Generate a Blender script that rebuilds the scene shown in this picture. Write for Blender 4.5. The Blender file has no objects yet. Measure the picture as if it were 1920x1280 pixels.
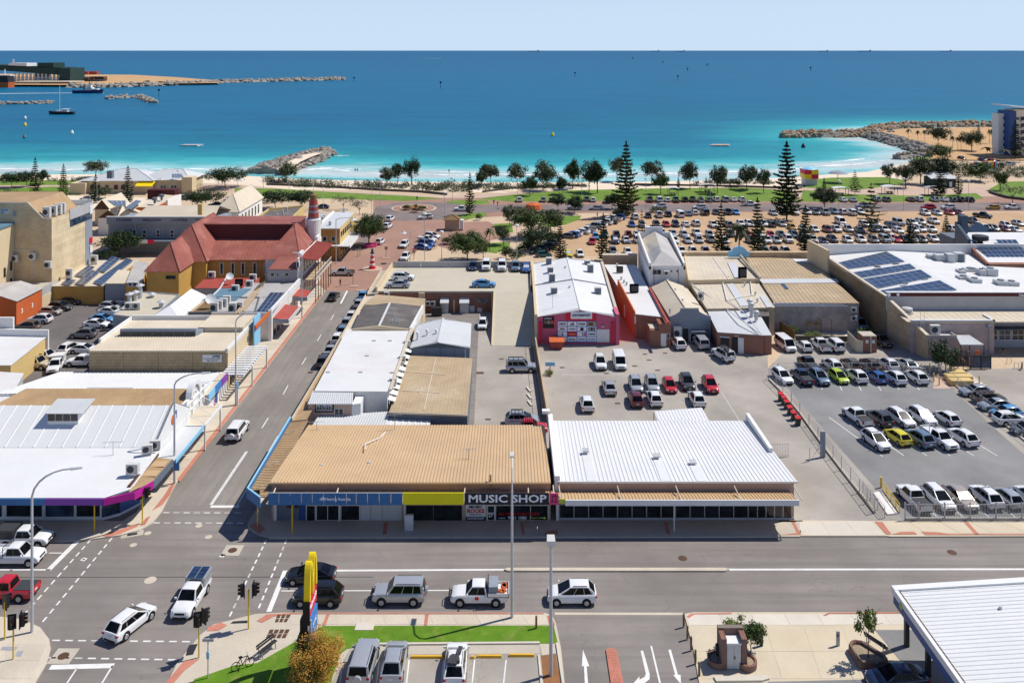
import bpy,bmesh,math,random
from mathutils import Vector as AA,Matrix as Matrix
SC=bpy.context.scene
COL=SC.collection
R=math.radians
def Zv(h):return AA((0,0,h))
rnd=random.Random(11)
F,H,CX,HY=1600,47,960,94
cam=bpy.data.cameras.new('camera');co=bpy.data.objects.new('camera',cam);COL.objects.link(co)
cam.sensor_fit='HORIZONTAL';cam.sensor_width=36;cam.lens=36*F/1920
cam.shift_y=-(640-HY)/1920
cam.clip_start=1;cam.clip_end=150000
co.location=(0,0,H);co.rotation_euler=(R(90),0,0);SC.camera=co
SUN=AA((.66,.25,1)).normalized()
w=bpy.data.worlds.new('World');SC.world=w;w.use_nodes=True
nt=w.node_tree;bg=nt.nodes['Background']
sky=nt.nodes.new('ShaderNodeTexSky');sky.sky_type='NISHITA';sky.sun_disc=False
sky.sun_elevation=math.asin(SUN.z);sky.sun_rotation=math.atan2(SUN.x,SUN.y)
sky.altitude=0;sky.air_density=1;sky.dust_density=.25;sky.ozone_density=2
tint=nt.nodes.new('ShaderNodeMix');tint.data_type='RGBA';tint.blend_type='MULTIPLY';tint.inputs[0].default_value=1;tint.inputs[7].default_value=(.9,1,1.3,1)
nt.links.new(sky.outputs[0],tint.inputs[6])
gn=nt.nodes.new('ShaderNodeNewGeometry');sx=nt.nodes.new('ShaderNodeSeparateXYZ');nt.links.new(gn.outputs['Incoming'],sx.inputs[0])
mr=nt.nodes.new('ShaderNodeMapRange');mr.interpolation_type='SMOOTHSTEP';mr.inputs[1].default_value=-.3;mr.inputs[2].default_value=0;mr.inputs[3].default_value=0;mr.inputs[4].default_value=.92;nt.links.new(sx.outputs[2],mr.inputs[0])
hz=nt.nodes.new('ShaderNodeMix');hz.data_type='RGBA';hz.inputs[7].default_value=(8,10.2,12.8,1);nt.links.new(mr.outputs[0],hz.inputs[0]);nt.links.new(tint.outputs[2],hz.inputs[6])
nt.links.new(hz.outputs[2],bg.inputs[0]);bg.inputs[1].default_value=.072
sl=bpy.data.lights.new('sun','SUN');sl.energy=4.6;sl.angle=R(.5);sl.color=(1,.955,.88)
so=bpy.data.objects.new('sun',sl);COL.objects.link(so);so.rotation_euler=SUN.to_track_quat('Z','Y').to_euler();so.location=(200,100,300)
SC.view_settings.view_transform='Standard';SC.view_settings.look='None'
SC.view_settings.exposure=.08;SC.view_settings.gamma=1;SC.view_settings.use_curve_mapping=False
SC.render.engine='CYCLES';SC.cycles.max_bounces=5;SC.cycles.use_denoising=True
def G(x,y,z=0):
 d=F*(H-z)/(y-HY)
 return AA(((x-CX)*d/F,d,z))
def AT(x,y,Y):
 return AA(((x-CX)*Y/F,Y,H-(y-HY)*Y/F))
def GY(y,z=0):return F*(H-z)/(y-HY)
AG={}
class Pal:
 def __getattr__(s,k):return AG[k]
W=Pal()
def nd(t,ty,**kw):
 n=t.nodes.new(ty)
 for k,v in kw.items():setattr(n,k,v)
 return n
def Ad(t,fac,a,b,mode='MIX'):
 m=nd(t,'ShaderNodeMix',data_type='RGBA',blend_type=mode)
 for s,v in((m.inputs[0],fac),(m.inputs[6],a),(m.inputs[7],b)):
  if hasattr(v,'is_linked'):t.links.new(v,s)
  else:s.default_value=v if not isinstance(v,tuple)else(*v[:3],1)
 return m.outputs[2]
def AX(t,vec,scale,detail=4,As=.6,stretch=None,dist=0):
 if stretch:
  mp=nd(t,'ShaderNodeMapping');mp.inputs['Scale'].default_value=stretch
  t.links.new(vec,mp.inputs[0]);vec=mp.outputs[0]
 n=nd(t,'ShaderNodeTexNoise');n.inputs['Scale'].default_value=scale
 n.inputs['Detail'].default_value=detail;n.inputs['Roughness'].default_value=As;n.inputs['Distortion'].default_value=dist
 t.links.new(vec,n.inputs['Vector']);return n.outputs[0]
def AU(t,fac,lo,hi,a=0,b=1):
 m=nd(t,'ShaderNodeMapRange');m.inputs[1].default_value=lo;m.inputs[2].default_value=hi
 m.inputs[3].default_value=a;m.inputs[4].default_value=b
 t.links.new(fac,m.inputs[0]);return m.outputs[0]
def Aq(name):
 m=bpy.data.materials.new(name);m.use_nodes=True;t=m.node_tree
 return m,t,t.nodes['Principled BSDF']
def M(name,col,As=.75,var=.14,scale=.35,fine=.1,fscale=9,spec=.3,metal=0,AM=None,AI=.35,AD=.15,stretch=None,coat=0,bump=0,rand=0):
 """plain procedural surface: two noises of tone, optional stain colour"""
 if name in AG:return AG[name]
 m,t,b=Aq(name)
 tc=nd(t,'ShaderNodeTexCoord').outputs['Object']
 c=tuple(col)
 n1=AU(t,AX(t,tc,scale,5,.65,stretch),.3,.7)
 out=Ad(t,n1,tuple(v*(1-var)for v in c),tuple(min(1,v*(1+var))for v in c))
 if fine:
  n2=AU(t,AX(t,tc,fscale,3,.7),.3,.7,1-fine,1+fine)
  cb=nd(t,'ShaderNodeCombineColor')
  for i in range(3):t.links.new(n2,cb.inputs[i])
  out=Ad(t,1,out,cb.outputs[0],'MULTIPLY')
 if AM:
  n3=AU(t,AX(t,tc,AD,6,.7,None,.4),.52,.72,0,AI)
  out=Ad(t,n3,out,tuple(AM))
 if rand:
  oi=nd(t,'ShaderNodeObjectInfo').outputs['Random']
  rv=AU(t,oi,0,1,1-rand,1+rand)
  cb=nd(t,'ShaderNodeCombineColor')
  for i in range(3):t.links.new(rv,cb.inputs[i])
  out=Ad(t,1,out,cb.outputs[0],'MULTIPLY')
 t.links.new(out,b.inputs['Base Color'])
 b.inputs['Roughness'].default_value=As;b.inputs['Metallic'].default_value=metal
 b.inputs['Specular IOR Level'].default_value=spec
 if coat:b.inputs['Coat Weight'].default_value=coat;b.inputs['Coat Roughness'].default_value=.05
 if bump:
  bp=nd(t,'ShaderNodeBump');bp.inputs['Strength'].default_value=bump;bp.inputs['Distance'].default_value=.05
  t.links.new(AX(t,tc,fscale,4),bp.inputs['Height']);t.links.new(bp.outputs[0],b.inputs['Normal'])
 AG[name]=m;return m
def AS(name,col,As=.6,spec=.3,metal=0):
 return M(name,col,As,.04,.5,0,9,spec,metal)
def asphalt(name,col,warm=(.2,.17,.14),streak=None,amt=.3):
 if name in AG:return AG[name]
 m,t,b=Aq(name)
 tc=nd(t,'ShaderNodeTexCoord').outputs['Object']
 c=tuple(col)
 a=Ad(t,AU(t,AX(t,tc,.09,5,.6),.35,.65),tuple(v*.8 for v in c),tuple(v*1.16 for v in c))
 a=Ad(t,AU(t,AX(t,tc,.45,6,.72,None,.5),.48,.75,0,amt),a,warm)
 if streak:
  a=Ad(t,AU(t,AX(t,tc,1,4,.6,streak),.42,.68,0,.6),a,tuple(v*.7 for v in c))
 f=AU(t,AX(t,tc,14,2,.8),.25,.75,.78,1.22)
 cb=nd(t,'ShaderNodeCombineColor')
 for i in range(3):t.links.new(f,cb.inputs[i])
 a=Ad(t,1,a,cb.outputs[0],'MULTIPLY')
 v=nd(t,'ShaderNodeTexVoronoi',feature='DISTANCE_TO_EDGE');v.inputs['Scale'].default_value=.11
 wv=nd(t,'ShaderNodeVectorMath',operation='ADD');t.links.new(tc,wv.inputs[0])
 nn=nd(t,'ShaderNodeTexNoise');nn.inputs['Scale'].default_value=.35;nn.inputs['Detail'].default_value=4;t.links.new(tc,nn.inputs['Vector'])
 sc2=nd(t,'ShaderNodeVectorMath',operation='SCALE');sc2.inputs['Scale'].default_value=3.2;t.links.new(nn.outputs['Color'],sc2.inputs[0])
 t.links.new(sc2.outputs[0],wv.inputs[1]);t.links.new(wv.outputs[0],v.inputs['Vector'])
 a=Ad(t,AU(t,v.outputs['Distance'],.0012,.004,.26,0),a,tuple(x*.45 for x in c))
 t.links.new(a,b.inputs['Base Color']);b.inputs['Roughness'].default_value=.9;b.inputs['Specular IOR Level'].default_value=.2
 AG[name]=m;return m
def Af(name,c1,c2,mortar,scale=1,bw=.46,bh=.16,axis='XZ'):
 """fine coursing for walls too far to pick bricks apart"""
 if name in AG:return AG[name]
 m,t,b=Aq(name)
 tc=nd(t,'ShaderNodeTexCoord').outputs['Object']
 mp=nd(t,'ShaderNodeMapping');t.links.new(tc,mp.inputs[0])
 if axis=='XZ':mp.inputs['Rotation'].default_value=(R(-90),0,0)
 else:mp.inputs['Rotation'].default_value=(R(-90),0,R(-90))
 br=nd(t,'ShaderNodeTexBrick');br.inputs['Scale'].default_value=scale
 br.inputs['Color1'].default_value=(*c1,1);br.inputs['Color2'].default_value=(*c2,1);br.inputs['Mortar'].default_value=(*mortar,1)
 br.inputs['Mortar Size'].default_value=.018;br.inputs['Brick Width'].default_value=bw;br.inputs['Row Height'].default_value=bh
 t.links.new(mp.outputs[0],br.inputs['Vector'])
 n1=AU(t,AX(t,tc,.4,5),.3,.7,.82,1.16)
 cb=nd(t,'ShaderNodeCombineColor')
 for i in range(3):t.links.new(n1,cb.inputs[i])
 a=Ad(t,1,br.outputs[0],cb.outputs[0],'MULTIPLY')
 t.links.new(a,b.inputs['Base Color']);b.inputs['Roughness'].default_value=.85
 AG[name]=m;return m
def Ag(name,c1,c2,sc=.6,rand=.18,trans=.15):
 if name in AG:return AG[name]
 m,t,b=Aq(name)
 tc=nd(t,'ShaderNodeTexCoord').outputs['Object']
 a=Ad(t,AU(t,AX(t,tc,sc,3,.7),.35,.65),tuple(c1),tuple(c2))
 a=Ad(t,AU(t,AX(t,tc,sc*7,2,.7),.3,.7,0,.5),a,tuple(v*.55 for v in c1))
 oi=nd(t,'ShaderNodeObjectInfo').outputs['Random']
 rv=AU(t,oi,0,1,1-rand,1+rand)
 cb=nd(t,'ShaderNodeCombineColor')
 for i in range(3):t.links.new(rv,cb.inputs[i])
 a=Ad(t,1,a,cb.outputs[0],'MULTIPLY')
 t.links.new(a,b.inputs['Base Color']);b.inputs['Roughness'].default_value=.6;b.inputs['Specular IOR Level'].default_value=.25
 b.inputs['Subsurface Weight'].default_value=0
 AG[name]=m;return m
ORG={}
def org(o):
 return ORG.get(o.name,Zv(0))if o else Zv(0)
class MB:
 def __init__(s):s.v=[];s.f=[];s.m=[]
 def add(s,vs,fs,mi=0):
  n=len(s.v);s.v+=[AA(v)for v in vs]
  for f in fs:s.f.append([n+i for i in f]);s.m.append(mi)
  return s
 def quad(s,a,b,c,d,mi=0):return s.add([a,b,c,d],[(0,1,2,3)],mi)
 def poly(s,pts,mi=0):return s.add(pts,[tuple(range(len(pts)))],mi)
 def box(s,c,d,rz=0,mi=0):
  hx,hy,hz=d[0]/2,d[1]/2,d[2]/2;cs,sn=math.cos(rz),math.sin(rz)
  vs=[AA((c[0]+x*cs-y*sn,c[1]+x*sn+y*cs,c[2]+z))for z in(-hz,hz)for x,y in((-hx,-hy),(hx,-hy),(hx,hy),(-hx,hy))]
  return s.add(vs,[(3,2,1,0),(4,5,6,7),(0,1,5,4),(1,2,6,5),(2,3,7,6),(3,0,4,7)],mi)
 def bx(s,x0,x1,y0,y1,z0,z1,mi=0):
  return s.box(((x0+x1)/2,(y0+y1)/2,(z0+z1)/2),(abs(x1-x0),abs(y1-y0),abs(z1-z0)),0,mi)
 def P(s,pts,z0,z1,mi=0,bottom=False):
  """pts: xy outline (ccw or cw); z1 number or list of tops"""
  n=len(pts);a=sum(pts[i][0]*pts[(i+1)%n][1]-pts[(i+1)%n][0]*pts[i][1]for i in range(n))
  zt=list(z1)if isinstance(z1,(list,tuple))else[z1]*n
  pts=list(pts)
  if a<0:pts=pts[::-1];zt=zt[::-1]
  vs=[(p[0],p[1],z0)for p in pts]+[(p[0],p[1],t)for p,t in zip(pts,zt)]
  fs=[(i,(i+1)%n,n+(i+1)%n,n+i)for i in range(n)]+[tuple(range(n,2*n))]
  if bottom:fs.append(tuple(range(n))[::-1])
  return s.add(vs,fs,mi)
 def X(s,b,t,mi=0):
  return s.add(list(b)+list(t),[(3,2,1,0),(4,5,6,7),(0,1,5,4),(1,2,6,5),(2,3,7,6),(3,0,4,7)],mi)
 def S(s,q,th,mi=0):
  """thin solid under the 4 corner points q (top face)"""
  return s.X([AA(p)-Zv(th)for p in q],[AA(p)for p in q],mi)
 def cyl(s,p0,p1,r0,r1=None,n=8,mi=0,caps=True):
  r1=r0 if r1 is None else r1;p0=AA(p0);p1=AA(p1);d=(p1-p0).normalized()
  u=d.orthogonal().normalized();v=d.cross(u)
  vs=[]
  for p,r in((p0,r0),(p1,r1)):
   for i in range(n):
    a=2*math.pi*i/n;vs.append(p+(u*math.cos(a)+v*math.sin(a))*r)
  fs=[(i,(i+1)%n,n+(i+1)%n,n+i)for i in range(n)]
  if caps:fs+=[tuple(range(n))[::-1],tuple(range(n,2*n))]
  return s.add(vs,fs,mi)
 def T(s,pts,r,n=6,mi=0):
  rr=r if isinstance(r,(list,tuple))else[r]*len(pts)
  for i in range(len(pts)-1):s.cyl(pts[i],pts[i+1],rr[i],rr[i+1],n,mi)
  return s
 def L(s,c,prof,n=12,mi=0):
  vs=[];k=len(prof)
  for r,z in prof:
   for i in range(n):
    a=2*math.pi*i/n;vs.append((c[0]+r*math.cos(a),c[1]+r*math.sin(a),c[2]+z))
  fs=[(j*n+i,j*n+(i+1)%n,(j+1)*n+(i+1)%n,(j+1)*n+i)for j in range(k-1)for i in range(n)]
  fs+=[tuple(range(n))[::-1],tuple(range((k-1)*n,k*n))]
  return s.add(vs,fs,mi)
 def R(s,p00,p10,p11,p01,pitch=.33,h=.06,wd=.12,mi=0,th=0):
  """profiled sheet: ribs run from edge p00-p10 to edge p01-p11"""
  p00,p10,p11,p01=map(AA,(p00,p10,p11,p01))
  n=max(1,int(round((p10-p00).length/pitch)));ts=[]
  f=wd/pitch
  for i in range(n):
   for a,b in((0,0),(.5-f,0),(.5-f*.55,1),(.5+f*.55,1),(.5+f,0)):ts.append(((i+a)/n,b))
  ts.append((1,0));up=Zv(h)
  a=[p00.lerp(p10,t)+up*b for t,b in ts];c=[p01.lerp(p11,t)+up*b for t,b in ts]
  k=len(ts);s.add(a+c,[(i,i+1,k+i+1,k+i)for i in range(k-1)],mi);return s
 def B(s,name,mats,parent=None,smooth=False,AV=None,AH=None,AE=None,cat=None,AP=None,angle=None):
  if not isinstance(mats,(list,tuple)):mats=[mats]
  if parent is None and AV is None:
   xs=[v.x for v in s.v];ys=[v.y for v in s.v]
   AV=AA(((min(xs)+max(xs))/2,(min(ys)+max(ys))/2,min(v.z for v in s.v)))
  o0=org(parent)if parent is not None else AA(AV)
  me=bpy.data.meshes.new(name);me.from_pydata([tuple(v-o0)for v in s.v],[],s.f)
  for m in mats:me.materials.append(m)
  if any(s.m):me.polygons.foreach_set('material_index',s.m)
  if smooth:
   me.polygons.foreach_set('use_smooth',[True]*len(me.polygons))
   if angle:me.set_sharp_from_angle(angle=R(angle))
  me.update()
  o=bpy.data.objects.new(name,me);COL.objects.link(o)
  if parent is not None:o.parent=parent;ORG[o.name]=o0
  else:o.location=o0;ORG[o.name]=o0.copy()
  tag(o,AE,cat,AP,AH);return o
def tag(o,AE=None,cat=None,AP=None,AH=None):
 if AE:o['label']=AE
 if cat:o['category']=cat
 if AP:o['group']=AP
 if AH:o['kind']=AH
 return o
def AC(name,AE,cat,loc=(0,0,0),AP=None,rz=0):
 o=bpy.data.objects.new(name,None);COL.objects.link(o);o.location=loc;o.rotation_euler=(0,0,rz)
 o.empty_display_size=.3
 if not rz:ORG[o.name]=AA(loc)
 return tag(o,AE,cat,AP)
def copy_tree(src,parent=None):
 c=src.copy();COL.objects.link(c);c.parent=parent
 for ch in KIDS.get(src.name,[]):copy_tree(ch,c)
 return c
KIDS={}
def note_kids(root):
 KIDS[root.name]=list(root.children)
 for c in root.children:note_kids(c)
def newtag(o,AE,AP=None):
 o['label']=AE
 if AP:o['group']=AP
ORD='first second third fourth fifth sixth seventh eighth ninth tenth eleventh twelfth thirteenth fourteenth fifteenth sixteenth seventeenth eighteenth nineteenth twentieth'.split()
def ordw(i):
 if i<20:return ORD[i]
 t=['twenty','thirty','forty'][(i+1)//10-2];k=(i+1)%10
 return(t+'-'+ORD[k-1])if k else{20:'twentieth',30:'thirtieth',40:'fortieth'}[i+1]
def AR(parent,s,p,size,mat,u=(1,0,0),up=(0,0,1),align='CENTER',name='lettering',Ae=0,ext=.012,AO=None):
 """raised lettering on a sign: p = centre of the line, u = reading direction"""
 cu=bpy.data.curves.new(name,'FONT');cu.body=s;cu.size=size;cu.extrude=ext;cu.align_x=align;cu.align_y='CENTER';cu.offset=Ae;cu.resolution_u=2
 t=bpy.data.objects.new(name,cu);me=bpy.data.meshes.new_from_object(t);bpy.data.objects.remove(t);bpy.data.curves.remove(cu)
 u=AA(u).normalized();up=AA(up).normalized();n=u.cross(up)
 k=1
 if AO and len(me.vertices):
  xs=[v.co.x for v in me.vertices];k=AO/max(1e-6,max(xs)-min(xs))
 o0=org(parent);p=AA(p)
 for v in me.vertices:v.co=p+u*v.co.x*k+up*v.co.y+n*v.co.z-o0
 me.materials.clear();me.materials.append(mat)
 o=bpy.data.objects.new(name,me);COL.objects.link(o);o.parent=parent;ORG[o.name]=o0;return o
def AN(name,px,z,mat,AH='structure',parent=None):
 """flat ground area from photo outline"""
 pts=[G(x,y,z)for x,y in px]
 return AJ(name,pts,mat,AH,parent)
def AJ(name,pts,mat,AH='structure',parent=None):
 a=sum(pts[i].x*pts[(i+1)%len(pts)].y-pts[(i+1)%len(pts)].x*pts[i].y for i in range(len(pts)))
 if a<0:pts=pts[::-1]
 b=MB().poly(pts);return b.B(name,mat,parent,AH=None if parent else AH)
def raised(name,px,h,mat,z0=0,parent=None,AH='structure'):
 pts=[G(x,y,z0+h)for x,y in px];b=MB().P([(p.x,p.y)for p in pts],z0-.05,z0+h)
 return b.B(name,mat,parent,AH=None if parent else AH)
def Ap(parent,a,b,c,d,nu,nv,z,mat,gap=.02,name='paving_slab',h=.012,jit=.004):
 """concrete bays laid on a footpath: a-b front edge, d-c back edge (xy), each bay a part; alike bays share nothing but look"""
 a,b,c,d=(AA((p[0],p[1]))for p in(a,b,c,d));out=[]
 for i in range(nu):
  for j in range(nv):
   def P(u,v):return a.lerp(b,u).lerp(d.lerp(c,u),v)
   L=max(.1,(b-a).length/nu);Wd=max(.1,(d-a).length/nv)
   gu,gv=gap/L/nu,gap/Wd/nv
   q=[P(i/nu+gu,j/nv+gv),P((i+1)/nu-gu,j/nv+gv),P((i+1)/nu-gu,(j+1)/nv-gv),P(i/nu+gu,(j+1)/nv-gv)]
   zz=z+h+rnd.uniform(-jit,jit);m=MB();m.P([(p.x,p.y)for p in q],z-.02,zz)
   out.append(m.B(name,mat,parent))
 return out
def panel(parent,name,p,u,w_,h_,dep,mat,up=(0,0,1),n=None):
 """board on a wall: p lower-left corner, u direction along the wall, dep outward"""
 p=AA(p);u=AA(u).normalized();up=AA(up).normalized();n=u.cross(up)if n is None else AA(n)
 b=MB();q=[p-n*.03,p+u*w_-n*.03,p+u*w_+n*dep,p+n*dep]
 b.X(q,[x+up*h_ for x in q]);return b.B(name,mat,parent)
def window(parent,p,u,w_,h_,fr=None,gl=None,fw=.07,dep=.05,name='window',mull=0,trans=0):
 fr=fr or W.white_paint;gl=gl or W.glass_dark
 f=panel(parent,name,p,u,w_,h_,dep,fr)
 u=AA(u).normalized();p=AA(p);k=mull+1;cw=(w_-fw*(k+1))/k;r=trans+1;ch=(h_-fw*(r+1))/r
 for i in range(k):
  for j in range(r):
   panel(f,'pane',p+u*(fw+i*(cw+fw))+AA((0,0,fw+j*(ch+fw))),u,cw,ch,dep+.012,gl)
 return f
def AL(parent,x0,y0,x1,y1,Y,**k):
 a=AT(x0,y1,Y);b=AT(x1,y0,Y)
 return window(parent,a,(1,0,0),b.x-a.x,b.z-a.z,**k)
def AF(parent,name,x0,y0,x1,y1,Y,dep,mat):
 a=AT(x0,y1,Y);b=AT(x1,y0,Y)
 return panel(parent,name,a,(1,0,0),b.x-a.x,b.z-a.z,dep,mat)
M('white_paint',(.72,.72,.7),.55,.04,.5,.03)
M('white_roof',(.68,.68,.67),.5,.05,.12,.04,4,AM=(.62,.6,.57),AI=.3,AD=.09)
M('white_roof_old',(.66,.655,.64),.6,.05,.2,.04,4,AM=(.55,.45,.4),AI=.35,AD=.12)
M('tan_roof',(.53,.365,.205),.55,.08,.25,.05,5,AM=(.45,.33,.22),AI=.3,AD=.2)
M('tan_roof_worn',(.44,.33,.2),.6,.14,.3,.08,5,AM=(.55,.48,.36),AI=.5,AD=.25)
M('brown_roof',(.38,.25,.13),.65,.16,.35,.1,5,AM=(.5,.36,.22),AI=.5,AD=.3)
M('cream_roof',(.58,.5,.38),.6,.08,.2,.05,5,AM=(.66,.6,.5),AI=.4,AD=.15)
M('grey_roof',(.42,.4,.38),.6,.12,.3,.08,5,AM=(.55,.52,.5),AI=.4,AD=.2)
M('dark_roof',(.135,.12,.11),.7,.2,.35,.15,5,AM=(.3,.28,.26),AI=.5,AD=.35)
M('pale_roof',(.55,.56,.56),.5,.06,.2,.04,5)
M('red_roof',(.29,.095,.07),.6,.2,.3,.12,4,AM=(.42,.22,.18),AI=.55,AD=.3)
M('maroon_clad',(.085,.016,.018),.6,.14,.5,.08,4)
M('red_deck',(.36,.07,.05),.6,.14,.4,.08,4,AM=(.3,.12,.1),AI=.5,AD=.4)
M('blue_deck',(.12,.22,.29),.6,.12,.4,.06,4)
M('cream_wall',(.62,.5,.32),.8,.06,.2,.05,4,AM=(.5,.4,.26),AI=.3,AD=.2)
M('mustard_wall',(.5,.3,.08),.8,.14,.25,.08,4,AM=(.36,.2,.06),AI=.5,AD=.3)
M('yellow_wall',(.62,.45,.19),.8,.08,.25,.05,4)
M('ochre_wall',(.45,.235,.07),.8,.1,.25,.06,4)
M('pink_tan_wall',(.46,.34,.27),.75,.06,.3,.04,4)
M('grey_wall',(.42,.42,.42),.75,.1,.3,.06,4)
M('bluegrey_wall',(.26,.29,.33),.75,.1,.3,.06,4)
M('slate_wall',(.13,.155,.19),.7,.1,.3,.05,4)
M('white_wall',(.74,.73,.7),.75,.06,.25,.05,4,AM=(.55,.53,.5),AI=.3,AD=.25)
M('orange_wall',(.55,.125,.035),.75,.1,.3,.05,4)
M('sport_wall',(.56,.12,.2),.7,.08,.3,.04,4)
M('mural_wall',(.33,.29,.27),.8,.3,.5,.12,4,AM=(.5,.4,.38),AI=.5,AD=.5)
Af('red_brick',(.3,.095,.05),(.22,.07,.04),(.3,.25,.2))
Af('red_brick_side',(.3,.095,.05),(.22,.07,.04),(.3,.25,.2),axis='YZ')
Af('tan_brick',(.52,.38,.23),(.44,.31,.18),(.42,.35,.26))
Af('tan_brick_side',(.52,.38,.23),(.44,.31,.18),(.42,.35,.26),axis='YZ')
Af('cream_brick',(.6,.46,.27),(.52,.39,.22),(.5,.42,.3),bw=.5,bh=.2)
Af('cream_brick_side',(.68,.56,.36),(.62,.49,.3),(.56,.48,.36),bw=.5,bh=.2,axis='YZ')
Af('pink_block',(.44,.36,.35),(.38,.31,.3),(.34,.3,.29),bw=.8,bh=.4)
Af('screen_block',(.36,.28,.17),(.3,.23,.13),(.12,.09,.05),bw=.42,bh=.42)
Af('planter_brick',(.24,.1,.065),(.18,.075,.05),(.2,.16,.13),bw=.24,bh=.09)
M('concrete',(.47,.42,.34),.85,.1,.3,.08,6,AM=(.36,.33,.29),AI=.4,AD=.25)
M('footpath_concrete',(.55,.48,.38),.85,.09,.25,.08,6,AM=(.44,.39,.33),AI=.35,AD=.3,rand=.06)
M('pale_concrete',(.6,.545,.46),.85,.07,.25,.06,6,AM=(.5,.46,.4),AI=.3,AD=.3,rand=.05)
M('forecourt_concrete',(.57,.49,.36),.85,.09,.2,.06,6,AM=(.66,.5,.3),AI=.35,AD=.14,rand=.03)
M('kerb_concrete',(.54,.47,.37),.85,.1,.4,.08,6)
M('red_paving',(.48,.19,.13),.85,.12,.5,.1,8,rand=.08)
M('deck_concrete',(.5,.45,.35),.85,.07,.2,.06,5,AM=(.42,.37,.28),AI=.4,AD=.2)
asphalt('asphalt',(.24,.214,.195),(.2,.18,.15),(.05,1.2,1))
asphalt('street_asphalt',(.255,.228,.203),(.2,.17,.14),(1.2,.05,1))
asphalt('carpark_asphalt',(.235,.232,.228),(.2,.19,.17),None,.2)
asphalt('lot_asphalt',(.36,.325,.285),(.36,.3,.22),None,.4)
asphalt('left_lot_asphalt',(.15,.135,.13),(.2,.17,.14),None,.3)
M('brown_paving',(.33,.19,.14),.85,.1,.12,.12,3,AM=(.4,.27,.2),AI=.5,AD=.06)
M('pink_path',(.5,.36,.28),.85,.08,.1,.08,3)
M('gravel_sand',(.47,.31,.18),.95,.1,.07,.14,2.5,AM=(.58,.42,.26),AI=.6,AD=.05)
M('sand',(.72,.6,.46),.95,.06,.06,.08,2)
M('headland_sand',(.5,.31,.15),.95,.12,.06,.1,2)
M('wet_sand',(.5,.43,.36),.7,.06,.06,.05,2)
M('sandy_ground',(.53,.4,.27),.95,.1,.06,.12,2,AM=(.62,.52,.38),AI=.5,AD=.05)
M('grass',(.125,.215,.025),.95,.22,.25,.25,5,AM=(.3,.28,.1),AI=.45,AD=.3)
M('near_grass',(.1,.205,.01),.95,.2,.7,.35,14,AM=(.33,.31,.1),AI=.55,AD=.55)
M('soil',(.26,.12,.05),.95,.2,.8,.2,8)
M('mulch',(.3,.24,.16),.95,.2,1.5,.3,12)
M('line_paint',(.72,.71,.68),.7,.08,1.2,.08,12,AM=(.5,.47,.43),AI=.5,AD=1.1)
M('worn_paint',(.52,.5,.46),.8,.12,1.2,.1,12,AM=(.3,.28,.26),AI=.7,AD=1.2)
M('yellow_paint',(.72,.4,.03),.6,.08,1,.06,10)
M('pole_yellow',(.75,.5,.03),.5,.04,1,.03)
M('steel',(.42,.43,.45),.45,.06,1,.04,metal=.3)
M('galv',(.5,.51,.52),.5,.07,1,.04,metal=.2)
M('dark_steel',(.03,.03,.032),.5,.1,1,.05)
M('black',(.008,.008,.009),.5,.05,1,0)
M('rust_brown',(.1,.05,.03),.7,.15,1,.1)
M('iron',(.1,.08,.065),.7,.12,2,.1)
M('rubber',(.012,.012,.012),.85,.05,1,0)
M('timber',(.21,.13,.06),.8,.12,2,.08)
M('timber_pale',(.42,.32,.21),.8,.12,1,.08)
M('acunit',(.58,.57,.54),.6,.05,1,.03)
M('acgrille',(.05,.055,.06),.6,.1,2,.05)
M('hotel_grey',(.36,.33,.32),.8,.15,.5,.1,4)
M('white_wash',(.7,.66,.61),.8,.12,.4,.08,4)
AS('blue_fascia',(.045,.16,.36),.5)
AS('light_blue',(.26,.55,.75),.5)
AS('yellow_fascia',(.8,.7,.01),.5)
AS('magenta',(.5,.02,.28),.5)
AS('deep_blue',(.03,.08,.25),.5)
AS('violet',(.22,.06,.36),.5)
AS('letter_white',(.85,.86,.88),.5)
AS('letter_dark',(.02,.02,.025),.5)
AS('letter_red',(.62,.02,.02),.5)
AS('letter_yellow',(.72,.66,.12),.5)
AS('letter_navy',(.015,.03,.12),.5)
AS('sign_red',(.66,.012,.05),.5)
AS('sign_yellow',(.85,.62,.01),.4)
AS('sign_blue',(.04,.2,.5),.5)
AS('pink_sign',(.66,.06,.2),.5)
AS('lime',(.45,.48,.06),.5)
AS('navy_clad',(.045,.075,.12),.5)
AS('teal_clad',(.12,.2,.22),.5)
AS('kelp_green',(.018,.045,.04),.6)
AS('bin_green',(.02,.05,.03),.5)
AS('bin_red',(.5,.02,.03),.5)
def Av(name,c,As=.06,spec=.5):
 m,t,b=Aq(name);b.inputs['Base Color'].default_value=(*c,1);b.inputs['Roughness'].default_value=As;b.inputs['Specular IOR Level'].default_value=spec
 tc=nd(t,'ShaderNodeTexCoord').outputs['Object']
 t.links.new(Ad(t,AU(t,AX(t,tc,.8,2),.4,.6),tuple(v*.6 for v in c),tuple(v*1.5 for v in c)),b.inputs['Base Color'])
 AG[name]=m;return m
Av('glass_dark',(.014,.017,.021));Av('glass_blue',(.03,.055,.09));Av('glass_sky',(.12,.17,.2),.12)
def solarmat():
 m,t,b=Aq('solar_cell');tc=nd(t,'ShaderNodeTexCoord').outputs['Object']
 a=Ad(t,AU(t,AX(t,tc,.5,3),.35,.65),(.012,.028,.07),(.028,.055,.115))
 t.links.new(a,b.inputs['Base Color']);b.inputs['Roughness'].default_value=.18;b.inputs['Specular IOR Level'].default_value=.45
 AG[m.name]=m
solarmat()
Ag('leaf_mid',(.05,.085,.018),(.085,.125,.03));Ag('leaf_dark',(.02,.042,.012),(.045,.075,.02))
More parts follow.
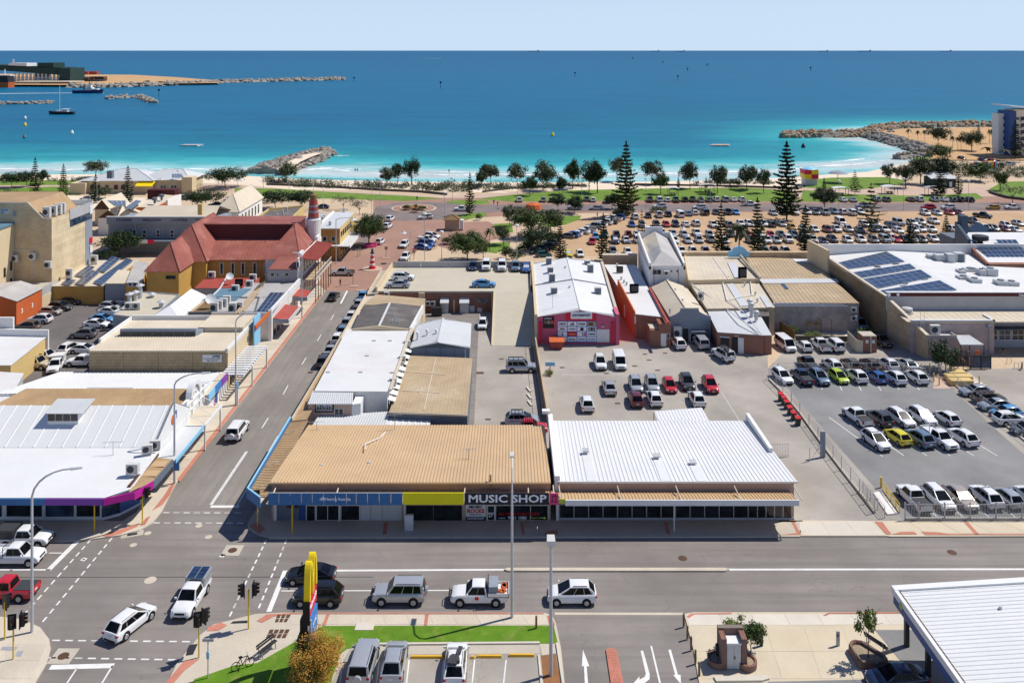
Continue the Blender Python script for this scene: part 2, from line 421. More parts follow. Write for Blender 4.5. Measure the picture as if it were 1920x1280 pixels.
Ag('leaf_olive',(.065,.08,.035),(.105,.115,.055));Ag('leaf_pine',(.018,.034,.01),(.045,.066,.02),.4)
Ag('leaf_pine_olive',(.045,.055,.012),(.085,.092,.025),.4);Ag('leaf_grey',(.1,.085,.06),(.16,.135,.1))
Ag('leaf_gold',(.42,.21,.03),(.55,.33,.06),1.5);Ag('leaf_lime',(.1,.14,.02),(.19,.22,.04),1.2)
Ag('leaf_dune',(.1,.115,.06),(.17,.18,.1),.3);Ag('leaf_purple',(.12,.08,.08),(.2,.15,.14))
M('bark',(.13,.095,.065),.9,.2,2,.15);M('bark_grey',(.22,.19,.16),.9,.15,2,.12)
for k,v in zip('a0 a1 a2 a3 a4 a5 a6 a7 a8 a9 b0 b1 b2 b3 b4 b5 b6 b7 b8 b9 c0 c1 c2 c3 c4 c5 c6 c7 c9 d0 d1 d2 d3 d4 d5 d6 d7 d8 d9 e0 e1 e2 e3 e4 e5 e6 e7 e8 f0 f1 f2 f3 f5 f6 f7 f9 g0 g1 g2 g3 g4 g5 g7 g8 g9 h0 h1 h2 h3 h4 h5 h6 h7 h8 h9'.split(),'white_paint pale_roof cream_roof leaf_dark white_wall leaf_olive letter_dark bluegrey_wall slate_wall letter_white grey_wall cream_wall dark_steel glass_dark leaf_pine letter_navy leaf_mid steel white_roof timber white_wash orange_wall concrete rust_brown light_blue glass_blue red_deck sign_red white_roof_old red_brick grey_roof kelp_green line_paint timber_pale sign_blue sign_yellow leaf_pine_olive letter_red leaf_lime pale_concrete brown_roof red_roof planter_brick tan_roof deep_blue footpath_concrete kerb_concrete blue_fascia pole_yellow glass_sky pink_path yellow_wall navy_clad acunit maroon_clad leaf_grey lot_asphalt leaf_dune mustard_wall pink_sign red_paving forecourt_concrete tan_brick violet pink_tan_wall rubber brown_paving sandy_ground letter_yellow dark_roof deck_concrete ochre_wall carpark_asphalt tan_roof_worn magenta'.split()):AG[k]=AG[v]
def paint(name,c,As=.28,metal=0):
 m,t,b=Aq('paint_'+name);b.inputs['Base Color'].default_value=(*c,1);b.inputs['Roughness'].default_value=As
 b.inputs['Metallic'].default_value=metal;b.inputs['Coat Weight'].default_value=.5;b.inputs['Coat Roughness'].default_value=.06
 tc=nd(t,'ShaderNodeTexCoord').outputs['Object']
 a=Ad(t,AU(t,AX(t,tc,1.2,4),.35,.7),tuple(v*.93 for v in c),c);t.links.new(a,b.inputs['Base Color'])
 AG['paint_'+name]=m
PAINTS=dict(white=(.78,.78,.77),silver=(.46,.48,.5),grey=(.2,.21,.22),charcoal=(.055,.058,.063),black=(.01,.01,.012),navy=(.016,.028,.07),blue=(.03,.1,.32),skyblue=(.1,.3,.55),steelblue=(.13,.2,.28),red=(.52,.02,.03),maroon=(.13,.018,.025),yellow=(.68,.6,.02),gold=(.5,.28,.04),lime=(.42,.56,.01),teal=(.03,.12,.13),beige=(.5,.43,.36),bronze=(.17,.13,.1),cream=(.55,.47,.33),orange=(.65,.2,.02))
for k,v in PAINTS.items():paint(k,v,.28,.35 if k in('silver','grey','beige','bronze')else 0)
Av('car_glass',(.004,.005,.006),.06,.2)
Av('car_lamp',(.55,.57,.6),.1,.5);AS('tail_lamp',(.4,.012,.015),.25)
AS('alloy',(.42,.42,.43),.35,.5,.5);AS('trim_black',(.013,.013,.014),.5);AS('plate_white',(.7,.7,.68),.5);AS('sunshade',(.62,.64,.66),.35,.5,.3)
AS('tray_liner',(.05,.052,.056),.6);AS('canopy_black',(.02,.02,.022),.45)
SPEC={'sedan':(4.75,1.84,1.46,[(-.5,.62,.84),(-.487,.93,.93),(-.43,1.02,.98),(-.25,1,1),(0,.96,1),(.2,.95,1),(.32,.89,.99),(.42,.81,.95),(.475,.7,.88),(.5,.52,.78)],(-.4,-.22,.04,.26),.19),'hatch':(4.15,1.75,1.5,[(-.5,.62,.86),(-.485,.95,.95),(-.4,1,.99),(0,.95,1),(.2,.95,1),(.34,.89,.98),(.43,.8,.93),(.475,.68,.85),(.5,.5,.74)],(-.475,-.34,.05,.32),.19),'wagon':(4.7,1.84,1.62,[(-.5,.65,.88),(-.49,1.02,.96),(-.4,1.07,.99),(0,1.02,1),(.2,1.02,1),(.34,.97,.99),(.43,.9,.94),(.475,.75,.86),(.5,.58,.76)],(-.478,-.36,.04,.275),.24),'suv':(4.55,1.86,1.7,[(-.5,.68,.88),(-.49,1.06,.96),(-.4,1.12,.99),(0,1.07,1),(.2,1.07,1),(.34,1.03,.99),(.43,.95,.94),(.475,.8,.86),(.5,.6,.76)],(-.475,-.345,.035,.285),.26),'offroader':(4.85,1.93,1.92,[(-.5,.75,.93),(-.49,1.2,.98),(-.4,1.22,1),(0,1.17,1),(.2,1.17,1),(.36,1.14,.98),(.46,1.06,.94),(.485,.9,.92),(.5,.68,.9)],(-.49,-.455,.1,.225),.34),'ute':(5.3,1.88,1.8,[(-.5,.75,.94),(-.495,1.08,.97),(-.4,1.1,.98),(-.12,1.1,.99),(.1,1.1,1),(.24,1.1,1),(.37,1.06,.98),(.455,.99,.94),(.485,.84,.91),(.5,.64,.87)],(-.135,-.1,.12,.235),.32),'van':(5.1,1.93,2,[(-.5,.8,.95),(-.495,1.15,.98),(-.4,1.17,1),(0,1.12,1),(.25,1.1,1),(.36,1.05,.98),(.45,.93,.93),(.485,.78,.88),(.5,.55,.8)],(-.492,-.47,.235,.385),.24),}
def lerp(a,b,t):return a+(b-a)*t
def car_parts(AH,Ab=()):
 """-> list of (name, material key, MB, parent part) in car space: +x forward, z up, ground at 0"""
 L,Wd,Ht,prof,gh,ride=SPEC[AH];w=Wd/2;out=[]
 body=MB();At=[]
 for xf,zt,ws in prof:
  x=xf*L;a=w*ws;zb=ride+(.1 if abs(xf)>.47 else 0);zm=lerp(zb,zt,.55)
  Ah=[(a*.86,zb),(a*.985,zb+.12),(a,zm),(a*.975,zt-.1),(a*.9,zt-.015),(a*.55,zt+.02)]
  pts=[(x,y,z)for y,z in Ah]+[(x,0,zt+.03)]+[(x,-y,z)for y,z in Ah[::-1]]
  At.append(pts)
 k=len(At[0]);vs=[p for r in At for p in r]
 fs=[(i*k+j,i*k+j+1,(i+1)*k+j+1,(i+1)*k+j)for i in range(len(At)-1)for j in range(k-1)]
 fs+=[tuple(range(k))[::-1],tuple(range((len(At)-1)*k,len(At)*k))]
 fs+=[(i*k,(i+1)*k,(i+1)*k+k-1,i*k+k-1)for i in range(len(At)-1)]
 body.add(vs,fs)
 def belt(xf):
  for(a,za,wa),(b,zb2,wb)in zip(prof,prof[1:]):
   if a<=xf<=b:t=(xf-a)/(b-a);return lerp(za,zb2,t),lerp(wa,wb,t)
  return prof[-1][1:]
 br,rr,rf,bf=gh;rs=.8 if AH in('van','offroader')else(.68 if AH in('sedan','hatch')else.71)
 if AH=='van':rs=.86
 def ring(xb,xr,t,ws):
  zb,wb=belt(xb);zb-=.02;yb=w*wb*.9;yr=w*rs
  return AA((lerp(xb*L,xr*L,t),lerp(yb,yr,t)*ws,lerp(zb,Ht-.06,t)))
 B={}
 for s in(1,-1):
  for tag_,xb,xr in(('r',br,rr),('f',bf,rf)):
   for t in(0,.5,1):
    p=ring(xb,xr,t,1);bulge=.012 if t==.5 else 0
    B[(s,tag_,t)]=AA((p.x+(bulge*(2 if tag_=='f' else-2)),s*(p.y+bulge*1.5),p.z))
 cab=MB()
 for s in(1,-1):
  for t0,t1 in((0,.5),(.5,1)):
   q=[B[(s,'r',t0)],B[(s,'f',t0)],B[(s,'f',t1)],B[(s,'r',t1)]]
   cab.quad(*(q if s==-1 else q[::-1]))
 for tag_ in 'rf':
  for t0,t1 in((0,.5),(.5,1)):
   q=[B[(1,tag_,t0)],B[(-1,tag_,t0)],B[(-1,tag_,t1)],B[(1,tag_,t1)]]
   cab.quad(*(q[::-1]if tag_=='f' else q))
 nX=4;rows=[]
 for i in range(nX+1):
  u=i/nX;x=lerp(rr*L,rf*L,u);y=w*rs;e=(.14 if AH in('sedan','hatch','suv','wagon')else.06)*math.sin(math.pi*u);row=[]
  for v,dz in((1,0),(.86,.045),(.45,.06),(0,.066),(-.45,.06),(-.86,.045),(-1,0)):
   row.append((x,y*v,Ht-.06+(dz if 0<i<nX else dz*.62)*(1 if True else 0)+e*.3))
  rows.append(row)
 kk=7;cab.add([p for r in rows for p in r],[(i*kk+j,(i+1)*kk+j,(i+1)*kk+j+1,i*kk+j+1)for i in range(nX)for j in range(kk-1)])
 n0=len(body.v);body.v+=cab.v;body.f+=[[n0+i for i in f]for f in cab.f];body.m+=cab.m
 out.append(('body','PAINT',body,None))
 def inset(q,iu0,iu1,iv0,iv1,d):
  a,b,c,e=q;n=(b-a).cross(e-a).normalized()*d
  P=lambda u,v:a.lerp(b,u).lerp(e.lerp(c,u),v)+n
  return[P(iu0,iv0),P(1-iu1,iv0),P(1-iu1,1-iv1),P(iu0,1-iv1)]
 Aj=[B[(-1,'f',0)],B[(1,'f',0)],B[(1,'f',1)],B[(-1,'f',1)]]
 rear=[B[(1,'r',0)],B[(-1,'r',0)],B[(-1,'r',1)],B[(1,'r',1)]]
 g=MB();g.quad(*inset(Aj,.05,.05,.06,.03,.035));out.append(('windscreen','car_glass',g,None))
 g=MB();g.quad(*inset(rear,.07,.07,.1 if AH!='sedan' else.05,.05,.035));out.append(('rear_window','car_glass',g,None))
 for s in(1,-1):
  q=[B[(s,'f',0)],B[(s,'r',0)],B[(s,'r',1)],B[(s,'f',1)]]if s==1 else[B[(s,'r',0)],B[(s,'f',0)],B[(s,'f',1)],B[(s,'r',1)]]
  g=MB();splits={'ute':(.06,.52,.94),'van':(.05,.36,.66,.94)}.get(AH,(.06,.4,.7,.93))
  if s==-1:splits=tuple(1-v for v in splits[::-1])
  for a,b in zip(splits,splits[1:]):g.quad(*inset(q,a+.009,1-b+.009,.06,.09,.03))
  out.append(('side_window','car_glass',g,None))
 wr={'sedan':.33,'hatch':.31,'van':.35,'offroader':.4,'ute':.39}.get(AH,.36)
 xs=(-.29 if AH not in('hatch','van')else-.31,.315 if AH!='ute' else.33)
 for xf in xs:
  for s in(1,-1):
   x=xf*L;y0=s*(w-.2);y1=s*(w+.012);m=MB()
   m.cyl((x,s*(w-.02),wr+.03),(x,s*(w+.006),wr+.03),wr*1.17,wr*1.17,14)
   out.append(('wheel_arch','trim_black',m,None))
   m=MB();m.cyl((x,y0,wr),(x,y1+s*.012,wr),wr,wr*.97,14);out.append(('wheel','h0',m,None))
   m=MB();m.cyl((x,y1,wr),(x,y1+s*.028,wr),wr*.66,wr*.6,10)
   out.append(('rim','alloy',m,'wheel'))
 zt,ww=belt(.455);zl=zt-.17
 for s in(1,-1):
  m=MB();xa=L*.452;m.X([AA((xa,s*w*.9,zl)),AA((xa+.2,s*w*.6,zl)),AA((xa+.16,s*w*.58,zl)),AA((xa-.2,s*w*.88,zl))],[AA((xa-.04,s*w*.93,zl+.15)),AA((xa+.16,s*w*.6,zl+.13)),AA((xa+.02,s*w*.58,zl+.16)),AA((xa-.28,s*w*.9,zl+.17))])
  out.append(('headlight','car_lamp',m,None))
  zr=prof[1][1]-.1;m=MB();m.box((-L*.484,s*w*.84,zr-.06),(.17,w*.24,.15 if AH not in('van','ute')else.32));out.append(('tail_light','tail_lamp',m,None))
  z2,w2=belt(bf-.03);m=MB();m.box(((bf-.035)*L,s*(w+.09),z2+.12),(.11,.2,.15));out.append(('mirror','PAINT',m,None))
  if AH in('suv','wagon','offroader')and 'norail' not in Ab:
   m=MB();m.T([(rr*L+.15,s*w*rs*.9,Ht+.035),(rf*L-.25,s*w*rs*.9,Ht+.035)],.022,5);out.append(('roof_rail','trim_black',m,None))
 m=MB();m.box((L*.497,0,zl-.02),(.05,w*.95,.16));out.append(('grille','trim_black',m,None))
 m=MB();m.box((L*.492,0,ride+.16),(.1,w*1.35,.14));out.append(('bumper','trim_black',m,None))
 m=MB();m.box((-L*.494,0,ride+.17),(.07,w*1.4,.15));out.append(('bumper','trim_black',m,None))
 m=MB();m.box((L*.507,0,ride+.3),(.03,.38,.12));out.append(('number_plate','plate_white',m,None))
 m=MB();m.box((-L*.502,0,prof[1][1]-.28),(.03,.38,.12));out.append(('number_plate','plate_white',m,None))
 if AH=='ute' and 'tray' not in Ab and 'canopy' not in Ab:
  m=MB();m.box((-.325*L,0,1.125),(.33*L,w*1.66,.05));out.append(('bed_cover','tray_liner',m,None))
 if 'tray' in Ab:
  m=MB();m.bx(-.52*L,-.155*L,-w*1,w*1,.92,.98)
  for a,b,c,d in((-.52*L,-.155*L,-w,-w+.04),(-.52*L,-.155*L,w-.04,w),(-.52*L,-.51*L,-w,w)):m.bx(a,b,c,d,.9,1.3)
  out.append(('tray','PAINT',m,None))
  m=MB();m.T([(-.15*L,-w,.98),(-.15*L,-w,1.95),(-.15*L,w,1.95),(-.15*L,w,.98)],.035,5);out.append(('headboard','trim_black',m,None))
 if 'canopy' in Ab:
  m=MB();m.bx(-.5*L,-.15*L,-w*.96,w*.96,1,1.92);out.append(('canopy','CANOPY',m,None))
  m=MB();m.bx(-.5*L,-.15*L,-w*.97,w*.97,1.55,1.58);out.append(('canopy_seam','trim_black',m,None))
 if 'spare' in Ab:
  m=MB();m.cyl((-.5*L-.02,0,1),(-.5*L-.24,0,1),.37,.36,14);out.append(('spare_wheel','PAINT',m,None))
 if 'rack' in Ab:
  m=MB()
  for i in range(4):
   x=lerp(rr*L+.25,rf*L-.1,i/3);m.bx(x-.03,x+.03,-w*.72,w*.72,Ht+.07,Ht+.11)
  for s in(1,-1):m.bx(rr*L+.2,rf*L-.05,s*w*.7-.02,s*w*.7+.02,Ht+.06,Ht+.15)
  out.append(('roof_rack','trim_black',m,None))
 if 'gear' in Ab:
  m=MB()
  for i in range(7):m.box((rnd.uniform(rr*L+.3,rf*L-.3),rnd.uniform(-.45,.45),Ht+.14),(rnd.uniform(.5,1.2),rnd.uniform(.15,.4),rnd.uniform(.12,.24)),rnd.uniform(-.3,.3))
  out.append(('roof_load','tray_liner',m,None))
 if 'roofpanel' in Ab:
  m=MB();m.bx(lerp(rr,rf,.3)*L,lerp(rr,rf,.88)*L,-w*.5,w*.5,Ht+0,Ht+.022);out.append(('sunroof','car_glass',m,None))
 if 'shade' in Ab:
  m=MB();m.quad(*inset(Aj,.1,.1,.12,.1,.045));out.append(('sunshade','sunshade',m,None))
 if 'bullbar' in Ab:
  m=MB();zz=.95
  m.T([(L*.5+.02,-w*.85,.5),(L*.5+.14,-w*.72,.62),(L*.5+.14,w*.72,.62),(L*.5+.02,w*.85,.5)],.05,6)
  m.T([(L*.5+.14,-w*.5,.55),(L*.5+.14,-w*.46,zz),(L*.5+.14,w*.46,zz),(L*.5+.14,w*.5,.55)],.04,6);out.append(('bull_bar','trim_black',m,None))
 return out
CARCACHE={}
SMOOTHN={'body','wheel','rim','mirror','spare_wheel'}
def car_meshes(AH,Ab,merged):
 key=(AH,tuple(sorted(Ab)),merged)
 if key in CARCACHE:return CARCACHE[key]
 res=[];parts=car_parts(AH,Ab)
 if merged:
  mats=[];vs=[];fs=[];mi=[]
  for n_,mk,mb,_ in parts:
   if mk not in mats:mats.append(mk)
   o=len(vs);vs+=[tuple(v)for v in mb.v];fs+=[[o+i for i in f]for f in mb.f];mi+=[mats.index(mk)]*len(mb.f)
  parts=[('car',mats,(vs,fs,mi),None)]
 for n_,mk,mb,par in parts:
  me=bpy.data.meshes.new(AH+'_'+n_)
  if merged:me.from_pydata(mb[0],[],mb[1]);mks=mk;me.polygons.foreach_set('material_index',mb[2])
  else:me.from_pydata([tuple(v)for v in mb.v],[],mb.f);mks=[mk]
  for q in mks:me.materials.append(None if q in('PAINT','CANOPY')else AG[q])
  if merged or n_ in SMOOTHN:
   me.polygons.foreach_set('use_smooth',[True]*len(me.polygons));me.set_sharp_from_angle(angle=R(38))
  me.update();res.append((n_,mks,me,par))
 CARCACHE[key]=res;return res
CARNAME={'sedan':'sedan','hatch':'hatchback','wagon':'station_wagon','suv':'sport_utility_car','offroader':'offroad_car','ute':'pickup_truck','van':'van'}
CARWORD={'sedan':'sedan','hatch':'hatchback','wagon':'wagon','suv':'SUV','offroader':'four-wheel drive','ute':'pickup','van':'van'}
CS=.92
def car(x,y,ang,AH,col,AE,AP=None,Ab=(),far=False,z=0,canopy='charcoal',scale=1):
 """x, y: photo pixel of the near end (or near side) on the ground; ang: where the nose points (0 = +x, 90 = away from the eye)"""
 L,Wd=SPEC[AH][0]*CS,SPEC[AH][1]*CS;g=G(x,y,z);a=R(ang)
 if abs(math.sin(a))>.5:
  s=1 if math.sin(a)>0 else-1;g=g+AA((math.cos(a)*s,math.sin(a)*s,0))*L/2
 else:g=g+AA((0,Wd/2,0))
 def fix(o,mks):
  for i,q in enumerate(mks):
   if q in('PAINT','CANOPY'):
    o.material_slots[i].link='OBJECT';o.material_slots[i].material=AG['paint_'+(col if q=='PAINT' else canopy)]
 cat={'ute':'pickup','van':'van'}.get(AH,'car')
 if far:
  n_,mks,me,_=car_meshes(AH,Ab,True)[0]
  o=bpy.data.objects.new('parked_'+CARNAME[AH],me);COL.objects.link(o);fix(o,mks)
  o.location=g;o.rotation_euler=(0,0,a);o.scale=(CS,CS,CS);tag(o,AE,cat,AP);return o
 r=AC(CARNAME[AH],AE,cat,g,AP,rz=a);r.rotation_euler=(0,0,a);r.scale=(CS,CS,CS);last={}
 for n_,mks,me,par in car_meshes(AH,Ab,False):
  o=bpy.data.objects.new(n_,me);COL.objects.link(o);o.parent=last[par]if par else r;fix(o,mks);last[n_]=o
 return r
SEA=-.5
COAST_PX=[(-900,318),(-300,319),(0,318),(200,319),(420,320),(490,318),(560,322),(600,324),(740,329),(860,331),(960,330),(1200,329),(1400,325),(1500,319),(1600,312),(1672,303),(1716,290),(1690,276),(1632,263),(1622,258),(1640,243),(1700,239),(1880,237),(2600,236)]
COAST=[G(x,y,SEA)for x,y in COAST_PX]
def shore_dist(p):
 best=1e9
 for a,b in zip(COAST,COAST[1:]):
  d=b.xy-a.xy;t=max(0,min(1,(p-a.xy).dot(d)/d.length_squared));best=min(best,(a.xy+d*t-p).length)
 return best
def make_sea():
 ys=[300+4*i for i in range(60)];y=ys[-1]
 while y<60000:y*=1.05;ys.append(y)
 nx=110;vs=[];dep=[]
 for y in ys:
  for i in range(nx+1):
   x=(i/nx-.5)*2*y*.82;vs.append((x,y,SEA))
   dep.append(shore_dist(AA((x,y)))if y<900 else 400)
 fs=[(j*(nx+1)+i,j*(nx+1)+i+1,(j+1)*(nx+1)+i+1,(j+1)*(nx+1)+i)for j in range(len(ys)-1)for i in range(nx)]
 me=bpy.data.meshes.new('sea');me.from_pydata(vs,[],fs)
 at=me.attributes.new('depth','FLOAT','POINT');at.data.foreach_set('value',dep)
 m,t,b=Aq('sea_water')
 tc=nd(t,'ShaderNodeTexCoord').outputs['Object']
 a=nd(t,'ShaderNodeAttribute',attribute_name='depth').outputs['Fac']
 n=AU(t,AX(t,tc,.03,4,.6,(.35,1,1)),.3,.7,-16,16)
 ad=nd(t,'ShaderNodeMath',operation='ADD');t.links.new(a,ad.inputs[0]);t.links.new(n,ad.inputs[1])
 cr=nd(t,'ShaderNodeValToRGB');e=cr.color_ramp.elements
 t.links.new(AU(t,ad.outputs[0],0,260),cr.inputs[0])
 stops=[(0,(.5,.56,.55)),(.045,(.3,.55,.55)),(.1,(.05,.38,.4)),(.19,(.014,.26,.31)),(.36,(.004,.15,.24)),(.7,(.003,.128,.228)),(1,(.003,.12,.228))]
 e[0].position,e[0].color=stops[0][0],(*stops[0][1],1);e[1].position,e[1].color=stops[-1][0],(*stops[-1][1],1)
 for p_,c in stops[1:-1]:q=e.new(p_);q.color=(*c,1)
 g=nd(t,'ShaderNodeSeparateXYZ');t.links.new(tc,g.inputs[0])
 far=AU(t,g.outputs[1],900,6000)
 col=Ad(t,far,cr.outputs[0],(.003,.098,.21))
 lanes=AU(t,AX(t,tc,.012,5,.62,(.12,1,1),.3),.42,.68,0,.3)
 col=Ad(t,lanes,col,Ad(t,.5,col,(.005,.035,.09)))
 st2=AU(t,AX(t,tc,.05,4,.7,(.22,1,1),.2),.3,.7,.84,1.16);cb2=nd(t,'ShaderNodeCombineColor')
 for i in range(3):t.links.new(st2,cb2.inputs[i])
 col=Ad(t,1,col,cb2.outputs[0],'MULTIPLY')
 rip=AU(t,AX(t,tc,.35,3,.7,(.5,1,1)),.25,.75,.86,1.14)
 cb=nd(t,'ShaderNodeCombineColor')
 for i in range(3):t.links.new(rip,cb.inputs[i])
 col=Ad(t,1,col,cb.outputs[0],'MULTIPLY')
 t.links.new(col,b.inputs['Base Color']);b.inputs['Roughness'].default_value=.42;b.inputs['Specular IOR Level'].default_value=.06
 bp=nd(t,'ShaderNodeBump');bp.inputs['Strength'].default_value=.55;bp.inputs['Distance'].default_value=.35
 t.links.new(AX(t,tc,.5,4,.7,(.6,1,1)),bp.inputs['Height']);t.links.new(bp.outputs[0],b.inputs['Normal'])
 me.materials.append(m);o=bpy.data.objects.new('sea',me);COL.objects.link(o);o['kind']='structure'
make_sea()
def inland(px,k):return[G(x,y+k,0)for x,y in px]
land_edge=[(-900,333),(0,334),(420,335),(560,345),(740,350),(960,351),(1200,350),(1400,346),(1500,340),(1640,330),(1740,300),(1700,276),(1640,257),(1640,247),(1700,243),(1880,241),(2600,240)]
le=[G(x,y)for x,y in land_edge]
AJ('ground',le+[AA((700,20,0)),AA((-500,20,0))],W.h2)
def strip(name,A,B,mat,za,zb,AH='structure',n=6,wob=0):
 """band between two photo lines A (near) and B (far)"""
 def at(L,t):
  k=t*(len(L)-1);i=min(int(k),len(L)-2);f=k-i
  return(lerp(L[i][0],L[i+1][0],f),lerp(L[i][1],L[i+1][1],f))
 N=160;b=MB();pa=[G(*at(A,i/N),za)for i in range(N+1)];pb=[G(*at(B,i/N),zb)for i in range(N+1)]
 if wob:pb=[p+AA((0,rnd.uniform(-wob,wob),0))for p in pb];pa=[p+AA((0,rnd.uniform(-wob,wob)*.5,0))for p in pa]
 for i in range(N):b.quad(pa[i],pa[i+1],pb[i+1],pb[i])
 return b.B(name,mat,None,AH=AH,AV=(0,0,0))
A=[(-900,333),(0,334),(420,335),(560,345),(740,350),(960,351),(1200,350),(1400,346),(1500,340),(1640,330),(1745,303)]
B=[(-900,313),(0,312),(420,312),(560,318),(740,322),(960,324),(1200,323),(1400,320),(1500,314),(1600,307),(1700,290)]
strip('beach',A,B,W.sand,0,-1.6)
AN('beach_sand',[(-900,345),(0,345),(420,344),(560,356),(960,358),(1300,357),(1500,349),(1700,338),(1745,303),(1640,330),(1500,340),(1400,346),(1200,350),(960,351),(740,350),(560,345),(420,335),(0,334),(-900,333)],.004,W.sand)
M('sea_wash',(.8,.82,.82),.8,.06,.2,.1,1)
def wash(name,px,wid,y_off=0):
 b=MB();pts=[]
 for(x0,y0),(x1,y1)in zip(px,px[1:]):
  n=max(2,int(abs(x1-x0)/4))
  for i in range(n):pts.append((lerp(x0,x1,i/n),lerp(y0,y1,i/n)+y_off))
 Ac=None;ph=rnd.uniform(0,6)
 for i,(x,y)in enumerate(pts):
  q=.5+.5*math.sin(i*.31+ph)*math.sin(i*.113+2*ph)
  p=G(x,y+.8*math.sin(i*.17+ph),SEA+.03);h=wid*max(.03,q+rnd.uniform(-.35,.25))
  cur=(p+AA((0,-h*.5,0)),p+AA((0,h*.5,0)))
  if Ac:b.quad(Ac[0],cur[0],cur[1],Ac[1])
  Ac=cur
 b.B(name,W.sea_wash,None,AH='stuff',AV=(0,0,0))
wash('sea_foam',[(-300,316),(0,316),(60,318),(180,317),(420,317)],3)
wash('sea_foam',[(565,318),(600,317),(700,324),(860,328),(960,327),(1200,326),(1400,322),(1500,316)],3.6)
wash('sea_foam',[(600,313),(700,320),(860,323),(960,322)],2)
wash('sea_foam',[(1500,315),(1600,308),(1660,301)],4);wash('sea_foam',[(1560,303),(1640,297)],3);wash('sea_foam',[(600,291),(660,291)],3)
AN('road',[(-1500,1600),(3400,1600),(3400,985),(1500,985),(1470,880),(735,500),(640,500),(300,880),(-1500,985)],.004,W.asphalt)
ROAD=bpy.data.objects['road']
AN('side_street',[(440,948),(300,948),(330,905),(480,720),(618,545),(740,545),(700,600),(480,948)],.008,W.street_asphalt)
AN('lot',[(880,985),(900,560),(1003,560),(1003,620),(1700,620),(1780,690),(1690,985)],.006,W.g0)
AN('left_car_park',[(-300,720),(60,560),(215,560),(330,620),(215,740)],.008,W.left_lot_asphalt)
AN('car_park',[(1448,694),(1790,694),(1960,845),(2300,1000),(2200,975),(1693,974)],.012,W.h7)
AN('lane_asphalt',[(1780,694),(2200,680),(2600,1000),(1960,850)],.006,W.g0)
AN('brick_street',[(560,520),(640,470),(700,420),(700,372),(1960,368),(1960,396),(1000,400),(880,410),(840,440),(800,500),(740,545),(600,545)],.01,W.h1)
AN('roundabout_road',[(700,398),(705,387),(740,381),(800,379),(850,381),(900,384),(1960,380),(1960,394),(930,397),(890,404),(840,411),(760,415),(715,410),(680,470),(660,470)],.014,asphalt('pink_asphalt',(.21,.17,.16)))
AN('gravel_car_park',[(960,480),(1035,415),(1190,400),(1600,398),(2100,398),(2300,480)],.012,W.gravel_sand)
AN('plaza',[(735,500),(830,440),(870,414),(1000,404),(1060,420),(1000,480),(940,500)],.0135,W.h2)
AN('plaza_brick',[(765,445),(800,418),(915,415),(960,440),(850,470)],.016,W.h1)
AN('promenade',[(-300,348),(0,347),(180,348),(420,344),(520,354),(700,361),(830,370),(1000,358),(1300,352),(1500,350),(1640,352),(1980,350),(1980,372),(1600,376),(700,372),(440,358),(0,356),(-300,356)],.008,W.f2)
LAWN=[[(-200,342),(90,338),(165,339),(158,346),(100,347),(-200,348)],[(-100,356),(0,354),(100,350),(160,352),(150,366),(60,368),(-100,372)],[(440,352),(520,354),(620,360),(760,367),(832,372),(760,377),(600,372),(440,366)],[(835,378),(860,375),(915,376),(918,382),(880,384),(840,381)],[(890,373),(960,365),(1060,357),(1240,353),(1400,352),(1480,357),(1500,378),(1220,376),(960,378)],[(1500,378),(1506,356),(1600,364),(1720,367),(1830,362),(1845,372),(1800,377),(1600,379)],[(1505,352),(1508,338),(1560,333),(1660,332),(1700,338),(1690,346),(1610,356)],[(1852,356),(1880,341),(1990,338),(1990,378),(1905,372),(1865,364)],[(1710,297),(1745,293),(1740,300),(1718,302)],[(1008,402),(1050,406),(1090,404),(1086,412),(1058,422),(1028,426),(1010,415)],[(855,403),(905,398),(915,404),(880,411),(848,409)],[(900,456),(957,454),(955,465),(930,475),(905,472)],[(925,420),(960,418),(962,436),(930,438)]]
for px in LAWN:AN('lawn',px,.02,W.grass)
AN('dune',[(560,352),(700,355),(960,362),(900,352),(860,347),(640,344)],.006,W.sand)
AN('gravel_yard',[(50,372),(120,366),(160,368),(330,372),(320,385),(50,400)],.012,W.sand)
def Aw(name,px,h,th,mat,AE,cat='wall'):
 b=MB()
 for a,c in zip(px,px[1:]):
  p,q=G(*a),G(*c);n=(q-p).normalized().cross(Zv(1))*th/2
  b.X([p-n,q-n,q+n,p+n],[v+Zv(h)for v in(p-n,q-n,q+n,p+n)])
 return b.B(name,mat,None,AE=AE,cat=cat)
Aw('seat_wall',[(500,347),(560,349),(640,353),(720,358),(790,361),(838,366)],.7,.5,W.iron,'low brown retaining wall behind the long lawn below the beach groyne')
Aw('seat_wall',[(905,361),(960,354),(1040,350),(1100,349)],.6,.5,W.iron,'low brown wall between the beach scrub and the start of the tree lawn')
Aw('seat_wall',[(1190,347),(1300,349),(1400,351),(1475,354)],.6,.5,W.iron,'low brown wall along the beach behind the middle of the tree lawn')
Aw('seat_wall',[(1856,361),(1868,366),(1890,372),(1925,376)],.8,.8,W.iron,'curved dark wall round the corner lawn by the apartment block')
def ring_pts(cx,cy,rx,z,n=36):
 c=G(cx,cy);r=abs(G(cx+rx,cy).x-c.x);return[AA((c.x+r*math.cos(2*math.pi*i/n),c.y+r*math.sin(2*math.pi*i/n),z))for i in range(n)],c,r
pts,rc,rr_=ring_pts(776,391,42,.1)
t=AC('roundabout_island','round brick roundabout island with clipped green shrubs in its centre','traffic island',rc)
MB().P([(p.x,p.y)for p in pts],0,.14).B('kerb',W.e7,t)
MB().P([(rc.x+(p.x-rc.x)*.93,rc.y+(p.y-rc.y)*.93)for p in pts],.1,.17).B('brick_apron',W.h1,t)
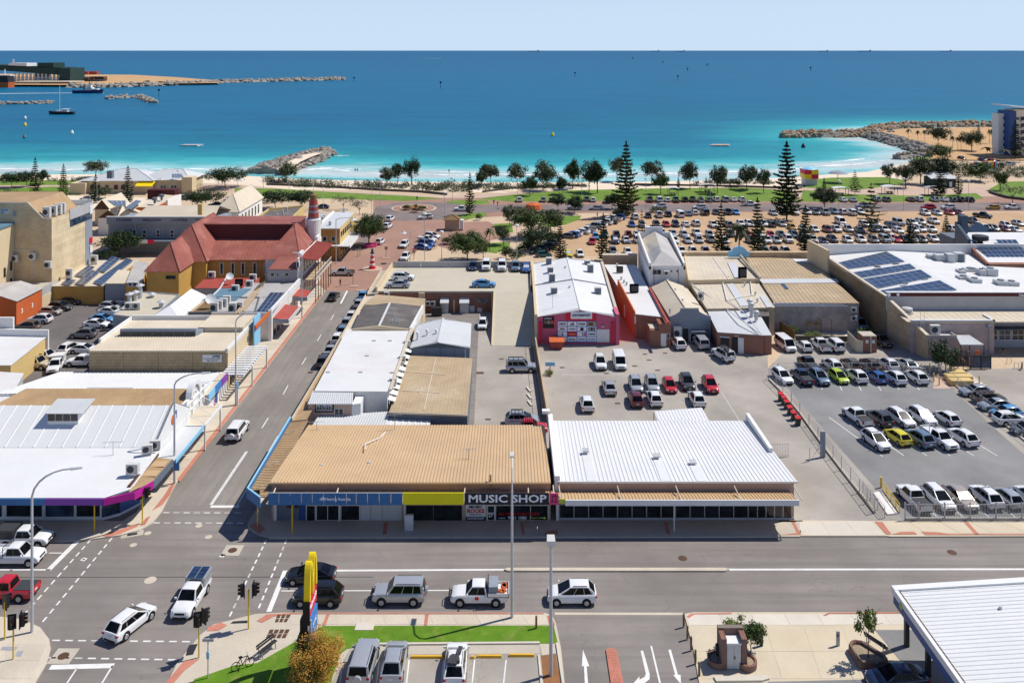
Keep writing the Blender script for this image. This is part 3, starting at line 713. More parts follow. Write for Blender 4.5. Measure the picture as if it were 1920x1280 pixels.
MB().P([(rc.x+(p.x-rc.x)*.62,rc.y+(p.y-rc.y)*.62)for p in pts],.1,.34).B('inner_kerb',W.e7,t)
MB().P([(rc.x+(p.x-rc.x)*.56,rc.y+(p.y-rc.y)*.56)for p in pts],.1,.38).B('garden_bed',W.soil,t)
def fp(name,px,mat='e6',h=.12):return raised(name,px,h,AG[mat])
north=fp('footpath',[(1500,1004),(520,1007),(501,1006),(487,1002),(475,996),(466,988),(464,982),(470,970),(482,953),(700,560),(740,560),(560,975),(1505,975)],'c2')
p=[G(x,y,.12)for x,y in((520,1004.5),(1500,1002.5),(1500,978),(520,978))];Ap(north,*p,22,1,.12,W.c2)
west=fp('footpath',[(-1200,1014),(120,1014),(172,1010),(222,1003),(262,993),(285,980),(303,958),(330,905),(395,826),(480,716),(560,610),(610,545),(600,535),(560,545),(395,760),(255,960),(230,976),(-1200,976)])
w0=[G(x,y,.12)for x,y in((338,898),(597,560))];w1=[G(x,y,.12)for x,y in((300,898),(566,560))]
Ap(west,w0[0],w0[1],w1[1],w1[0],30,1,.12,W.e6)
east=fp('footpath',[(1462,1004),(1505,1004),(1662,1004),(1670,1005),(2600,1003),(2600,972),(1690,976),(1640,976),(1460,974)],'g5')
Ap(east,G(1505,1003,.12),G(1660,1003,.12),G(1632,977,.12),G(1492,977,.12),3,1,.12,W.e0)
Ap(east,G(1672,1000,.12),G(2250,999,.12),G(2160,978,.12),G(1648,978,.12),9,1,.12,W.g5)
swest=fp('footpath',[(-400,1155),(0,1155),(42,1160),(75,1175),(92,1197),(95,1215),(88,1240),(65,1280),(50,1310),(-400,1310)],'e6')
south=fp('footpath',[(300,1310),(330,1245),(375,1190),(400,1170),(455,1156),(480,1150),(530,1147.5),(1020,1147.5),(1034,1152),(1042,1166),(1052,1215),(1062,1310)],'e6')
sl1=Ap(south,G(545,1170,.12),G(1036,1170,.12),G(1022,1152,.12),G(545,1152,.12),11,1,.12,W.e6)
fore=fp('forecourt',[(1283,1150),(1300,1147),(2400,1146),(2600,1310),(1316,1310),(1300,1215)],'g5',.1)
Ap(fore,G(1292,1172,.1),G(1860,1170,.1),G(1840,1150,.1),G(1286,1151,.1),9,1,.1,W.e0)
Ap(fore,G(1316,1272,.1),G(1690,1272,.1),G(1650,1174,.1),G(1292,1174,.1),5,2,.1,W.g5)
AN('forecourt_road',[(1440,1277),(1612,1273),(1630,1275),(1660,1310),(1430,1310)],.114,W.h7)
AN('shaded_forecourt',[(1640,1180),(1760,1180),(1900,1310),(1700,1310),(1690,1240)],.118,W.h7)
def band(par,px,z=.137,name='brick_band'):return AJ(name,[G(x,y,z)for x,y in px],W.g4,None,par)
for px in([(545,1147.8),(1020,1147.8),(1020,1150),(545,1150)],[(612,1151),(618,1151),(611,1171),(604,1171)],[(797,1151),(804,1151),(801,1171),(795,1171)],[(481,1163),(500,1151),(545,1148),(545,1151),(515,1154),(492,1166)],[(390,1175),(415,1166),(426,1171),(410,1181),(388,1182)],[(310,1280),(345,1238),(374,1234),(345,1257),(325,1280)],[(1032,1153),(1040,1168),(1040,1172),(1029,1168),(1026,1153)]):band(south,px,.146)
for px in([(310,1003),(318,1003),(318,1003)],):pass
for px in([(1288,1154),(1296,1149),(1372,1147.5),(1372,1150),(1302,1151),(1291,1158)],[(1553,1147.5),(1700,1146.5),(1700,1149),(1556,1150),(1548,1154),(1543,1153)]):band(fore,px,.124)
for px in([(1467,1002),(1502,1002),(1490,978),(1484,978),(1494,998)],[(1640,977),(1655,978),(1671,1001),(1662,1001)],[(1672,1001),(1690,996),(1714,996),(1720,1001)],[(1727,996),(1760,997),(1780,1000),(1920,1000),(2300,1000),(2300,1002),(1735,1002)],[(1806,977),(1814,977),(1836,1001),(1828,1001)]):band(east,px,.15)
for px in([(262,985),(274,970),(283,966),(272,983)],[(285,957),(305,945),(318,928),(330,903),(322,905),(308,928)],[(190,1003),(222,993),(262,980),(258,986),(225,1000),(200,1006)],[(333,897),(600,551),(602,555),(337,903)]):band(west,px,.14)
for px in([(467,985),(482,978),(498,990),(486,1000)],[(718+2,979),(727,979),(725,1001),(717,1001)],[(976,979),(981,979),(984,1001),(979,1001)],[(1245,979),(1251,979),(1257,1001),(1250,1001)],[(1018,1001),(1030,995),(1045,993),(1046,1001)]):band(north,px,.15)
b=MB();a0,a1,a2,a3=(G(x,y,.13)for x,y in((505,1007.6),(1500,1005),(1500,1002.6),(505,1005.2)));b.P([(q.x,q.y)for q in(a0,a1,a2,a3)],-.05,.135);b.B('kerb',W.e7,north)
t=AN('verge_lawn',[(605,1172.5),(1038,1171.5),(1046,1205),(700,1209),(652,1215),(638,1225),(620,1280),(600,1310),(340,1310),(365,1272),(440,1246),(482,1242),(571,1192)],.142,W.near_grass)
AN('front_car_park',[(655,1217),(700,1209),(1012,1206),(1020,1240),(1040,1330),(600,1330),(630,1260)],.148,W.g0)
AN('planter_strip',[(1014,1228),(1042,1224),(1056,1310),(1022,1310)],.152,W.soil)
b=MB()
for a,c in(((1044,1206),(1060,1310)),((1010,1228),(1018,1310))):
 p,q=G(*a,.15),G(*c,.15);n=(q-p).normalized().cross(Zv(1))*.08;b.X([p-n,q-n,q+n,p+n],[v+Zv(.1)for v in(p-n,q-n,q+n,p+n)])
b.B('kerb',W.e0,south)
b=MB();p,q=G(690,1209.5,.15),G(1012,1207,.15);b.X([p,q,q+AA((0,.2,0)),p+AA((0,.2,0))],[v+Zv(.1)for v in(p,q,q+AA((0,.2,0)),p+AA((0,.2,0)))]);b.B('kerb',W.e0,south)
AN('concrete_apron',[(655,1216),(700,1210),(1011,1208),(1013,1224),(690,1226)],.152,W.c2)
b=MB();p=G(684,1174,.15);b.box((p.x,p.y,.16),(1.5,.9,.05));b.B('utility_lid',W.e0,south)
for i,px in enumerate(([(519,1151),(547,1150.5),(538,1166),(514,1166.5)],[(505,1179),(545,1178.5),(536,1196),(497,1196.5)])):
 g=bpy.data.objects.new('x',None);bpy.data.objects.remove(g)
 Ap(south,*[G(x,y,.13)for x,y in(px[3],px[2],px[1],px[0])],4 if i else 3,2,.135,W.c3,.05,'tree_grate')
for px in([(355,1208),(371,1206),(362,1226),(348,1228)],[(437,1164),(464,1162),(464,1167),(432,1168)]):AJ('service_lid',[G(x,y,.139)for x,y in px],W.b2,None,south)
for px in([(5,1211),(34,1212),(27,1219),(0,1218)],[(33,1220),(45,1219),(39,1230),(28,1229)]):AJ('service_lid',[G(x,y,.139)for x,y in px],W.b7,None,swest)
Ap(swest,G(-60,1272,.12),G(62,1272,.12),G(88,1206,.12),G(-60,1206,.12),4,2,.12,W.e6)
def AW(a,c,wd=.13,mat='d3',z=.012,name='lane_line'):
 p,q=G(*a,z),G(*c,z);n=(q-p).normalized().cross(Zv(1))*wd/2
 return AJ(name,[p-n,q-n,q+n,p+n],AG[mat],None,ROAD)
def dashes(a,c,wd=.15,on=.62,off=.42,mat='d3',name='crossing_dash',z=.012):
 p,q=G(*a,z),G(*c,z);L=(q-p).length;d=(q-p)/L;n=d.cross(Zv(1))*wd/2;s=0
 while s+on<L:
  u,v=p+d*s,p+d*(s+on);AJ(name,[u-n,v-n,v+n,u+n],AG[mat if rnd.random()>.2 else 'worn_paint'],None,ROAD);s+=on+off
AW((628,1069),(950,1067.2),.26);AW((1362,1067),(2600,1065.5),.26)
AW((527,1107),(842,1106),.13);AW((535,1069),(504,1146),.42,name='stop_line')
for a,c in(((499,1012),(428,1160)),((537,1012),(482,1147)),((170,1011),(41,1156)),((210,1008),(75,1171)),((288,979.5),(466,980)),((306,960.5),(470,961)),((98,1199.5),(356,1202)),((90,1232),(332,1236))):dashes(a,c)
AW((144,1015),(90,1069),.5,name='stop_line');AW((-200,1067),(95,1067.5),.18);AW((92,1036),(116,1036),.13)
AW((395,949),(448,949),.45,name='stop_line');AW((397,946),(464,846),.13);AW((394,946),(461,846),.13);AW((443,949),(521,817),.13)
AW((94,1250),(213,1247),.5,name='stop_line');AW((144,1252),(122,1285),.12);AW((211,1247),(188,1285),.13)
for a,c in(((574,670),(566,683)),((540,722),(531,739)),((503,783),(491,802)),((626,590),(620,600)),((602,627),(595,639))):AW(a,c,.13)
AW((651,545),(639,569),.35)
b=MB();p,q=G(952,1067,.1),G(1360,1067,.1);b.P([(p.x,p.y-.22),(q.x,q.y-.22),(q.x+.35,q.y),(q.x,q.y+.22),(p.x,p.y+.22),(p.x-.35,p.y)],0,.14);b.B('median_kerb',W.e7,ROAD)
AW((-200,1081.5),(700,1081),.06,'trim_black',.01,'tar_seam')
for x,y,r in((282,1087,.52),(250,1021,.33),(373,985,.33),(391,1006,.33),(277,999,.33)):
 c=G(x,y,.01);MB().L((c.x,c.y,0),[(r,0),(r,.013),(r*.72,.013),(r*.7,.009),(r*.62,.016),(.01,.016)],20).B('manhole_cover',W.e7,ROAD)
for x,y in((436,1031),(119,1229),(582,698),(1785,1035),(1280,1046)):
 c=G(x,y,.01);b=MB()
 if x<500:b.box((c.x,c.y,.004),(1.7,1.7,.016));b.B('cover_surround',W.c2,ROAD);b=MB()
 b.L((c.x,c.y,0),[(.42,0),(.42,.016),(.36,.016),(.01,.018)],18);b.B('manhole_cover',W.c3,ROAD)
c=G(248,1001,.01);MB().box((c.x,c.y,.004),(2,.9,.016),.35).B('cover_surround',W.c2,ROAD);MB().box((c.x,c.y,.01),(.9,.4,.02),.35).B('drain_grate',W.b2,ROAD)
for x,y in((157,1048),(417,1041)):
 c=G(x,y,.01);MB().box((c.x,c.y,.004),(.45,.45,.016),-.3).B('survey_mark',W.d3,ROAD);MB().box((c.x,c.y,.008),(.2,.2,.016),-.3).B('survey_mark',W.black,ROAD)
def mpoly(px,mat='d3',z=.012,name='arrow'):return AJ(name,[G(x,y,z)for x,y in px],AG[mat],None,ROAD)
mpoly([(1093,1217),(1105,1248),(1100,1248),(1105,1310),(1098,1310),(1095,1248),(1091,1248)])
mpoly([(1201,1219),(1206,1219),(1218,1262),(1218,1272),(1208,1280),(1195,1284),(1196,1290),(1186,1282),(1199,1267),(1199,1273),(1209,1268),(1211,1262)])
mpoly([(1253,1217),(1258,1217),(1271,1264),(1276,1264),(1277,1282),(1262,1264),(1266,1264)]);AW((1221,1210),(1240,1290),.14)
b=MB().P([(v.x,v.y)for v in(G(x,y,.1)for x,y in((1136,1217),(1141,1214),(1150,1214),(1156,1218),(1176,1310),(1150,1310)))],0,.12);med=b.B('brick_median',W.g4,ROAD)
Ap(med,G(1151,1300,.12),G(1172,1300,.12),G(1154,1219,.12),G(1138,1219,.12),6,16,.115,W.g4,.012,'brick',.014,.003)
AW((1040,1149.5),(1282,1150),.3,'e7',.012,'driveway_edge')
for x in(640,709,765,830,888,947):AW((x+2,1236),(x-6,1310),.1,'d3',.156)
for px in((1542,730),(1579,732),(1615,732),(1652,732),(1686,730),(1724,731),(1506,728)):
 p=G(*px,.016);d=AA((2.1,11,0)).normalized();n=AA((d.y,-d.x,0))*.05;q=p+d*5.2
 AJ('bay_line',[p-n,q-n,q+n,p+n],W.d3,None,bpy.data.objects['car_park'])
for x,y in((1695,854),(1738,854),(1782,854),(1826,854),(1870,854),(1655,855)):
 p=G(x,y,.016);d=AA((-2.4,11,0)).normalized();n=AA((d.y,-d.x,0))*.05;q=p+d*10.8
 AJ('bay_line',[p-n,q-n,q+n,p+n],W.d3,None,bpy.data.objects['car_park'])
for x,y in((1757,968),(1806,969),(1855,969),(1904,969)):
 p=G(x,y,.016);d=AA((-1.2,11,0)).normalized();n=AA((d.y,-d.x,0))*.05;q=p+d*5
 AJ('bay_line',[p-n,q-n,q+n,p+n],W.d3,None,bpy.data.objects['car_park'])
LOT=bpy.data.objects['lot']
for a,c in(((1353,735),(1387,789)),((1052,702),(1182,702))):
 p,q=G(*a,.012),G(*c,.012);n=(q-p).normalized().cross(Zv(1))*.06;AJ('bay_line',[p-n,q-n,q+n,p+n],W.worn_paint,None,LOT)
b=MB()
for x,y in((940,673),(900,699),(915,786),(1054,689),(1209,664),(1247,662),(1217,675),(1233,694),(1158,756),(1137,700),(1190,686)):
 c=G(x,y);b.box((c.x,c.y,.012),(.7 if x!=900 else 1.1,.45 if x!=900 else.8,.012))
b.B('drain_grate',W.c3,LOT,AH='stuff')
def awning(parent,x0,x1,Yf,Yb,zf,zb,Ai,fas,pitch=.3,lower=0,fname='fascia'):
 m=MB();m.R((x0,Yf+.06,zf),(x1,Yf+.06,zf),(x1,Yb,zb),(x0,Yb,zb),pitch,.06,.1);m.quad((x0,Yf+.06,zf-.05),(x0,Yb,zb-.05),(x1,Yb,zb-.05),(x1,Yf+.06,zf-.05))
 return m.B('awning_roof',Ai,parent)
YF,YA=85.2,82.62
def zpx(y,Y):return H-(y-HY)*Y/F
def xpx(x,Y):return(x-CX)*Y/F
t=AC('shop_row','tan-roofed corner shop row with blue, yellow and black awning fascias facing the main road','shop',(-10,YF,0))
XL,XR=-24,3.85
MB().P([(XL,YF),(XR,YF),(XR,100.9),(XL,100.9)],0,[3.93,3.93,2.5,2.5]).B('wall',W.g9,t)
b=MB();z0,z1=4,2.6;b.R((XL-.15,YF-.25,z0),(XR,YF-.25,z0),(XR,101.1,z1),(XL-.15,101.1,z1),.33,.055,.11);b.S([(XL-.15,YF-.25,z0-.01),(XR,YF-.25,z0-.01),(XR,101.1,z1-.01),(XL-.15,101.1,z1-.01)],.08)
b.B('roof',W.e4,t)
MB().bx(XL-.2,XR,YF-.4,YF-.26,3.86,4.02).B('gutter',W.e4,t)
for x in(620,755,815,845,880,960,1011):
 X=xpx(x,YF);MB().bx(X-.012,X+.012,YF-.012,YF,3.05,3.85).B('wall_joint',W.e1,t)
awning(t,xpx(500,YA),xpx(1045,YA),YA,YF,3.18,3.05,W.e4,None)
b=MB();X0,X1=xpx(499,YA),xpx(1046,YA);b.bx(X0,X1,YA-.02,YA+.06,3.06,3.16);b.B('awning_edge',W.a0,t)
xs=[503,523,544,565,585.5,607,629,649.5,668,689,711,733,755]
for a,c in zip(xs,xs[1:]):AF(t,'fascia_panel',a+.35,924,c-.35,946,YA,.06,W.e8)
MB().bx(xpx(503,YA),xpx(755,YA),YA-.04,YA+0,4.14,4.2).B('fascia_cap',W.a0,t)
f=AF(t,'fascia_panel',755.5,923,870,945,YA,.06,W.yellow_fascia);f['label']='bright yellow fascia board'
f=AF(t,'fascia_panel',870.7,923.5,1029.5,945,YA,.07,W.a6);f['label']='black fascia board reading MUSIC SHOP'
AR(f,'MUSIC SHOP',AT(951,934.2,YA)+AA((0,-.09,0)),1.02,W.a9,Ae=.022,AO=7.55)
f=AF(t,'fascia_panel',1030,924,1047,945,YA,.07,W.g3);f['label']='pink fascia board with music notes'
o=AT(1038,934,YA)
b=MB()
for dx in(-.17,.17):b.cyl((o.x+dx,YA-.08,o.z-.28),(o.x+dx,YA-.1,o.z-.28),.085,.085,10);b.bx(o.x+dx+.05,o.x+dx+.09,YA-.1,YA-.08,o.z-.28,o.z+.32)
b.bx(o.x-.12,o.x+.26,YA-.1,YA-.08,o.z+.24,o.z+.32);b.B('music_note',W.a6,f)
fp_=t.children[0]
AR(t,'Hearing Australia',AT(634,934.5,YA)+AA((0,-.08,0)),.4,W.a9,Ae=.008,AO=2.45)
b=MB();o=AT(604.5,933.5,YA)
for i,(dx,hh)in enumerate(((-.2,.16),(-.08,.3),(.05,.36),(.19,.26))):b.X([(o.x+dx-.05,YA-.08,o.z-.14),(o.x+dx+.04,YA-.08,o.z-.18),(o.x+dx+.04,YA-.07,o.z-.18),(o.x+dx-.05,YA-.07,o.z-.14)],[(o.x+dx-.02,YA-.08,o.z-.16+hh),(o.x+dx+.07,YA-.08,o.z-.2+hh),(o.x+dx+.07,YA-.07,o.z-.2+hh),(o.x+dx-.02,YA-.07,o.z-.16+hh)])
b.B('logo',W.a9,t)
for x,ytop in((519,909),(636,908),(872,909),(990,909),(1037,912)):
 b=MB();X=xpx(x,YF);b.T([(X,YF-.02,3.62),(X-0,YA+.1,3.2)],.07,6);b.B('awning_strut',W.a2,t)
AX0,AX1=-26.15,-24.05
MB().R((AX1,83.6,3.25),(AX1,100.9,3.25),(AX0,100.9,3.05),(AX0,84.4,3.05),.55,.05,.1).B('awning_roof',W.e1,t)
MB().P([(AX0,84.4),(AX0,100.9),(AX0-.1,100.9),(AX0-.1,84.35)],2.75,3.62).B('fascia',W.e8,t)
MB().P([(AX0-.1,84.35),(AX0,84.4),(-24.35,YA+.05),(-24.42,YA-.06)],2.75,3.72).B('fascia',W.e8,t)
MB().P([(AX0-.12,84.3),(AX0+.05,84.45),(AX0+.05,100.9),(AX0-.14,100.9)],3.63,3.7).B('fascia_cap',W.c4,t)
MB().P([(AX0-.1,84.35),(AX0+.02,84.45),(-24.33,YA+.05),(-24.42,YA-.08)],3.73,3.8).B('fascia_cap',W.c4,t)
MB().poly([(AX0,84.4,3.05),(-24.35,YA+.1,3.1),(-24,85.2,3.2),(-24,86,3.2)]).B('awning_roof',W.a2,t)
for y in(85.2,90,97.5):
 MB().T([(XL,y,3.75),(AX0+.1,y,3.15)],.04,5).B('awning_strut',W.a2,t)
def Aj(name,x0,y0,x1,y1,mat,dep=.05):return AF(t,name,x0,y0,x1,y1,YF,dep,mat)
Aj('pilaster',514,945,519,976,W.a0,.12)
Aj('window',519.5,946,558,975,W.a8,.05);Aj('window',559.5,946,573,975,W.e5,.05)
d=AL(t,574,946,592,976,YF,name='door',fw=.08);AL(t,593,946,636,975,YF,mull=1);AL(t,639,946,675,975,YF)
Aj('pilaster',635.8,944,638.6,979,W.a0,.2)
for a,c in((676,695),(696,716),(717,753)):Aj('wall_panel',a,946,c,975.5,W.a1,.06)
Aj('pilaster',757,946,761,976,W.a0,.1);AL(t,762,947,812,975,YF,fr=W.black);AL(t,813,947,866,975,YF,fr=W.black)
f=Aj('sign_board',873.5,944.5,911,967.5,W.a0,.08);c=AT(892,949,YF)+AA((0,-.1,0))
AR(f,'MUSIC',c,.36,W.a6,Ae=.012,AO=1.3);AR(f,'ROCKS',AT(892,956.8,YF)+AA((0,-.1,0)),.5,W.d8,Ae=.02,AO=1.7);AR(f,'GERALDTON !',AT(892,963.2,YF)+AA((0,-.1,0)),.17,W.a6,AO=1.25)
f=Aj('sign_board',873.5,968,911,974.8,W.a6,.08);AR(f,'GUITAR SHOP',AT(892,970.7,YF)+AA((0,-.1,0)),.22,W.a9,Ae=.006,AO=1.68)
d=AL(t,913,946,928.5,975.5,YF,name='door',fw=.1,trans=1);AR(d,'27',AT(920,965,YF)+AA((0,-.1,0)),.44,W.a9,Ae=.012)
wd_=AL(t,929,946,1028,975,YF,mull=2,fw=.06)
AR(wd_,'ALL YOUR MUSIC NEEDS',AT(973,962,YF)+AA((0,-.1,0)),.36,W.d8,Ae=.004,AO=4.1)
AR(wd_,'PHONE',AT(941,969.8,YF)+AA((0,-.1,0)),.18,W.a9,AO=.66);AR(wd_,'9921 1080',AT(970,969.5,YF)+AA((0,-.1,0)),.38,W.a9,Ae=.01,AO=1.85)
AR(wd_,'PARKING',AT(1003,969.6,YF)+AA((0,-.1,0)),.2,W.h3,AO=1.05)
b=MB();o=AT(1019,969.5,YF);b.P([],0,0)if False else b.X([(o.x-.3,YF-.1,o.z-.05),(o.x+.05,YF-.1,o.z-.05),(o.x+.05,YF-.09,o.z-.05),(o.x-.3,YF-.09,o.z-.05)],[(o.x-.3,YF-.1,o.z+.05),(o.x+.05,YF-.1,o.z+.05),(o.x+.05,YF-.09,o.z+.05),(o.x-.3,YF-.09,o.z+.05)])
b.add([(o.x+.05,YF-.1,o.z-.16),(o.x+.28,YF-.1,o.z),(o.x+.05,YF-.1,o.z+.16)],[(0,1,2)]);b.B('arrow',W.h3,wd_)
Aj('pilaster',1043,944,1047.5,976,W.a0,.14)
for x,y in((602,874),(692,869)):
 p=AT(x,y,0)if False else G(x,y,3.5);MB().L((p.x,p.y,p.z-.4),[(.1,0),(.1,.42),(.2,.45),(.17,.62),(.02,.66)],10).B('roof_vent',W.galv,t)
p0=G(723,809,2.8);MB().T([p0,p0+AA((-.3,-2.2,.3)),p0+AA((-1.6,-4.6,.7)),p0+AA((-1.2,-6.5,.95))],.06,5).B('conduit',W.a0,t)
def aerial(x,y,z,hh,AE,s=1):
 p=G(x,y,z);b=MB().T([p,p+Zv(hh)],.03,5);q=p+Zv(hh*.92)
 b.T([q+AA((-.9*s,0,0)),q+AA((.9*s,.2,0))],.02,4)
 for i in range(6):c=q+AA(((-.8+.3*i)*s,0,0));b.T([c+AA((0,-.35,0)),c+AA((0,.35,0))],.012,3)
 return b.B('aerial',W.b7,None,AV=p,AE=AE,cat='aerial',AP='rooftop aerials')
aerial(740,806,2.7,1.9,'thin television aerial at the rear edge of the tan shop roof');aerial(878,862,3.4,1.2,'small aerial lying low on the tan roof above the music shop');aerial(594,806,2.7,1,'short mast at the rear street corner of the tan shop roof')
b=MB();p=AT(919.5,912,YF-.1);b.T([p+Zv(-.1),p+Zv(1.2)],.1,6)
for i in range(8):b.box((p.x-.9+i*.26,p.y-.2,p.z-.32),(.16,.16,.16))
b.B('pole_mount',W.e1,None,AE='brown pole with string of small lamps above the music shop sign',cat='mount')
b=MB();p=G(767,993,.12);b.bx(p.x-.42,p.x+.42,p.y-.14,p.y+.14,.12,1.62);b.bx(p.x-.38,p.x+.38,p.y-.15,p.y-.14,1.2,1.5);b.B('parking_machine',W.a1,None,AE='pale ticket machine cabinet standing on the pavement under the yellow fascia',cat='machine')
t=AC('showroom','long white-roofed showroom with dark glass front beside the music shop','shop',(16,YF,0))
XL,XR,YB=4.38,28.2,100.9;YF2=85.35
MB().P([(XL,YF2),(XR,YF2),(XR,YB),(XL,YB)],0,[3.92,3.92,3.1,3.1]).B('wall',W.g9,t)
b=MB().R((XL+.45,YF2-.2,4),(XR+.25,YF2-.2,4),(XR-.1,YB,3.2),(XL+.45,YB,3.2),.42,.05,.1);b.S([(XL,YF2-.2,3.99),(XR+.25,YF2-.2,3.99),(XR-.1,YB,3.19),(XL,YB,3.19)],.1);b.B('roof',W.b8,t)
MB().P([(XL-.12,YF2-.05),(XL+.42,YF2-.05),(XL+.42,YB+.3),(XL-.12,YB+.3)],2.8,[4.45,4.45,3.9,3.9]).B('parapet',W.a4,t)
MB().P([(XR-.45,92),(XR-.05,92),(XR-.05,YB+.4),(XR-.45,YB+.4)],2.8,[4.12,4.12,3.95,3.95]).B('parapet',W.a4,t)
MB().box((XL-.35,YB+.5,4.1),(.9,.7,.35)).B('parapet_cap',W.a0,t)
MB().bx(XL+.4,XR+.3,YF2-.32,YF2-.2,3.86,4.03).B('gutter',W.a0,t)
for x in(1098,1231,1299):
 p=G(x,{1098:851,1231:861,1299:873}[x],3.65);b=MB().bx(p.x-.22,p.x+.22,p.y-.2,p.y+.2,3.4,4);b.S([(p.x-.34,p.y-.32,4.12),(p.x+.34,p.y-.32,4.12),(p.x+.34,p.y+.32,4.2),(p.x-.34,p.y+.32,4.2)],.12);b.B('roof_vent',W.galv,t)
 b=MB();q=[(p.x-.45,p.y-.25,3.72),(p.x+.75,p.y-.25,3.72)];k=(4-3.2)/(YB-YF2+.2)
 b.X([(p.x-.42,p.y-.22,3.95-k*(p.y-YF2)),(p.x+.55,p.y-.22,3.95-k*(p.y-YF2)),(p.x+.55,YF2-.2,3.95),(p.x-.42,YF2-.2,3.95)],[(p.x-.42,p.y-.22,4.06-k*(p.y-YF2)),(p.x+.55,p.y-.22,4.06-k*(p.y-YF2)),(p.x+.55,YF2-.2,4.06),(p.x-.42,YF2-.2,4.06)]);b.B('flat_sheet',W.b8,t)
awning(t,xpx(1046,YA),xpx(1498,YA),YA,YF2,3.4,2.9,W.e4,None,.33)
f=AF(t,'fascia',1060,936.5,1498,947,YA,.1,W.a0);f=AF(t,'fascia',1047.6,934.5,1059.7,943,YA,.08,W.lime)
for x in(1047,1156,1265,1374,1485):
 X=xpx(x,YF2);MB().T([(X,YF2-.02,3.7),(X+.12,YA+.1,3.42)],.06,6).B('awning_strut',W.a2,t)
xs=[1049+27.2*i for i in range(14)]+[1420,1436,1452,1468,1484]
for a,c in zip(xs,xs[1:]):AL(t,a,945,c,973.5,YF2,fr=W.b7,fw=.05)
MB().bx(XL,XR,YF2-.12,YF2,0,.32).B('plinth',W.b0,t)
b=MB();X=xpx(1264,YA+.6);b.T([(X,YA+.6,.12),(X,YA+.6,3.1)],.06,6);b.B('awning_post',W.a0,t)
t=AC('rear_canopy','small pale lean-to roof behind the white showroom, beside the parked red car row','canopy',G(1280,790))
b=MB();q=[G(1234,790,2.6),G(1330,790,2.6),G(1316,764,2.8),G(1226,771,2.8)];b.S(q,.1);b.R(*[v+Zv(.01)for v in q],.4,.04,.1);b.B('roof',W.b8,t)
b=MB();[b.cyl((v.x,v.y,0),v-Zv(.1),.06)for v in q[2:]];b.B('post',W.b7,t,AH='stuff')
t=AC('yard_gate','low white mesh gate beside the white showroom back corner','gate',G(1462,857))
b=MB();p,q=G(1443,856),G(1479,856)
for zz in(.15,1.5):b.T([p+Zv(zz),q+Zv(zz)],.03,5)
for i in range(13):c=p.lerp(q,i/12);b.T([c,c+Zv(1.5)],.02,4)
b.B('frame',W.galv,t)
def AK(name,AE,cat,px,z,An,Ai,z0=0,lip=0,rib=None,Aa=.12,sidemat=None):
 """block from the four photo corners of its roof (front-left, front-right, back-right, back-left); z = height or four heights"""
 zs=z if isinstance(z,(list,tuple))else[z]*4
 q=[G(x,y,zz)for(x,y),zz in zip(px,zs)];t=AC(name,AE,cat,(sum(v.x for v in q)/4,q[0].y,z0))
 MB().P([(v.x,v.y)for v in q],z0,[zz-.06 for zz in zs]).B('wall',An,t)
 b=MB();c=sum(q,AA())/4;r=[v+AA(((v.x-c.x),(v.y-c.y),0)).normalized()*Aa for v in q]
 b.S(r,.09)
 if rib:b.R(*[v+Zv(.004)for v in r],*rib)
 b.B('roof',Ai,t)
 if lip:
  for i in range(4):
   a,d=q[i],q[(i+1)%4];n=(d-a).normalized().cross(Zv(1))*.1;b=MB()
   b.X([v-Zv(.3)for v in(a-n,d-n,d+n,a+n)],[v+Zv(lip)for v in(a-n,d-n,d+n,a+n)]);b.B('parapet',An,t)
 return t,q
t,q=AK('white_flat_shop','flat white-roofed shop along the side street behind the studio box','shop',[(590,732),(726,733),(767,617),(651,617)],4.5,W.a4,W.c9,lip=0)
b=MB();p=AT(658,768,q[0].y);AL(t,675,747,680,752,q[0].y-.02);AL(t,704,747,709,752,q[0].y-.02)
for x,y in((688,667),(676,698),(701,639),(731,639),(615,698),(735,699)):
 c=G(x,y,4.5);MB().box((c.x,c.y,4.55),(.55,.25,.12)).B('rain_head',W.b0,t)
b=MB();a,c=q[1]+AA((.2,0,0)),q[2]+AA((.2,0,0));b.X([a,a+AA((.35,0,0)),c+AA((.35,0,0)),c],[v+Zv(.25)for v in(a,a+AA((.35,0,0)),c+AA((.35,0,0)),c)]);b.B('box_gutter',W.a2,t)
def AQ(x,y,z,AE,s=1,rz=0,w_=.95,h_=.8,d_=.45,fan=True,mat='f6',stand=.12):
 """condenser: casing on feet with a fan grille"""
 p=G(x,y,z)if not isinstance(x,AA)else x
 t=AC('air_conditioner',AE,'air conditioner',p,'air conditioning units',rz)
 b=MB();o=p;m=lambda vx,vy,vz:AA((vx,vy,vz))
 b.bx(-w_/2*s,w_/2*s,-d_/2*s,d_/2*s,stand,stand+h_*s)
 for sx in(-1,1):b.bx(sx*w_*.4*s-.03,sx*w_*.4*s+.03,-d_/2*s,d_/2*s,0,stand)
 ORG[t.name]=Zv(0);b.B('casing',AG[mat],t)
 b=MB().cyl((-.12*w_*s,-d_/2*s-.02,stand+h_*.5*s),(-.12*w_*s,-d_/2*s+.02,stand+h_*.5*s),min(w_,h_)*.36*s,None,12)if fan else b.bx(-w_*.4*s,w_*.4*s,-d_/2*s-.012,-d_/2*s,stand+h_*.12*s,stand+h_*.88*s)
 b.B('fan_grille',W.acgrille,t);return t
t,q=AK('studio_box','small cream rooftop studio box with black sign facing the tan roof','building',[(578,757),(660,757),(661,733),(587,733)],[3.95,3.95,4.4,4.4],W.g9,W.a1,rib=(.28,.04,.08),Aa=.1,z0=1.2)
Y=q[0].y;f=AF(t,'sign_board',590.5,757.5,626,772.5,Y,.06,W.a6)
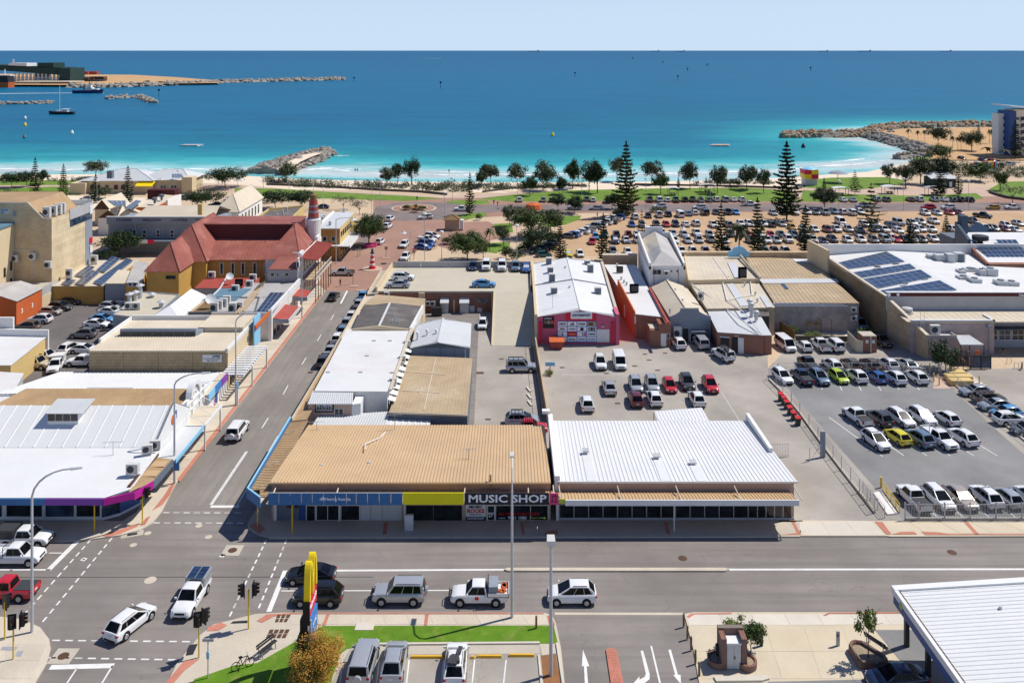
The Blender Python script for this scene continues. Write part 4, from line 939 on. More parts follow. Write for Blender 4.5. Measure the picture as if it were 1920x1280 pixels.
AR(f,'SKYBOX',AT(608,759.8,Y)+AA((0,-.08,0)),.4,W.a9,Ae=.006,AO=2.05);AR(f,'S T U D I O',AT(608,764,Y)+AA((0,-.08,0)),.26,W.a9,AO=2);AF(f,'stripe',593,767,624,769.3,Y,.07,W.b0)
AL(t,627,765,644,778,Y,mull=1)
MB().P([(q[1].x,q[1].y-.05),(q[1].x+1,q[1].y+.3),(q[1].x+1,q[2].y),(q[1].x,q[2].y)],1.2,3.9).B('wall',W.a4,t)
t=AC('link_roof','low grey corrugated link roof between the studio box and the tan shop roof','roof',G(680,795,2.4))
b=MB();qq=[G(583,801,2.3),G(722,801,2.3),G(733,771,2.6),G(596,780,2.5)];b.R(*qq,.32,.05,.1);b.S([v-Zv(.01)for v in qq],.08);b.B('roof',W.a1,t)
MB().P([(v.x,v.y)for v in qq],0,[v.z-.12 for v in qq]).B('wall',W.b0,t)
t=AC('link_roof','low pale ribbed link roof in front of the flat brown roof','roof',G(770,795,2.4))
b=MB();qq=[G(722.5,801,2.3),G(806,801,2.3),G(808,779,2.4),G(731,777,2.4)];b.R(*qq,.75,.06,.1);b.S([v-Zv(.01)for v in qq],.08);b.B('roof',W.c9,t)
MB().P([(v.x,v.y)for v in qq],0,[v.z-.12 for v in qq]).B('wall',W.a8,t)
t,q=AK('brown_flat_shop','flat brown-roofed workshop with pale sheet joints behind the tan shop row','workshop',[(731,770),(876,776),(885,672),(769,667)],3.3,W.a8,W.h8,rib=(.45,.02,.05))
for a,c in(((817,672),(795,768)),((757,696),(836,702)),((750,731),(826,736)),((791,726),(788,738))):
 p,r=G(*a,3.36),G(*c,3.36);n=(r-p).normalized().cross(Zv(1))*.07;AJ('sheet_joint',[p-n,r-n,r+n,p+n],W.a2,None,t)
b=MB();a,c=q[0],q[1];b.X([a+AA((-.1,-.3,-.2)),c+AA((.1,-.3,-.2)),c+AA((.1,-.15,-.2)),a+AA((-.1,-.15,-.2))],[a+AA((-.1,-.3,0)),c+AA((.1,-.3,0)),c+AA((.1,-.15,0)),a+AA((-.1,-.15,0))]);b.B('gutter',W.a2,t)
AF(t,'door',838,779,843,799,q[0].y,.05,W.a7)
t=AC('sunshade_row','row of small white slanted sunshades along the edge of the flat white roof','sunshade',G(752,720,3.5))
for i in range(9):
 x=737+i*3.75;y=744-i*11.2;p=G(x,y,3.9);MB().S([p+AA((-.55,-.75,0)),p+AA((.35,-.75,-.25)),p+AA((.35,.55,-.25)),p+AA((-.55,.55,0))],.06).B('slat',W.a0,t)
for i in range(3):AQ(*((737,722),(754,679),(763,650))[i],3.9,('condenser at the near end of the white sunshade row','condenser midway along the white sunshade row','condenser at the far end of the white sunshade row')[i])
def gable(name,AE,cat,fl,fr,br,bl,rf,rb,ze,zr,An,Ai,z0=0,Aa=.2,rib=None,trim=None,sidemat=None):
 """gabled block, ridge running front to back; corners in photo pixels"""
 q=[G(*p,ze)for p in(fl,fr,br,bl)]
 for i,j,a,c in((0,1,fl,fr),(3,2,bl,br)):
  y_=(q[i].y+q[j].y)/2;q[i]=AA((xpx(a[0],y_),y_,ze));q[j]=AA((xpx(c[0],y_),y_,ze))
 r0,r1=G(*rf,zr),G(*rb,zr);r0.y=(q[0].y+q[1].y)/2;r1.y=(q[2].y+q[3].y)/2
 r0.x=xpx(rf[0],r0.y);r1.x=xpx(rb[0],r1.y);t=AC(name,AE,cat,((q[0].x+q[1].x)/2,q[0].y,z0));o=AA((0,-Aa,0))
 b=MB().P([(v.x,v.y)for v in q],z0,ze-.05);d=Zv(.06);b.poly([q[0]-d,q[1]-d,r0-d]);b.poly([q[2]-d,q[3]-d,r1-d]);b.B('wall',An,t)
 e=AA((Aa*.6,0,-.05));b=MB();L=[q[0]-e+o+Zv(-.1),r0+o,r1-o,q[3]-e-o+Zv(-.1)];Rr=[r0+o,q[1]+e+o,q[2]+e-o,r1-o]
 b.S(L,.09);b.S(Rr,.09)
 if rib:b.R(L[0],L[3],L[2],L[1],*rib);b.R(Rr[0],Rr[3],Rr[2],Rr[1],*rib)
 b.B('roof',Ai,t)
 b=MB();u=AA((.16,0,-.02));b.S([r0+o-u+Zv(.06),r0+o+u+Zv(.06),r1-o+u+Zv(.06),r1-o-u+Zv(.06)],.05);b.B('ridge_cap',trim or Ai,t)
 return t,q,r0,r1
t,q,r0,r1=gable('grey_shed','pale grey gabled shed beyond the flat brown roof','shed',(771,650),(880,651),(882,607),(784,606),(822,641),(831,596),4,4.75,W.a8,W.a1,Aa=.25,rib=(1.2,.02,.05))
for i in range(4):AF(t,'wall_sheet',772+i*27,652,798+i*27,671,q[0].y,.03,W.a7)
b=MB();X=q[1].x;b.T([(X-.6,q[0].y-.2,0),(X-.6,q[0].y-.2,3.8)],.06,6);b.B('downpipe',W.a0,t)
for x,y in((783,634),(801,629),(818,629)):
 p=G(x,y,4.3);b=MB().cyl(p-Zv(.2),p+Zv(.8),.16,.16,8);b.cyl(p+Zv(.7),p+Zv(.95),.28,.2,8);b.B('roof_vent',W.a0,t)
t,q,r0,r1=gable('dark_gabled_shop','dark grey shallow-gabled shop with a pale rim next to the white flat roof','shop',(661,615),(767,619),(791,575),(681,572),(711,607),(731,564),4.6,5.1,W.b1,W.h4,Aa=.1,rib=(.5,.03,.1),trim=W.a1)
for a,c in((q[0],r0),(r0,q[1])):
 MB().X([a+AA((0,-.15,-.5)),c+AA((0,-.15,-.5)),c+AA((0,-.35,-.5)),a+AA((0,-.35,-.5))],[a+AA((0,-.15,.12)),c+AA((0,-.15,.12)),c+AA((0,-.35,.12)),a+AA((0,-.35,.12))]).B('parapet',W.b1,t)
b=MB();a,c=q[1],q[2];b.X([a+Zv(-1),a+AA((.3,0,-1)),c+AA((.3,0,-1)),c+Zv(-1)],[a+Zv(.15),a+AA((.3,0,.15)),c+AA((.3,0,.15)),c+Zv(.15)]);b.B('parapet',W.a4,t)
for x,y in((741,603),(747,605),(735,606)):
 p=G(x,y,4.9);MB().cyl(p,p+Zv(.7),.09,.09,6).B('roof_vent',W.galv,t)
t,q=AK('tan_strip_shop','tan-roofed strip shop squeezed between the dark gable and the rooftop car park','shop',[(683,571),(792,573),(797,560),(705,552)],4.1,W.b1,W.h8)
t=AC('street_awning','long cream awning edge running beside the side street shops above the parked cars','awning',(-25,125,3))
for y0,y1,mat in((101,118,'e1'),(118.05,130,'e4'),(130.05,142,'a2'),(142.05,152,'a2')):
 MB().S([(-26,y0,3.15),(-24.3,y0,3.3),(-24.3,y1,3.3),(-26,y1,3.15)],.08).B('awning_roof',AG[mat],t)
 MB().bx(-26.12,-26,y0,y1,2.8,3.5).B('fascia',W.a2,t)
b=MB().R((-23.95,152.6,3.5),(-23.95,169,3.5),(-25.8,169,3.3),(-25.8,152.6,3.3),1,.12,.3);b.S([(-25.8,152.6,3.3),(-23.95,152.6,3.5),(-23.95,169,3.5),(-25.8,169,3.3)],.06);b.B('awning_roof',W.a2,t)
MB().bx(-25.95,-25.8,152.6,169,2.8,3.6).B('fascia',W.a2,t)
ZP=3.6;t=AC('deck_car_park','raised concrete car park deck over red brick, with a ramp to the yard','building',G(815,548,0))
q=[G(x,y,ZP)for x,y in((707,547),(925,547),(995,547),(995,501),(737,501))]
MB().P([(q[0].x,q[0].y),(q[1].x,q[1].y),(q[1].x,q[1].y+.01),(q[2].x,q[2].y+.01),(q[3].x,q[3].y),(q[4].x,q[4].y)],-.1,ZP).B('deck',W.h5,t)
YD=q[0].y
for a,c in((706,785),(797,921)):AF(t,'brick_wall',a,549,c,600,YD,.05,W.d0)
AF(t,'deck_edge',705,545.5,926,548.5,YD,.12,W.c2)
AF(t,'buttress',785.5,548,796.5,600,YD,.5,W.b1)
r=[G(924,648,.02),G(1003,648,.02)];b=MB();X0,X1=r[0].x,r[1].x;nseg=4
for i in range(nseg):
 y0,y1=lerp(r[0].y,YD,i/nseg),lerp(r[0].y,YD,(i+1)/nseg);z0,z1=lerp(.03,ZP,i/nseg),lerp(.03,ZP,(i+1)/nseg)
 MB().X([(X0,y0+.03,-.1),(X1,y0+.03,-.1),(X1,y1,-.1),(X0,y1,-.1)],[(X0,y0+.03,z0),(X1,y0+.03,z0),(X1,y1,z1),(X0,y1,z1)]).B('ramp_slab',W.h5,t)
MB().P([(X0-.25,r[0].y),(X0,r[0].y),(X0,YD),(X0-.25,YD)],0,[.1,.1,ZP+.15,ZP+.15]).B('ramp_kerb',W.b1,t)
YBk=q[3].y
for i in range(5):AF(t,'parapet_panel',738+i*51.5,490,788.5+i*51.5,501.5,YBk,.2,W.b0)
MB().P([(q[0].x-.3,YD),(q[0].x,YD),(q[4].x,YBk),(q[4].x-.3,YBk)],0,ZP+.9).B('parapet',W.b1,t)
for x0,x1 in((827,841),(863,879)):
 f=AF(t,'duct',x0,565,x1,598,YD-.05,.9,W.galv);b=MB();a,c=AT(x0-1,566,YD),AT(x1+1,560,YD);b.X([(a.x,YD-1.3,a.z),(c.x,YD-1.3,a.z),(c.x,YD,a.z),(a.x,YD,a.z)],[(a.x,YD-1.3,a.z+.2),(c.x,YD-1.3,a.z+.2),(c.x,YD,c.z+.2),(a.x,YD,c.z+.2)]);b.B('hood',W.a1,f)
for x0,y0,x1,y1,m in((880,573,890,588,'a1'),(896,560,904,566,'f1'),(907,560,915,568,'f1'),(895,577,904,591,'f6'),(850,562,853,592,'b1'),(909,577,916,590,'b9')):AF(t,'wall_fitting',x0,y0,x1,y1,YD-.05,.15,AG[m])
for x,y,l in((803,574,'condenser on the brick wall below the deck car park, next to the white shed'),(812,574,'second condenser on the brick wall below the deck car park')):
 p=AT(x,y,YD-.45);AQ(p,0,0,l)
AQ(AT(725,557,YD-.5),0,0,'white condenser against the brick wall over the tan strip shop')
b=MB();p=AT(819,600,YD-2.2);b.bx(p.x-.9,p.x+.9,p.y-.5,p.y+.5,0,1.5);b.B('waste_cage',W.b2,None,AE='small dark cage below the tall ducts behind the white shed',cat='cage')
def AB(t,name,x0,x1,y0,y1,z0,z1,mat):
 b=MB().bx(x0,x1,y0,y1,z0,z1);return b.B(name,AG[mat],t)
def hip(t,x0,x1,y0,y1,ze,zr,a,c,Ai,An=None,z0=0,Aa=.35,name='roof'):
 """hipped roof over a rectangle; a, c: ridge ends (x, y)"""
 if An:AB(t,'wall',x0,x1,y0,y1,z0,ze-.02,An)
 o=Aa;q=[AA(v)for v in((x0-o,y0-o,ze),(x1+o,y0-o,ze),(x1+o,y1+o,ze),(x0-o,y1+o,ze))]
 A,C=AA((a[0],a[1],zr)),AA((c[0],c[1],zr));b=MB()
 if abs(a[1]-c[1])>=abs(a[0]-c[0]):fs=[[q[0],q[1],A],[q[1],q[2],C,A],[q[2],q[3],C],[q[3],q[0],A,C]]
 else:fs=[[q[0],q[1],C,A],[q[1],q[2],C],[q[2],q[3],A,C],[q[3],q[0],A]]
 for f in fs:b.poly(f)
 b.poly([v-Zv(.02)for v in q[::-1]]);b.B(name,AG[Ai],t)
 b=MB();up=Zv(.04)
 for u,v in((A,C),)+tuple((q[i],A if(q[i]-A).length<(q[i]-C).length else C)for i in range(4)):
  if(u-v).length>.1:b.T([u+up,v+up],.09,5)
 b.B('ridge_cap',AG[Ai],t)
def Al(AE,px,z,nu,nv,gap=.03,th=.05,skip=()):
 """panels laid over a quad: px front-left, front-right, back-right, back-left"""
 zz=z if isinstance(z,(list,tuple))else[z]*4
 q=[G(x,y,k)for(x,y),k in zip(px,zz)];t=AC('solar_array',AE,'solar panels',sum(q,AA())/4,'rooftop solar arrays')
 for i in range(nu):
  for j in range(nv):
   if(i,j)in skip:continue
   P=lambda u,v:q[0].lerp(q[1],u).lerp(q[3].lerp(q[2],u),v)
   L=(q[1]-q[0]).length/nu;Wd=(q[3]-q[0]).length/nv;gu,gv=gap/L/nu,gap/Wd/nv
   c=[P(i/nu+gu,j/nv+gv),P((i+1)/nu-gu,j/nv+gv),P((i+1)/nu-gu,(j+1)/nv-gv),P(i/nu+gu,(j+1)/nv-gv)]
   b=MB().S(c,th,1);m=sum(c,AA())/4;n=Zv(.006);d=[v.lerp(m,.035)+n for v in c];b.quad(*d);b.B('panel',[W.solar_cell,W.galv],t)
 b=MB().T([q[0]-Zv(.12),q[1]-Zv(.12)],.03,4);b.T([q[3]-Zv(.12),q[2]-Zv(.12)],.03,4);b.B('rail',W.galv,t)
 return t
t=AC('corner_warehouse','large white-roofed corner store with blue to magenta fascia on the left corner','shop',(-60,85,0))
XR=-38.2
MB().P([(-112,85.3),(-41,85.3),(-39.6,86.2),(-38.4,88.2),(XR,101),(-112,101)],0,3.7).B('wall',W.a4,t)
low=[(-112,82.4,3.8),(-39.35,82.4,3.8),(-37.5,83.9,3.86),(-37.6,91.6,4.4),(-112,91.6,4.4)]
b=MB().poly(low);b.poly([(v[0],v[1],v[2]-.12)for v in low[::-1]]);b.B('roof',W.b8,t)
b=MB();a,c,r0,r1=(-112,91.5,4.42),(XR-.1,91.5,4.42),(XR-.1,96.5,6.85),(-112,96.5,6.85)
b.R(r1,r0,c,a,1.55,.045,.09);b.R((-112,101.2,4.3),(XR-.1,101.2,4.3),r0,r1,1.55,.045,.09);b.S([AA(a)-Zv(.01),AA(c)-Zv(.01),AA(r0)-Zv(.01),AA(r1)-Zv(.01)],.08)
b.B('roof',W.b8,t)
b=MB().poly([(XR,91.3,0),(XR,101.3,0),(XR,101.3,4.5),(XR,96.5,7.15),(XR,91.3,4.55)]);b.poly([(XR-.25,91.3,0),(XR-.25,91.3,4.55),(XR-.25,96.5,7.15),(XR-.25,101.3,4.5),(XR-.25,101.3,0)])
for u,v in(((91.3,4.55),(96.5,7.15)),((96.5,7.15),(101.3,4.5))):b.quad((XR-.25,u[0],u[1]),(XR,u[0],u[1]),(XR,v[0],v[1]),(XR-.25,v[0],v[1]))
b.quad((XR-.25,91.3,0),(XR,91.3,0),(XR,91.3,4.55),(XR-.25,91.3,4.55));b.B('gable_wall',W.a4,t)
b=MB()
for u,v in(((91.3,4.57),(96.5,7.17)),((96.5,7.17),(101.3,4.52))):b.T([(XR-.1,*u),(XR-.1,*v)],.09,5)
b.B('barge_board',W.a8,t)
for k in range(5):AB(t,'wall_sheet',XR,XR+.03,91.5+k*1.95,93.4+k*1.95,.3,4,'a0')
MB().cyl((XR+.02,96.2,5.4),(XR+.06,96.2,5.4),.55,.55,16).B('logo',W.c1,t);MB().cyl((XR+.02,96.5,5.5),(XR+.09,96.5,5.5),.36,.36,16).B('logo',W.a0,t)
MB().P([(XR+.01,96.7),(XR+.07,96.7),(XR+.07,97.1),(XR+.01,97.1)],5.2,6.1).B('logo',W.e5,t)
fc=[(-112,-62,'d5'),(-62,-50,'e8'),(-50,-45,'e8'),(-45,-42,'g8'),(-42,-39.35,'g8')]
for a,c,m in fc:AB(t,'fascia_panel',a,c-.02,82.22,82.36,3.16,3.78,m)
def vpanel(t,name,p,q,z0,z1,mat,th=.12):
 p,q=AA((p[0],p[1],0)),AA((q[0],q[1],0));n=(q-p).normalized().cross(Zv(1))*th;b=MB()
 b.X([p+Zv(z0),q+Zv(z0),q-n+Zv(z0),p-n+Zv(z0)],[p+Zv(z1),q+Zv(z1),q-n+Zv(z1),p-n+Zv(z1)]);return b.B(name,AG[mat],t)
vpanel(t,'fascia_panel',(-39.33,82.22),(-36.95,83.5),3.12,3.78,'h9');vpanel(t,'fascia_panel',(-36.93,83.5),(-36,85.7),3,3.75,'h9');vpanel(t,'fascia_panel',(-36,85.75),(-35.9,90.4),2.95,3.7,'a8')
MB().poly([(-37.5,83.6,3.72),(-36.1,85.7,3.68),(-36,90.4,3.68),(-37.7,90.6,3.8),(-37.7,84,3.8)]).B('awning_roof',W.e1,t)
for y in(86.6,88.6):AB(t,'roof_patch',-37.6,-36.15,y,y+1.2,3.74,3.8,'e4')
AB(t,'rusty_gutter',-37.95,-37.65,84.2,91,3.8,4.05,'c3')
for k,(a,c)in enumerate(((-62,-58.5),(-58,-54.5),(-54,-51),(-50.5,-47),(-46.6,-43.8),(-43.5,-41.2))):window(t,(a,85.28,.45),(1,0,0),c-a,2.5,W.b2,AG[('c5','b3')[k%2]],mull=1)
vpanel(t,'window',(-41,85.26),(-39.6,86.15),.3,3,'c5',.05);vpanel(t,'window',(-39.58,86.15),(-38.4,88.15),.3,3,'e5',.05)
for y in(88.8,90.3):AB(t,'window',-38.2,-38.12,y,y+1.2,.3,2.9,'c5')
for x in(-64.4,-60.1,-52.6):AB(t,'poster',x,x+1.1,85.18,85.23,.6,2.2,'c1' if x>-61 else 'h6')
AB(t,'awning_roof',XR,-36,91.2,99.5,3.05,3.15,'a1');AB(t,'fascia',-36,-35.9,91.2,99.5,2.85,3.3,'c4')
for y in(92.2,94.6,97.2):AB(t,'window',XR+.02,XR+.08,y,y+1.7,.4,2.6,'c5')
f=AC('roof_light','glazed clerestory box standing on the ridge of the white warehouse roof','skylight',(-49.8,94.8,6.2))
X0,X1=xpx(93,94.6),xpx(150,94.6)
MB().P([(X0,94.2),(X1,94.2),(X1,96.6),(X0,96.6)],5.6,[6.95,6.95,7.45,7.45]).B('box',W.a0,f)
MB().S([(X0-.3,94,7),(X1+.6,94,7),(X1+.6,96.8,7.5),(X0-.3,96.8,7.5)],.06).B('roof',W.a1,f)
for i in range(4):w_=(X1-X0)/4;window(f,(X0+i*w_+.05,94.18,6.1),(1,0,0),w_-.1,.8,W.b9,W.b3,fw=.05)
AQ(249,889,4.2,'condenser standing on the white warehouse roof nearest the fascia corner',1.25);AQ(276,851,4.4,'condenser on the white warehouse roof where the gable starts',1.1,.3);AQ(291,843,4.4,'condenser in the valley beside the white gable wall',1.1,.3)
aerial(212,852,4.3,1.4,'spindly television aerial lying over the white warehouse roof',1.2)
t=AC('arched_shop','old tan-roofed shop with an arched white parapet facing the side street','shop',(-45,103,0))
b=MB();q=[AA((-62,101.4,4.6)),AA((-39.2,101.4,4.6)),AA((-39.2,105.3,5.25)),AA((-60,105.3,5.25))];b.P([(v.x,v.y)for v in q],0,[v.z-.1 for v in q]);b.B('wall',W.b0,t)
b=MB().R(*q,.4,.04,.1);b.S([v-Zv(.01)for v in q],.08);b.B('roof',W.e1,t)
MB().P([(-39.25,101.3),(-38.75,101.3),(-38.75,107.3),(-39.25,107.3)],0,5).B('facade',W.a4,t)
for y in(101.3,103.2,105.6,106.9):AB(t,'pilaster',-38.75,-38.62,y,y+.3,2.9,5.25,'a0')
for z in(3.7,4.6):AB(t,'moulding',-38.75,-38.58,101.3,107.3,z,z+.14,'a0')
def half_ring(t,x0,x1,yc,zc,r0,r1,mat,name='arch'):
 n=14;b=MB();P=lambda r,i:(yc-r*math.cos(math.pi*i/n),zc+r*math.sin(math.pi*i/n))
 for i in range(n):
  a,c,d,e=P(r0,i),P(r1,i),P(r1,i+1),P(r0,i+1);b.X([(x0,*a),(x1,*a),(x1,*c),(x0,*c)],[(x0,*e),(x1,*e),(x1,*d),(x0,*d)])
 b.B(name,AG[mat],t)
half_ring(t,-39.3,-38.6,104.4,5,1.15,1.65,'a0');half_ring(t,-39.1,-38.8,104.4,5,.02,1.15,'b0','arch_infill');half_ring(t,-38.8,-38.72,104.4,5,.35,.6,'a0','arch_fan')
AB(t,'awning_roof',-38.6,-35.9,99.8,105.6,2.95,3.05,'a2')
b=MB().bx(-36,-35.85,99.7,105.7,2.85,3.2);b.bx(-38.6,-35.85,99.65,99.8,2.85,3.2);b.B('awning_frame',W.a0,t)
for y in(100.2,102.6,105.2):MB().T([(-38.7,y,4.6),(-35.95,y,3.15)],.045,5).B('tie_rod',W.a0,t)
for y in(100,105.3):MB().bx(-36.1,-35.95,y,y+.18,.1,2.9).B('awning_post',W.a0,t)
for y in(101.6,103.4):AB(t,'window',-38.74,-38.66,y,y+1.5,.5,2.6,'b3')
t=AC('white_roof_shop','white low-roofed shop with a bright blue and purple street fascia','shop',(-48,110,0))
q=[AA((-64,105.5,4.5)),AA((-38.9,107,4.45)),AA((-39.3,117.8,2.6)),AA((-62.5,117.8,2.6))]
MB().P([(v.x,v.y)for v in q],0,[v.z-.1 for v in q]).B('wall',W.a4,t);b=MB().R(q[3],q[2],q[1],q[0],.5,.04,.1);b.S([v-Zv(.01)for v in q],.08);b.B('roof',W.b8,t)
AB(t,'fascia_panel',-38.3,-38.15,107.4,109.7,2.75,3.7,'c4');AB(t,'fascia_panel',-38.3,-38.15,109.72,112.1,2.75,3.7,'d5');AB(t,'fascia_panel',-38.3,-38.15,112.12,114.6,2.75,3.7,'g8');AB(t,'awning_roof',-39.3,-38.3,107.4,114.6,3.5,3.6,'a2')
AB(t,'window',-39.2,-39.1,108,110.6,.4,2.6,'c5');AB(t,'poster',-39.2,-39.08,110.8,112.2,.3,1.2,'h9');AB(t,'poster',-39.2,-39.08,112.3,113.3,.3,2.2,'e5')
AB(t,'roof_box',-53,-47.4,105.5,106.6,4.3,4.9,'d1')
t=AC('block_store','cream-roofed store with a long tan patterned block wall and HTD sign','shop',(-49,118,0));X0,X1,Y0,Y1,Z=-58.4,-39.3,118,131,5.5
AB(t,'wall',X0,X1,Y0,Y1,0,Z-.15,'b1')
for i in range(4):AB(t,'screen_panel',X0+i*4.78,X0+(i+1)*4.78-.06,Y0-.1,Y0+.02,0,Z-.2,'screen_block')
b=MB();qq=[(X0-.1,Y0-.2,Z),(X1+.1,Y0-.2,Z),(X1+.1,Y1,Z+.1),(X0-.1,Y1,Z+.1)];b.R(*qq,.4,.05,.1);b.S([(a,c,d-.01)for a,c,d in qq],.12);b.B('roof',W.a2,t)
AB(t,'parapet',X1-.2,X1+.05,Y0-.15,Y1,Z-.3,Z+.35,'a0');AB(t,'parapet',X0-.2,X0+.1,Y0+3,Y1+.2,Z-.3,Z+.6,'a4');AB(t,'parapet',X0,X1,Y1,Y1+.25,Z-1,Z+.75,'a4')
AB(t,'raised_roof',-46.2,-39.6,125.5,131,Z,Z+.75,'a2');MB().R((-46.2,125.4,Z+.77),(-39.5,125.4,Z+.77),(-39.5,131,Z+.85),(-46.2,131,Z+.85),.4,.05,.1).B('raised_roof',W.a2,t)
cl=AC('clerestory','long clerestory strip of dark windows on the cream store roof','skylight',(-52,123.6,Z));b=MB();xa,xb=xpx(225,123.6),xpx(367,123.6);b.P([(xa,123.6),(xb,123.6),(xb+.9,126.6),(xa,126.6)],Z,[Z+1.15,Z+1.15,Z+.3,Z+.3]);b.B('box',W.a7,cl)
for i in range(7):w_=(xb-xa)/7;window(cl,(xa+i*w_+.03,123.58,Z+.1),(1,0,0),w_-.06,.62,W.a8,W.b3,fw=.06)
f=AF(t,'sign_board',380,664.5,416,678.5,Y0-.1,.08,W.a1);c=lambda x,y:AT(x,y,Y0-.1)+AA((0,-.1,0))
AR(f,'HTD',c(406,668),.34,W.b5,Ae=.02,AO=1.05);AR(f,'AIR CONDITIONING & PLUMBING',c(398,672),.16,W.b5,AO=2.3);AR(f,'HIRE CENTRE',c(398,676),.22,W.b5,AO=1.5)
for y in(119,122.5,126):AB(t,'window',X1+.02,X1+.1,y,y+2.2,.4,2.6,'b3')
t2=AC('pergola','white slatted pergola over the footpath beside the block wall store','pergola',(-37.8,119,0))
for y in(112.6,119,126):MB().bx(-36.35,-36.15,y,y+.2,.1,3).B('post',W.a0,t2)
b=MB().bx(-36.4,-36.2,114.8,126.2,2.95,3.25);b.bx(-39.2,-39,114.8,126.2,2.95,3.25);b.B('beam',W.a0,t2)
for i in range(13):MB().bx(-39.2,-36.1,114.9+i*.88,115.35+i*.88,3.27,3.37).B('slat',W.a0,t2)
AB(t,'sign_blade',-38.7,-38.5,127.5,130.6,2.5,6.9,'c4');AB(t,'awning_edge',-38.3,-38.1,127,134,5.4,6,'c1')
t,q=AK('carport','white flat carport roof over the four-wheel drives at the left edge','carport',[(-120,684),(20,684),(85,632),(-20,628)],3.6,W.f3,W.c9)
b=MB();a,c=q[3]+AA((-6,.2,0)),q[2]+AA((.3,.2,0));b.P([(a.x,a.y),(c.x,c.y),(c.x,c.y+.3),(a.x,a.y+.3)],0,4.6);b.B('parapet',W.a4,t);MB().P([(a.x,a.y),(a.x+9.5,a.y),(a.x+9.5,a.y+.35),(a.x,a.y+.35)],0,6.2).B('parapet',W.a4,t)
t,q=AK('grey_block','pale grey block wall building at the left edge below the carport','building',[(-140,764),(6,764),(43,700),(-100,690)],4.2,W.b0,W.c9)
t,q=AK('low_block','low grey outbuilding with dark openings left of the tan roof','outbuilding',[(12,764),(45,764),(62,728),(30,722)],3,W.b0,W.a2)
AL(t,18,772,34,790,q[0].y)
t=AC('orange_shed','orange-red gabled shed at the left edge of the small car park','shed',(-90,146,0));b=MB().P([(-100,146),(-84.8,146),(-84.8,154),(-100,154)],0,4);b.poly([(-100,146,4),(-84.8,146,4),(-88.6,146,5.3)]);b.B('wall',W.c1,t)
b=MB().S([(-100,145.8,4.1),(-88.6,145.8,5.4),(-88.6,154,5.4),(-100,154,4.1)],.1);b.S([(-88.6,145.8,5.4),(-84.6,145.8,4.1),(-84.6,154,4.1),(-88.6,154,5.4)],.1);b.B('roof',W.d1,t)
AR(t,'3',(-84.75,147.6,1.9),1.1,W.a9,u=(0,1,0),Ae=.03);AR(t,'3',(-84.75,150.8,1.9),1.1,W.a9,u=(0,1,0),Ae=.03)
t=AC('tall_cream_building','tall cream brick building with a stepped roof at the left edge','building',(-100,160,0));YA_,YB_=160,175.4;XE=-86.3
pr=[(-135,18.4),(xpx(51,160),18.4),(xpx(80,160),15.5),(XE,15.4)]
b=MB();n=len(pr);fr=[(x,YA_,0)for x in(-135,XE)];b.poly([(-135,YA_,0),(XE,YA_,0)]+[(x,YA_,z)for x,z in pr[::-1]]);b.poly([(XE,172.6,0),(-135,172.6,0)]+[(x,172.6,z)for x,z in pr]);b.B('wall',W.cream_brick,t)
MB().quad((XE,YA_,0),(XE,172.6,0),(XE,172.6,15.4),(XE,YA_,15.4)).B('wall',W.cream_brick_side,t)
b=MB()
for(x0,z0),(x1,z1)in zip(pr,pr[1:]):b.quad((x0,YA_+.1,z0-.05),(x1,YA_+.1,z1-.05),(x1,172.6,z1-.05),(x0,172.6,z0-.05))
b.B('roof',W.e1,t);MB().T([(x,YA_+.05,z)for x,z in pr],.14,5).B('coping',W.a2,t)
AB(t,'rear_wing',-110,XE+.05,172.62,YB_,0,15,'a7');AB(t,'roof',-110,XE,170,YB_-.1,14.95,15.15,'a1')
AB(t,'cladding',XE,XE+.12,166.4,YB_,13.9,15.9,'b0');AB(t,'rear_parapet',-96,XE+.1,YB_,YB_+.2,14,16.2,'a4')
for i in range(5):AB(t,'window',XE+.02,XE+.09,166.6+i*1.75,168.2+i*1.75,12.5,13.8,'c5')
AB(t,'sign_board',XE+.1,XE+.2,174.2,175.2,13.5,15.3,'a0');AB(t,'sign_board',XE+.1,XE+.2,174.2,175.2,7.5,8.7,'c7');AB(t,'sign_board',XE+.1,XE+.2,174.2,175.2,5.6,7,'a0')
AF(t,'vent',24.5,396,30.5,405,YA_,.1,W.a7);f=AF(t,'sign_board',-30,391,17,400,YA_,.1,W.a1);AR(f,'PTION',AT(7,394,YA_)+AA((0,-.12,0)),.55,W.b5);AR(f,'CAR',AT(4,398,YA_)+AA((0,-.12,0)),.4,W.b5)
MB().T([(XE-8.4,YA_-.1,5),(XE-8.4,YA_-.1,9.5),(XE-3.6,YA_-.1,9.5),(XE-3.6,YA_-.1,4.5)],.06,5).B('conduit',W.a0,t)
for i,x in enumerate((88,100,109,116)):AQ(AT(x,408-i*2.6,160.9+i*1.4),0,0,f'{ORD[i]} roof condenser from the sloping tiles on the tall cream building',1.5,w_=.9,h_=1.25)
t=AC('cream_wing','cream brick wing with narrow slot windows in front of the tall cream building','building',(-110,140,0));AB(t,'wall',-135,-93.3,138,159.9,0,14.4,'b1');AB(t,'roof',-135,-93.1,137.9,159.9,14.4,14.7,'blue_deck')
for y,z in((156.6,5.3),(158.6,6),(156.6,2.3),(158.6,2.8)):AB(t,'window',-93.32,-93.2,y,y+.55,z,z+1.7,'b3')
t=AC('plant_deck','dark open plant room with rooftop units below the tall cream building','building',(-90,153,0));AB(t,'slab',-93.2,-86.2,152.5,159.9,3.3,3.55,'c2')
for x in(-93,-88.4):AB(t,'column',x,x+.9,152.6,153.2,0,3.3,'a4')
AB(t,'back_wall',-93.2,-86.2,158,158.3,0,3.3,'b2');AB(t,'side_wall',-86.6,-86.2,152.6,158,0,3.3,'a7')
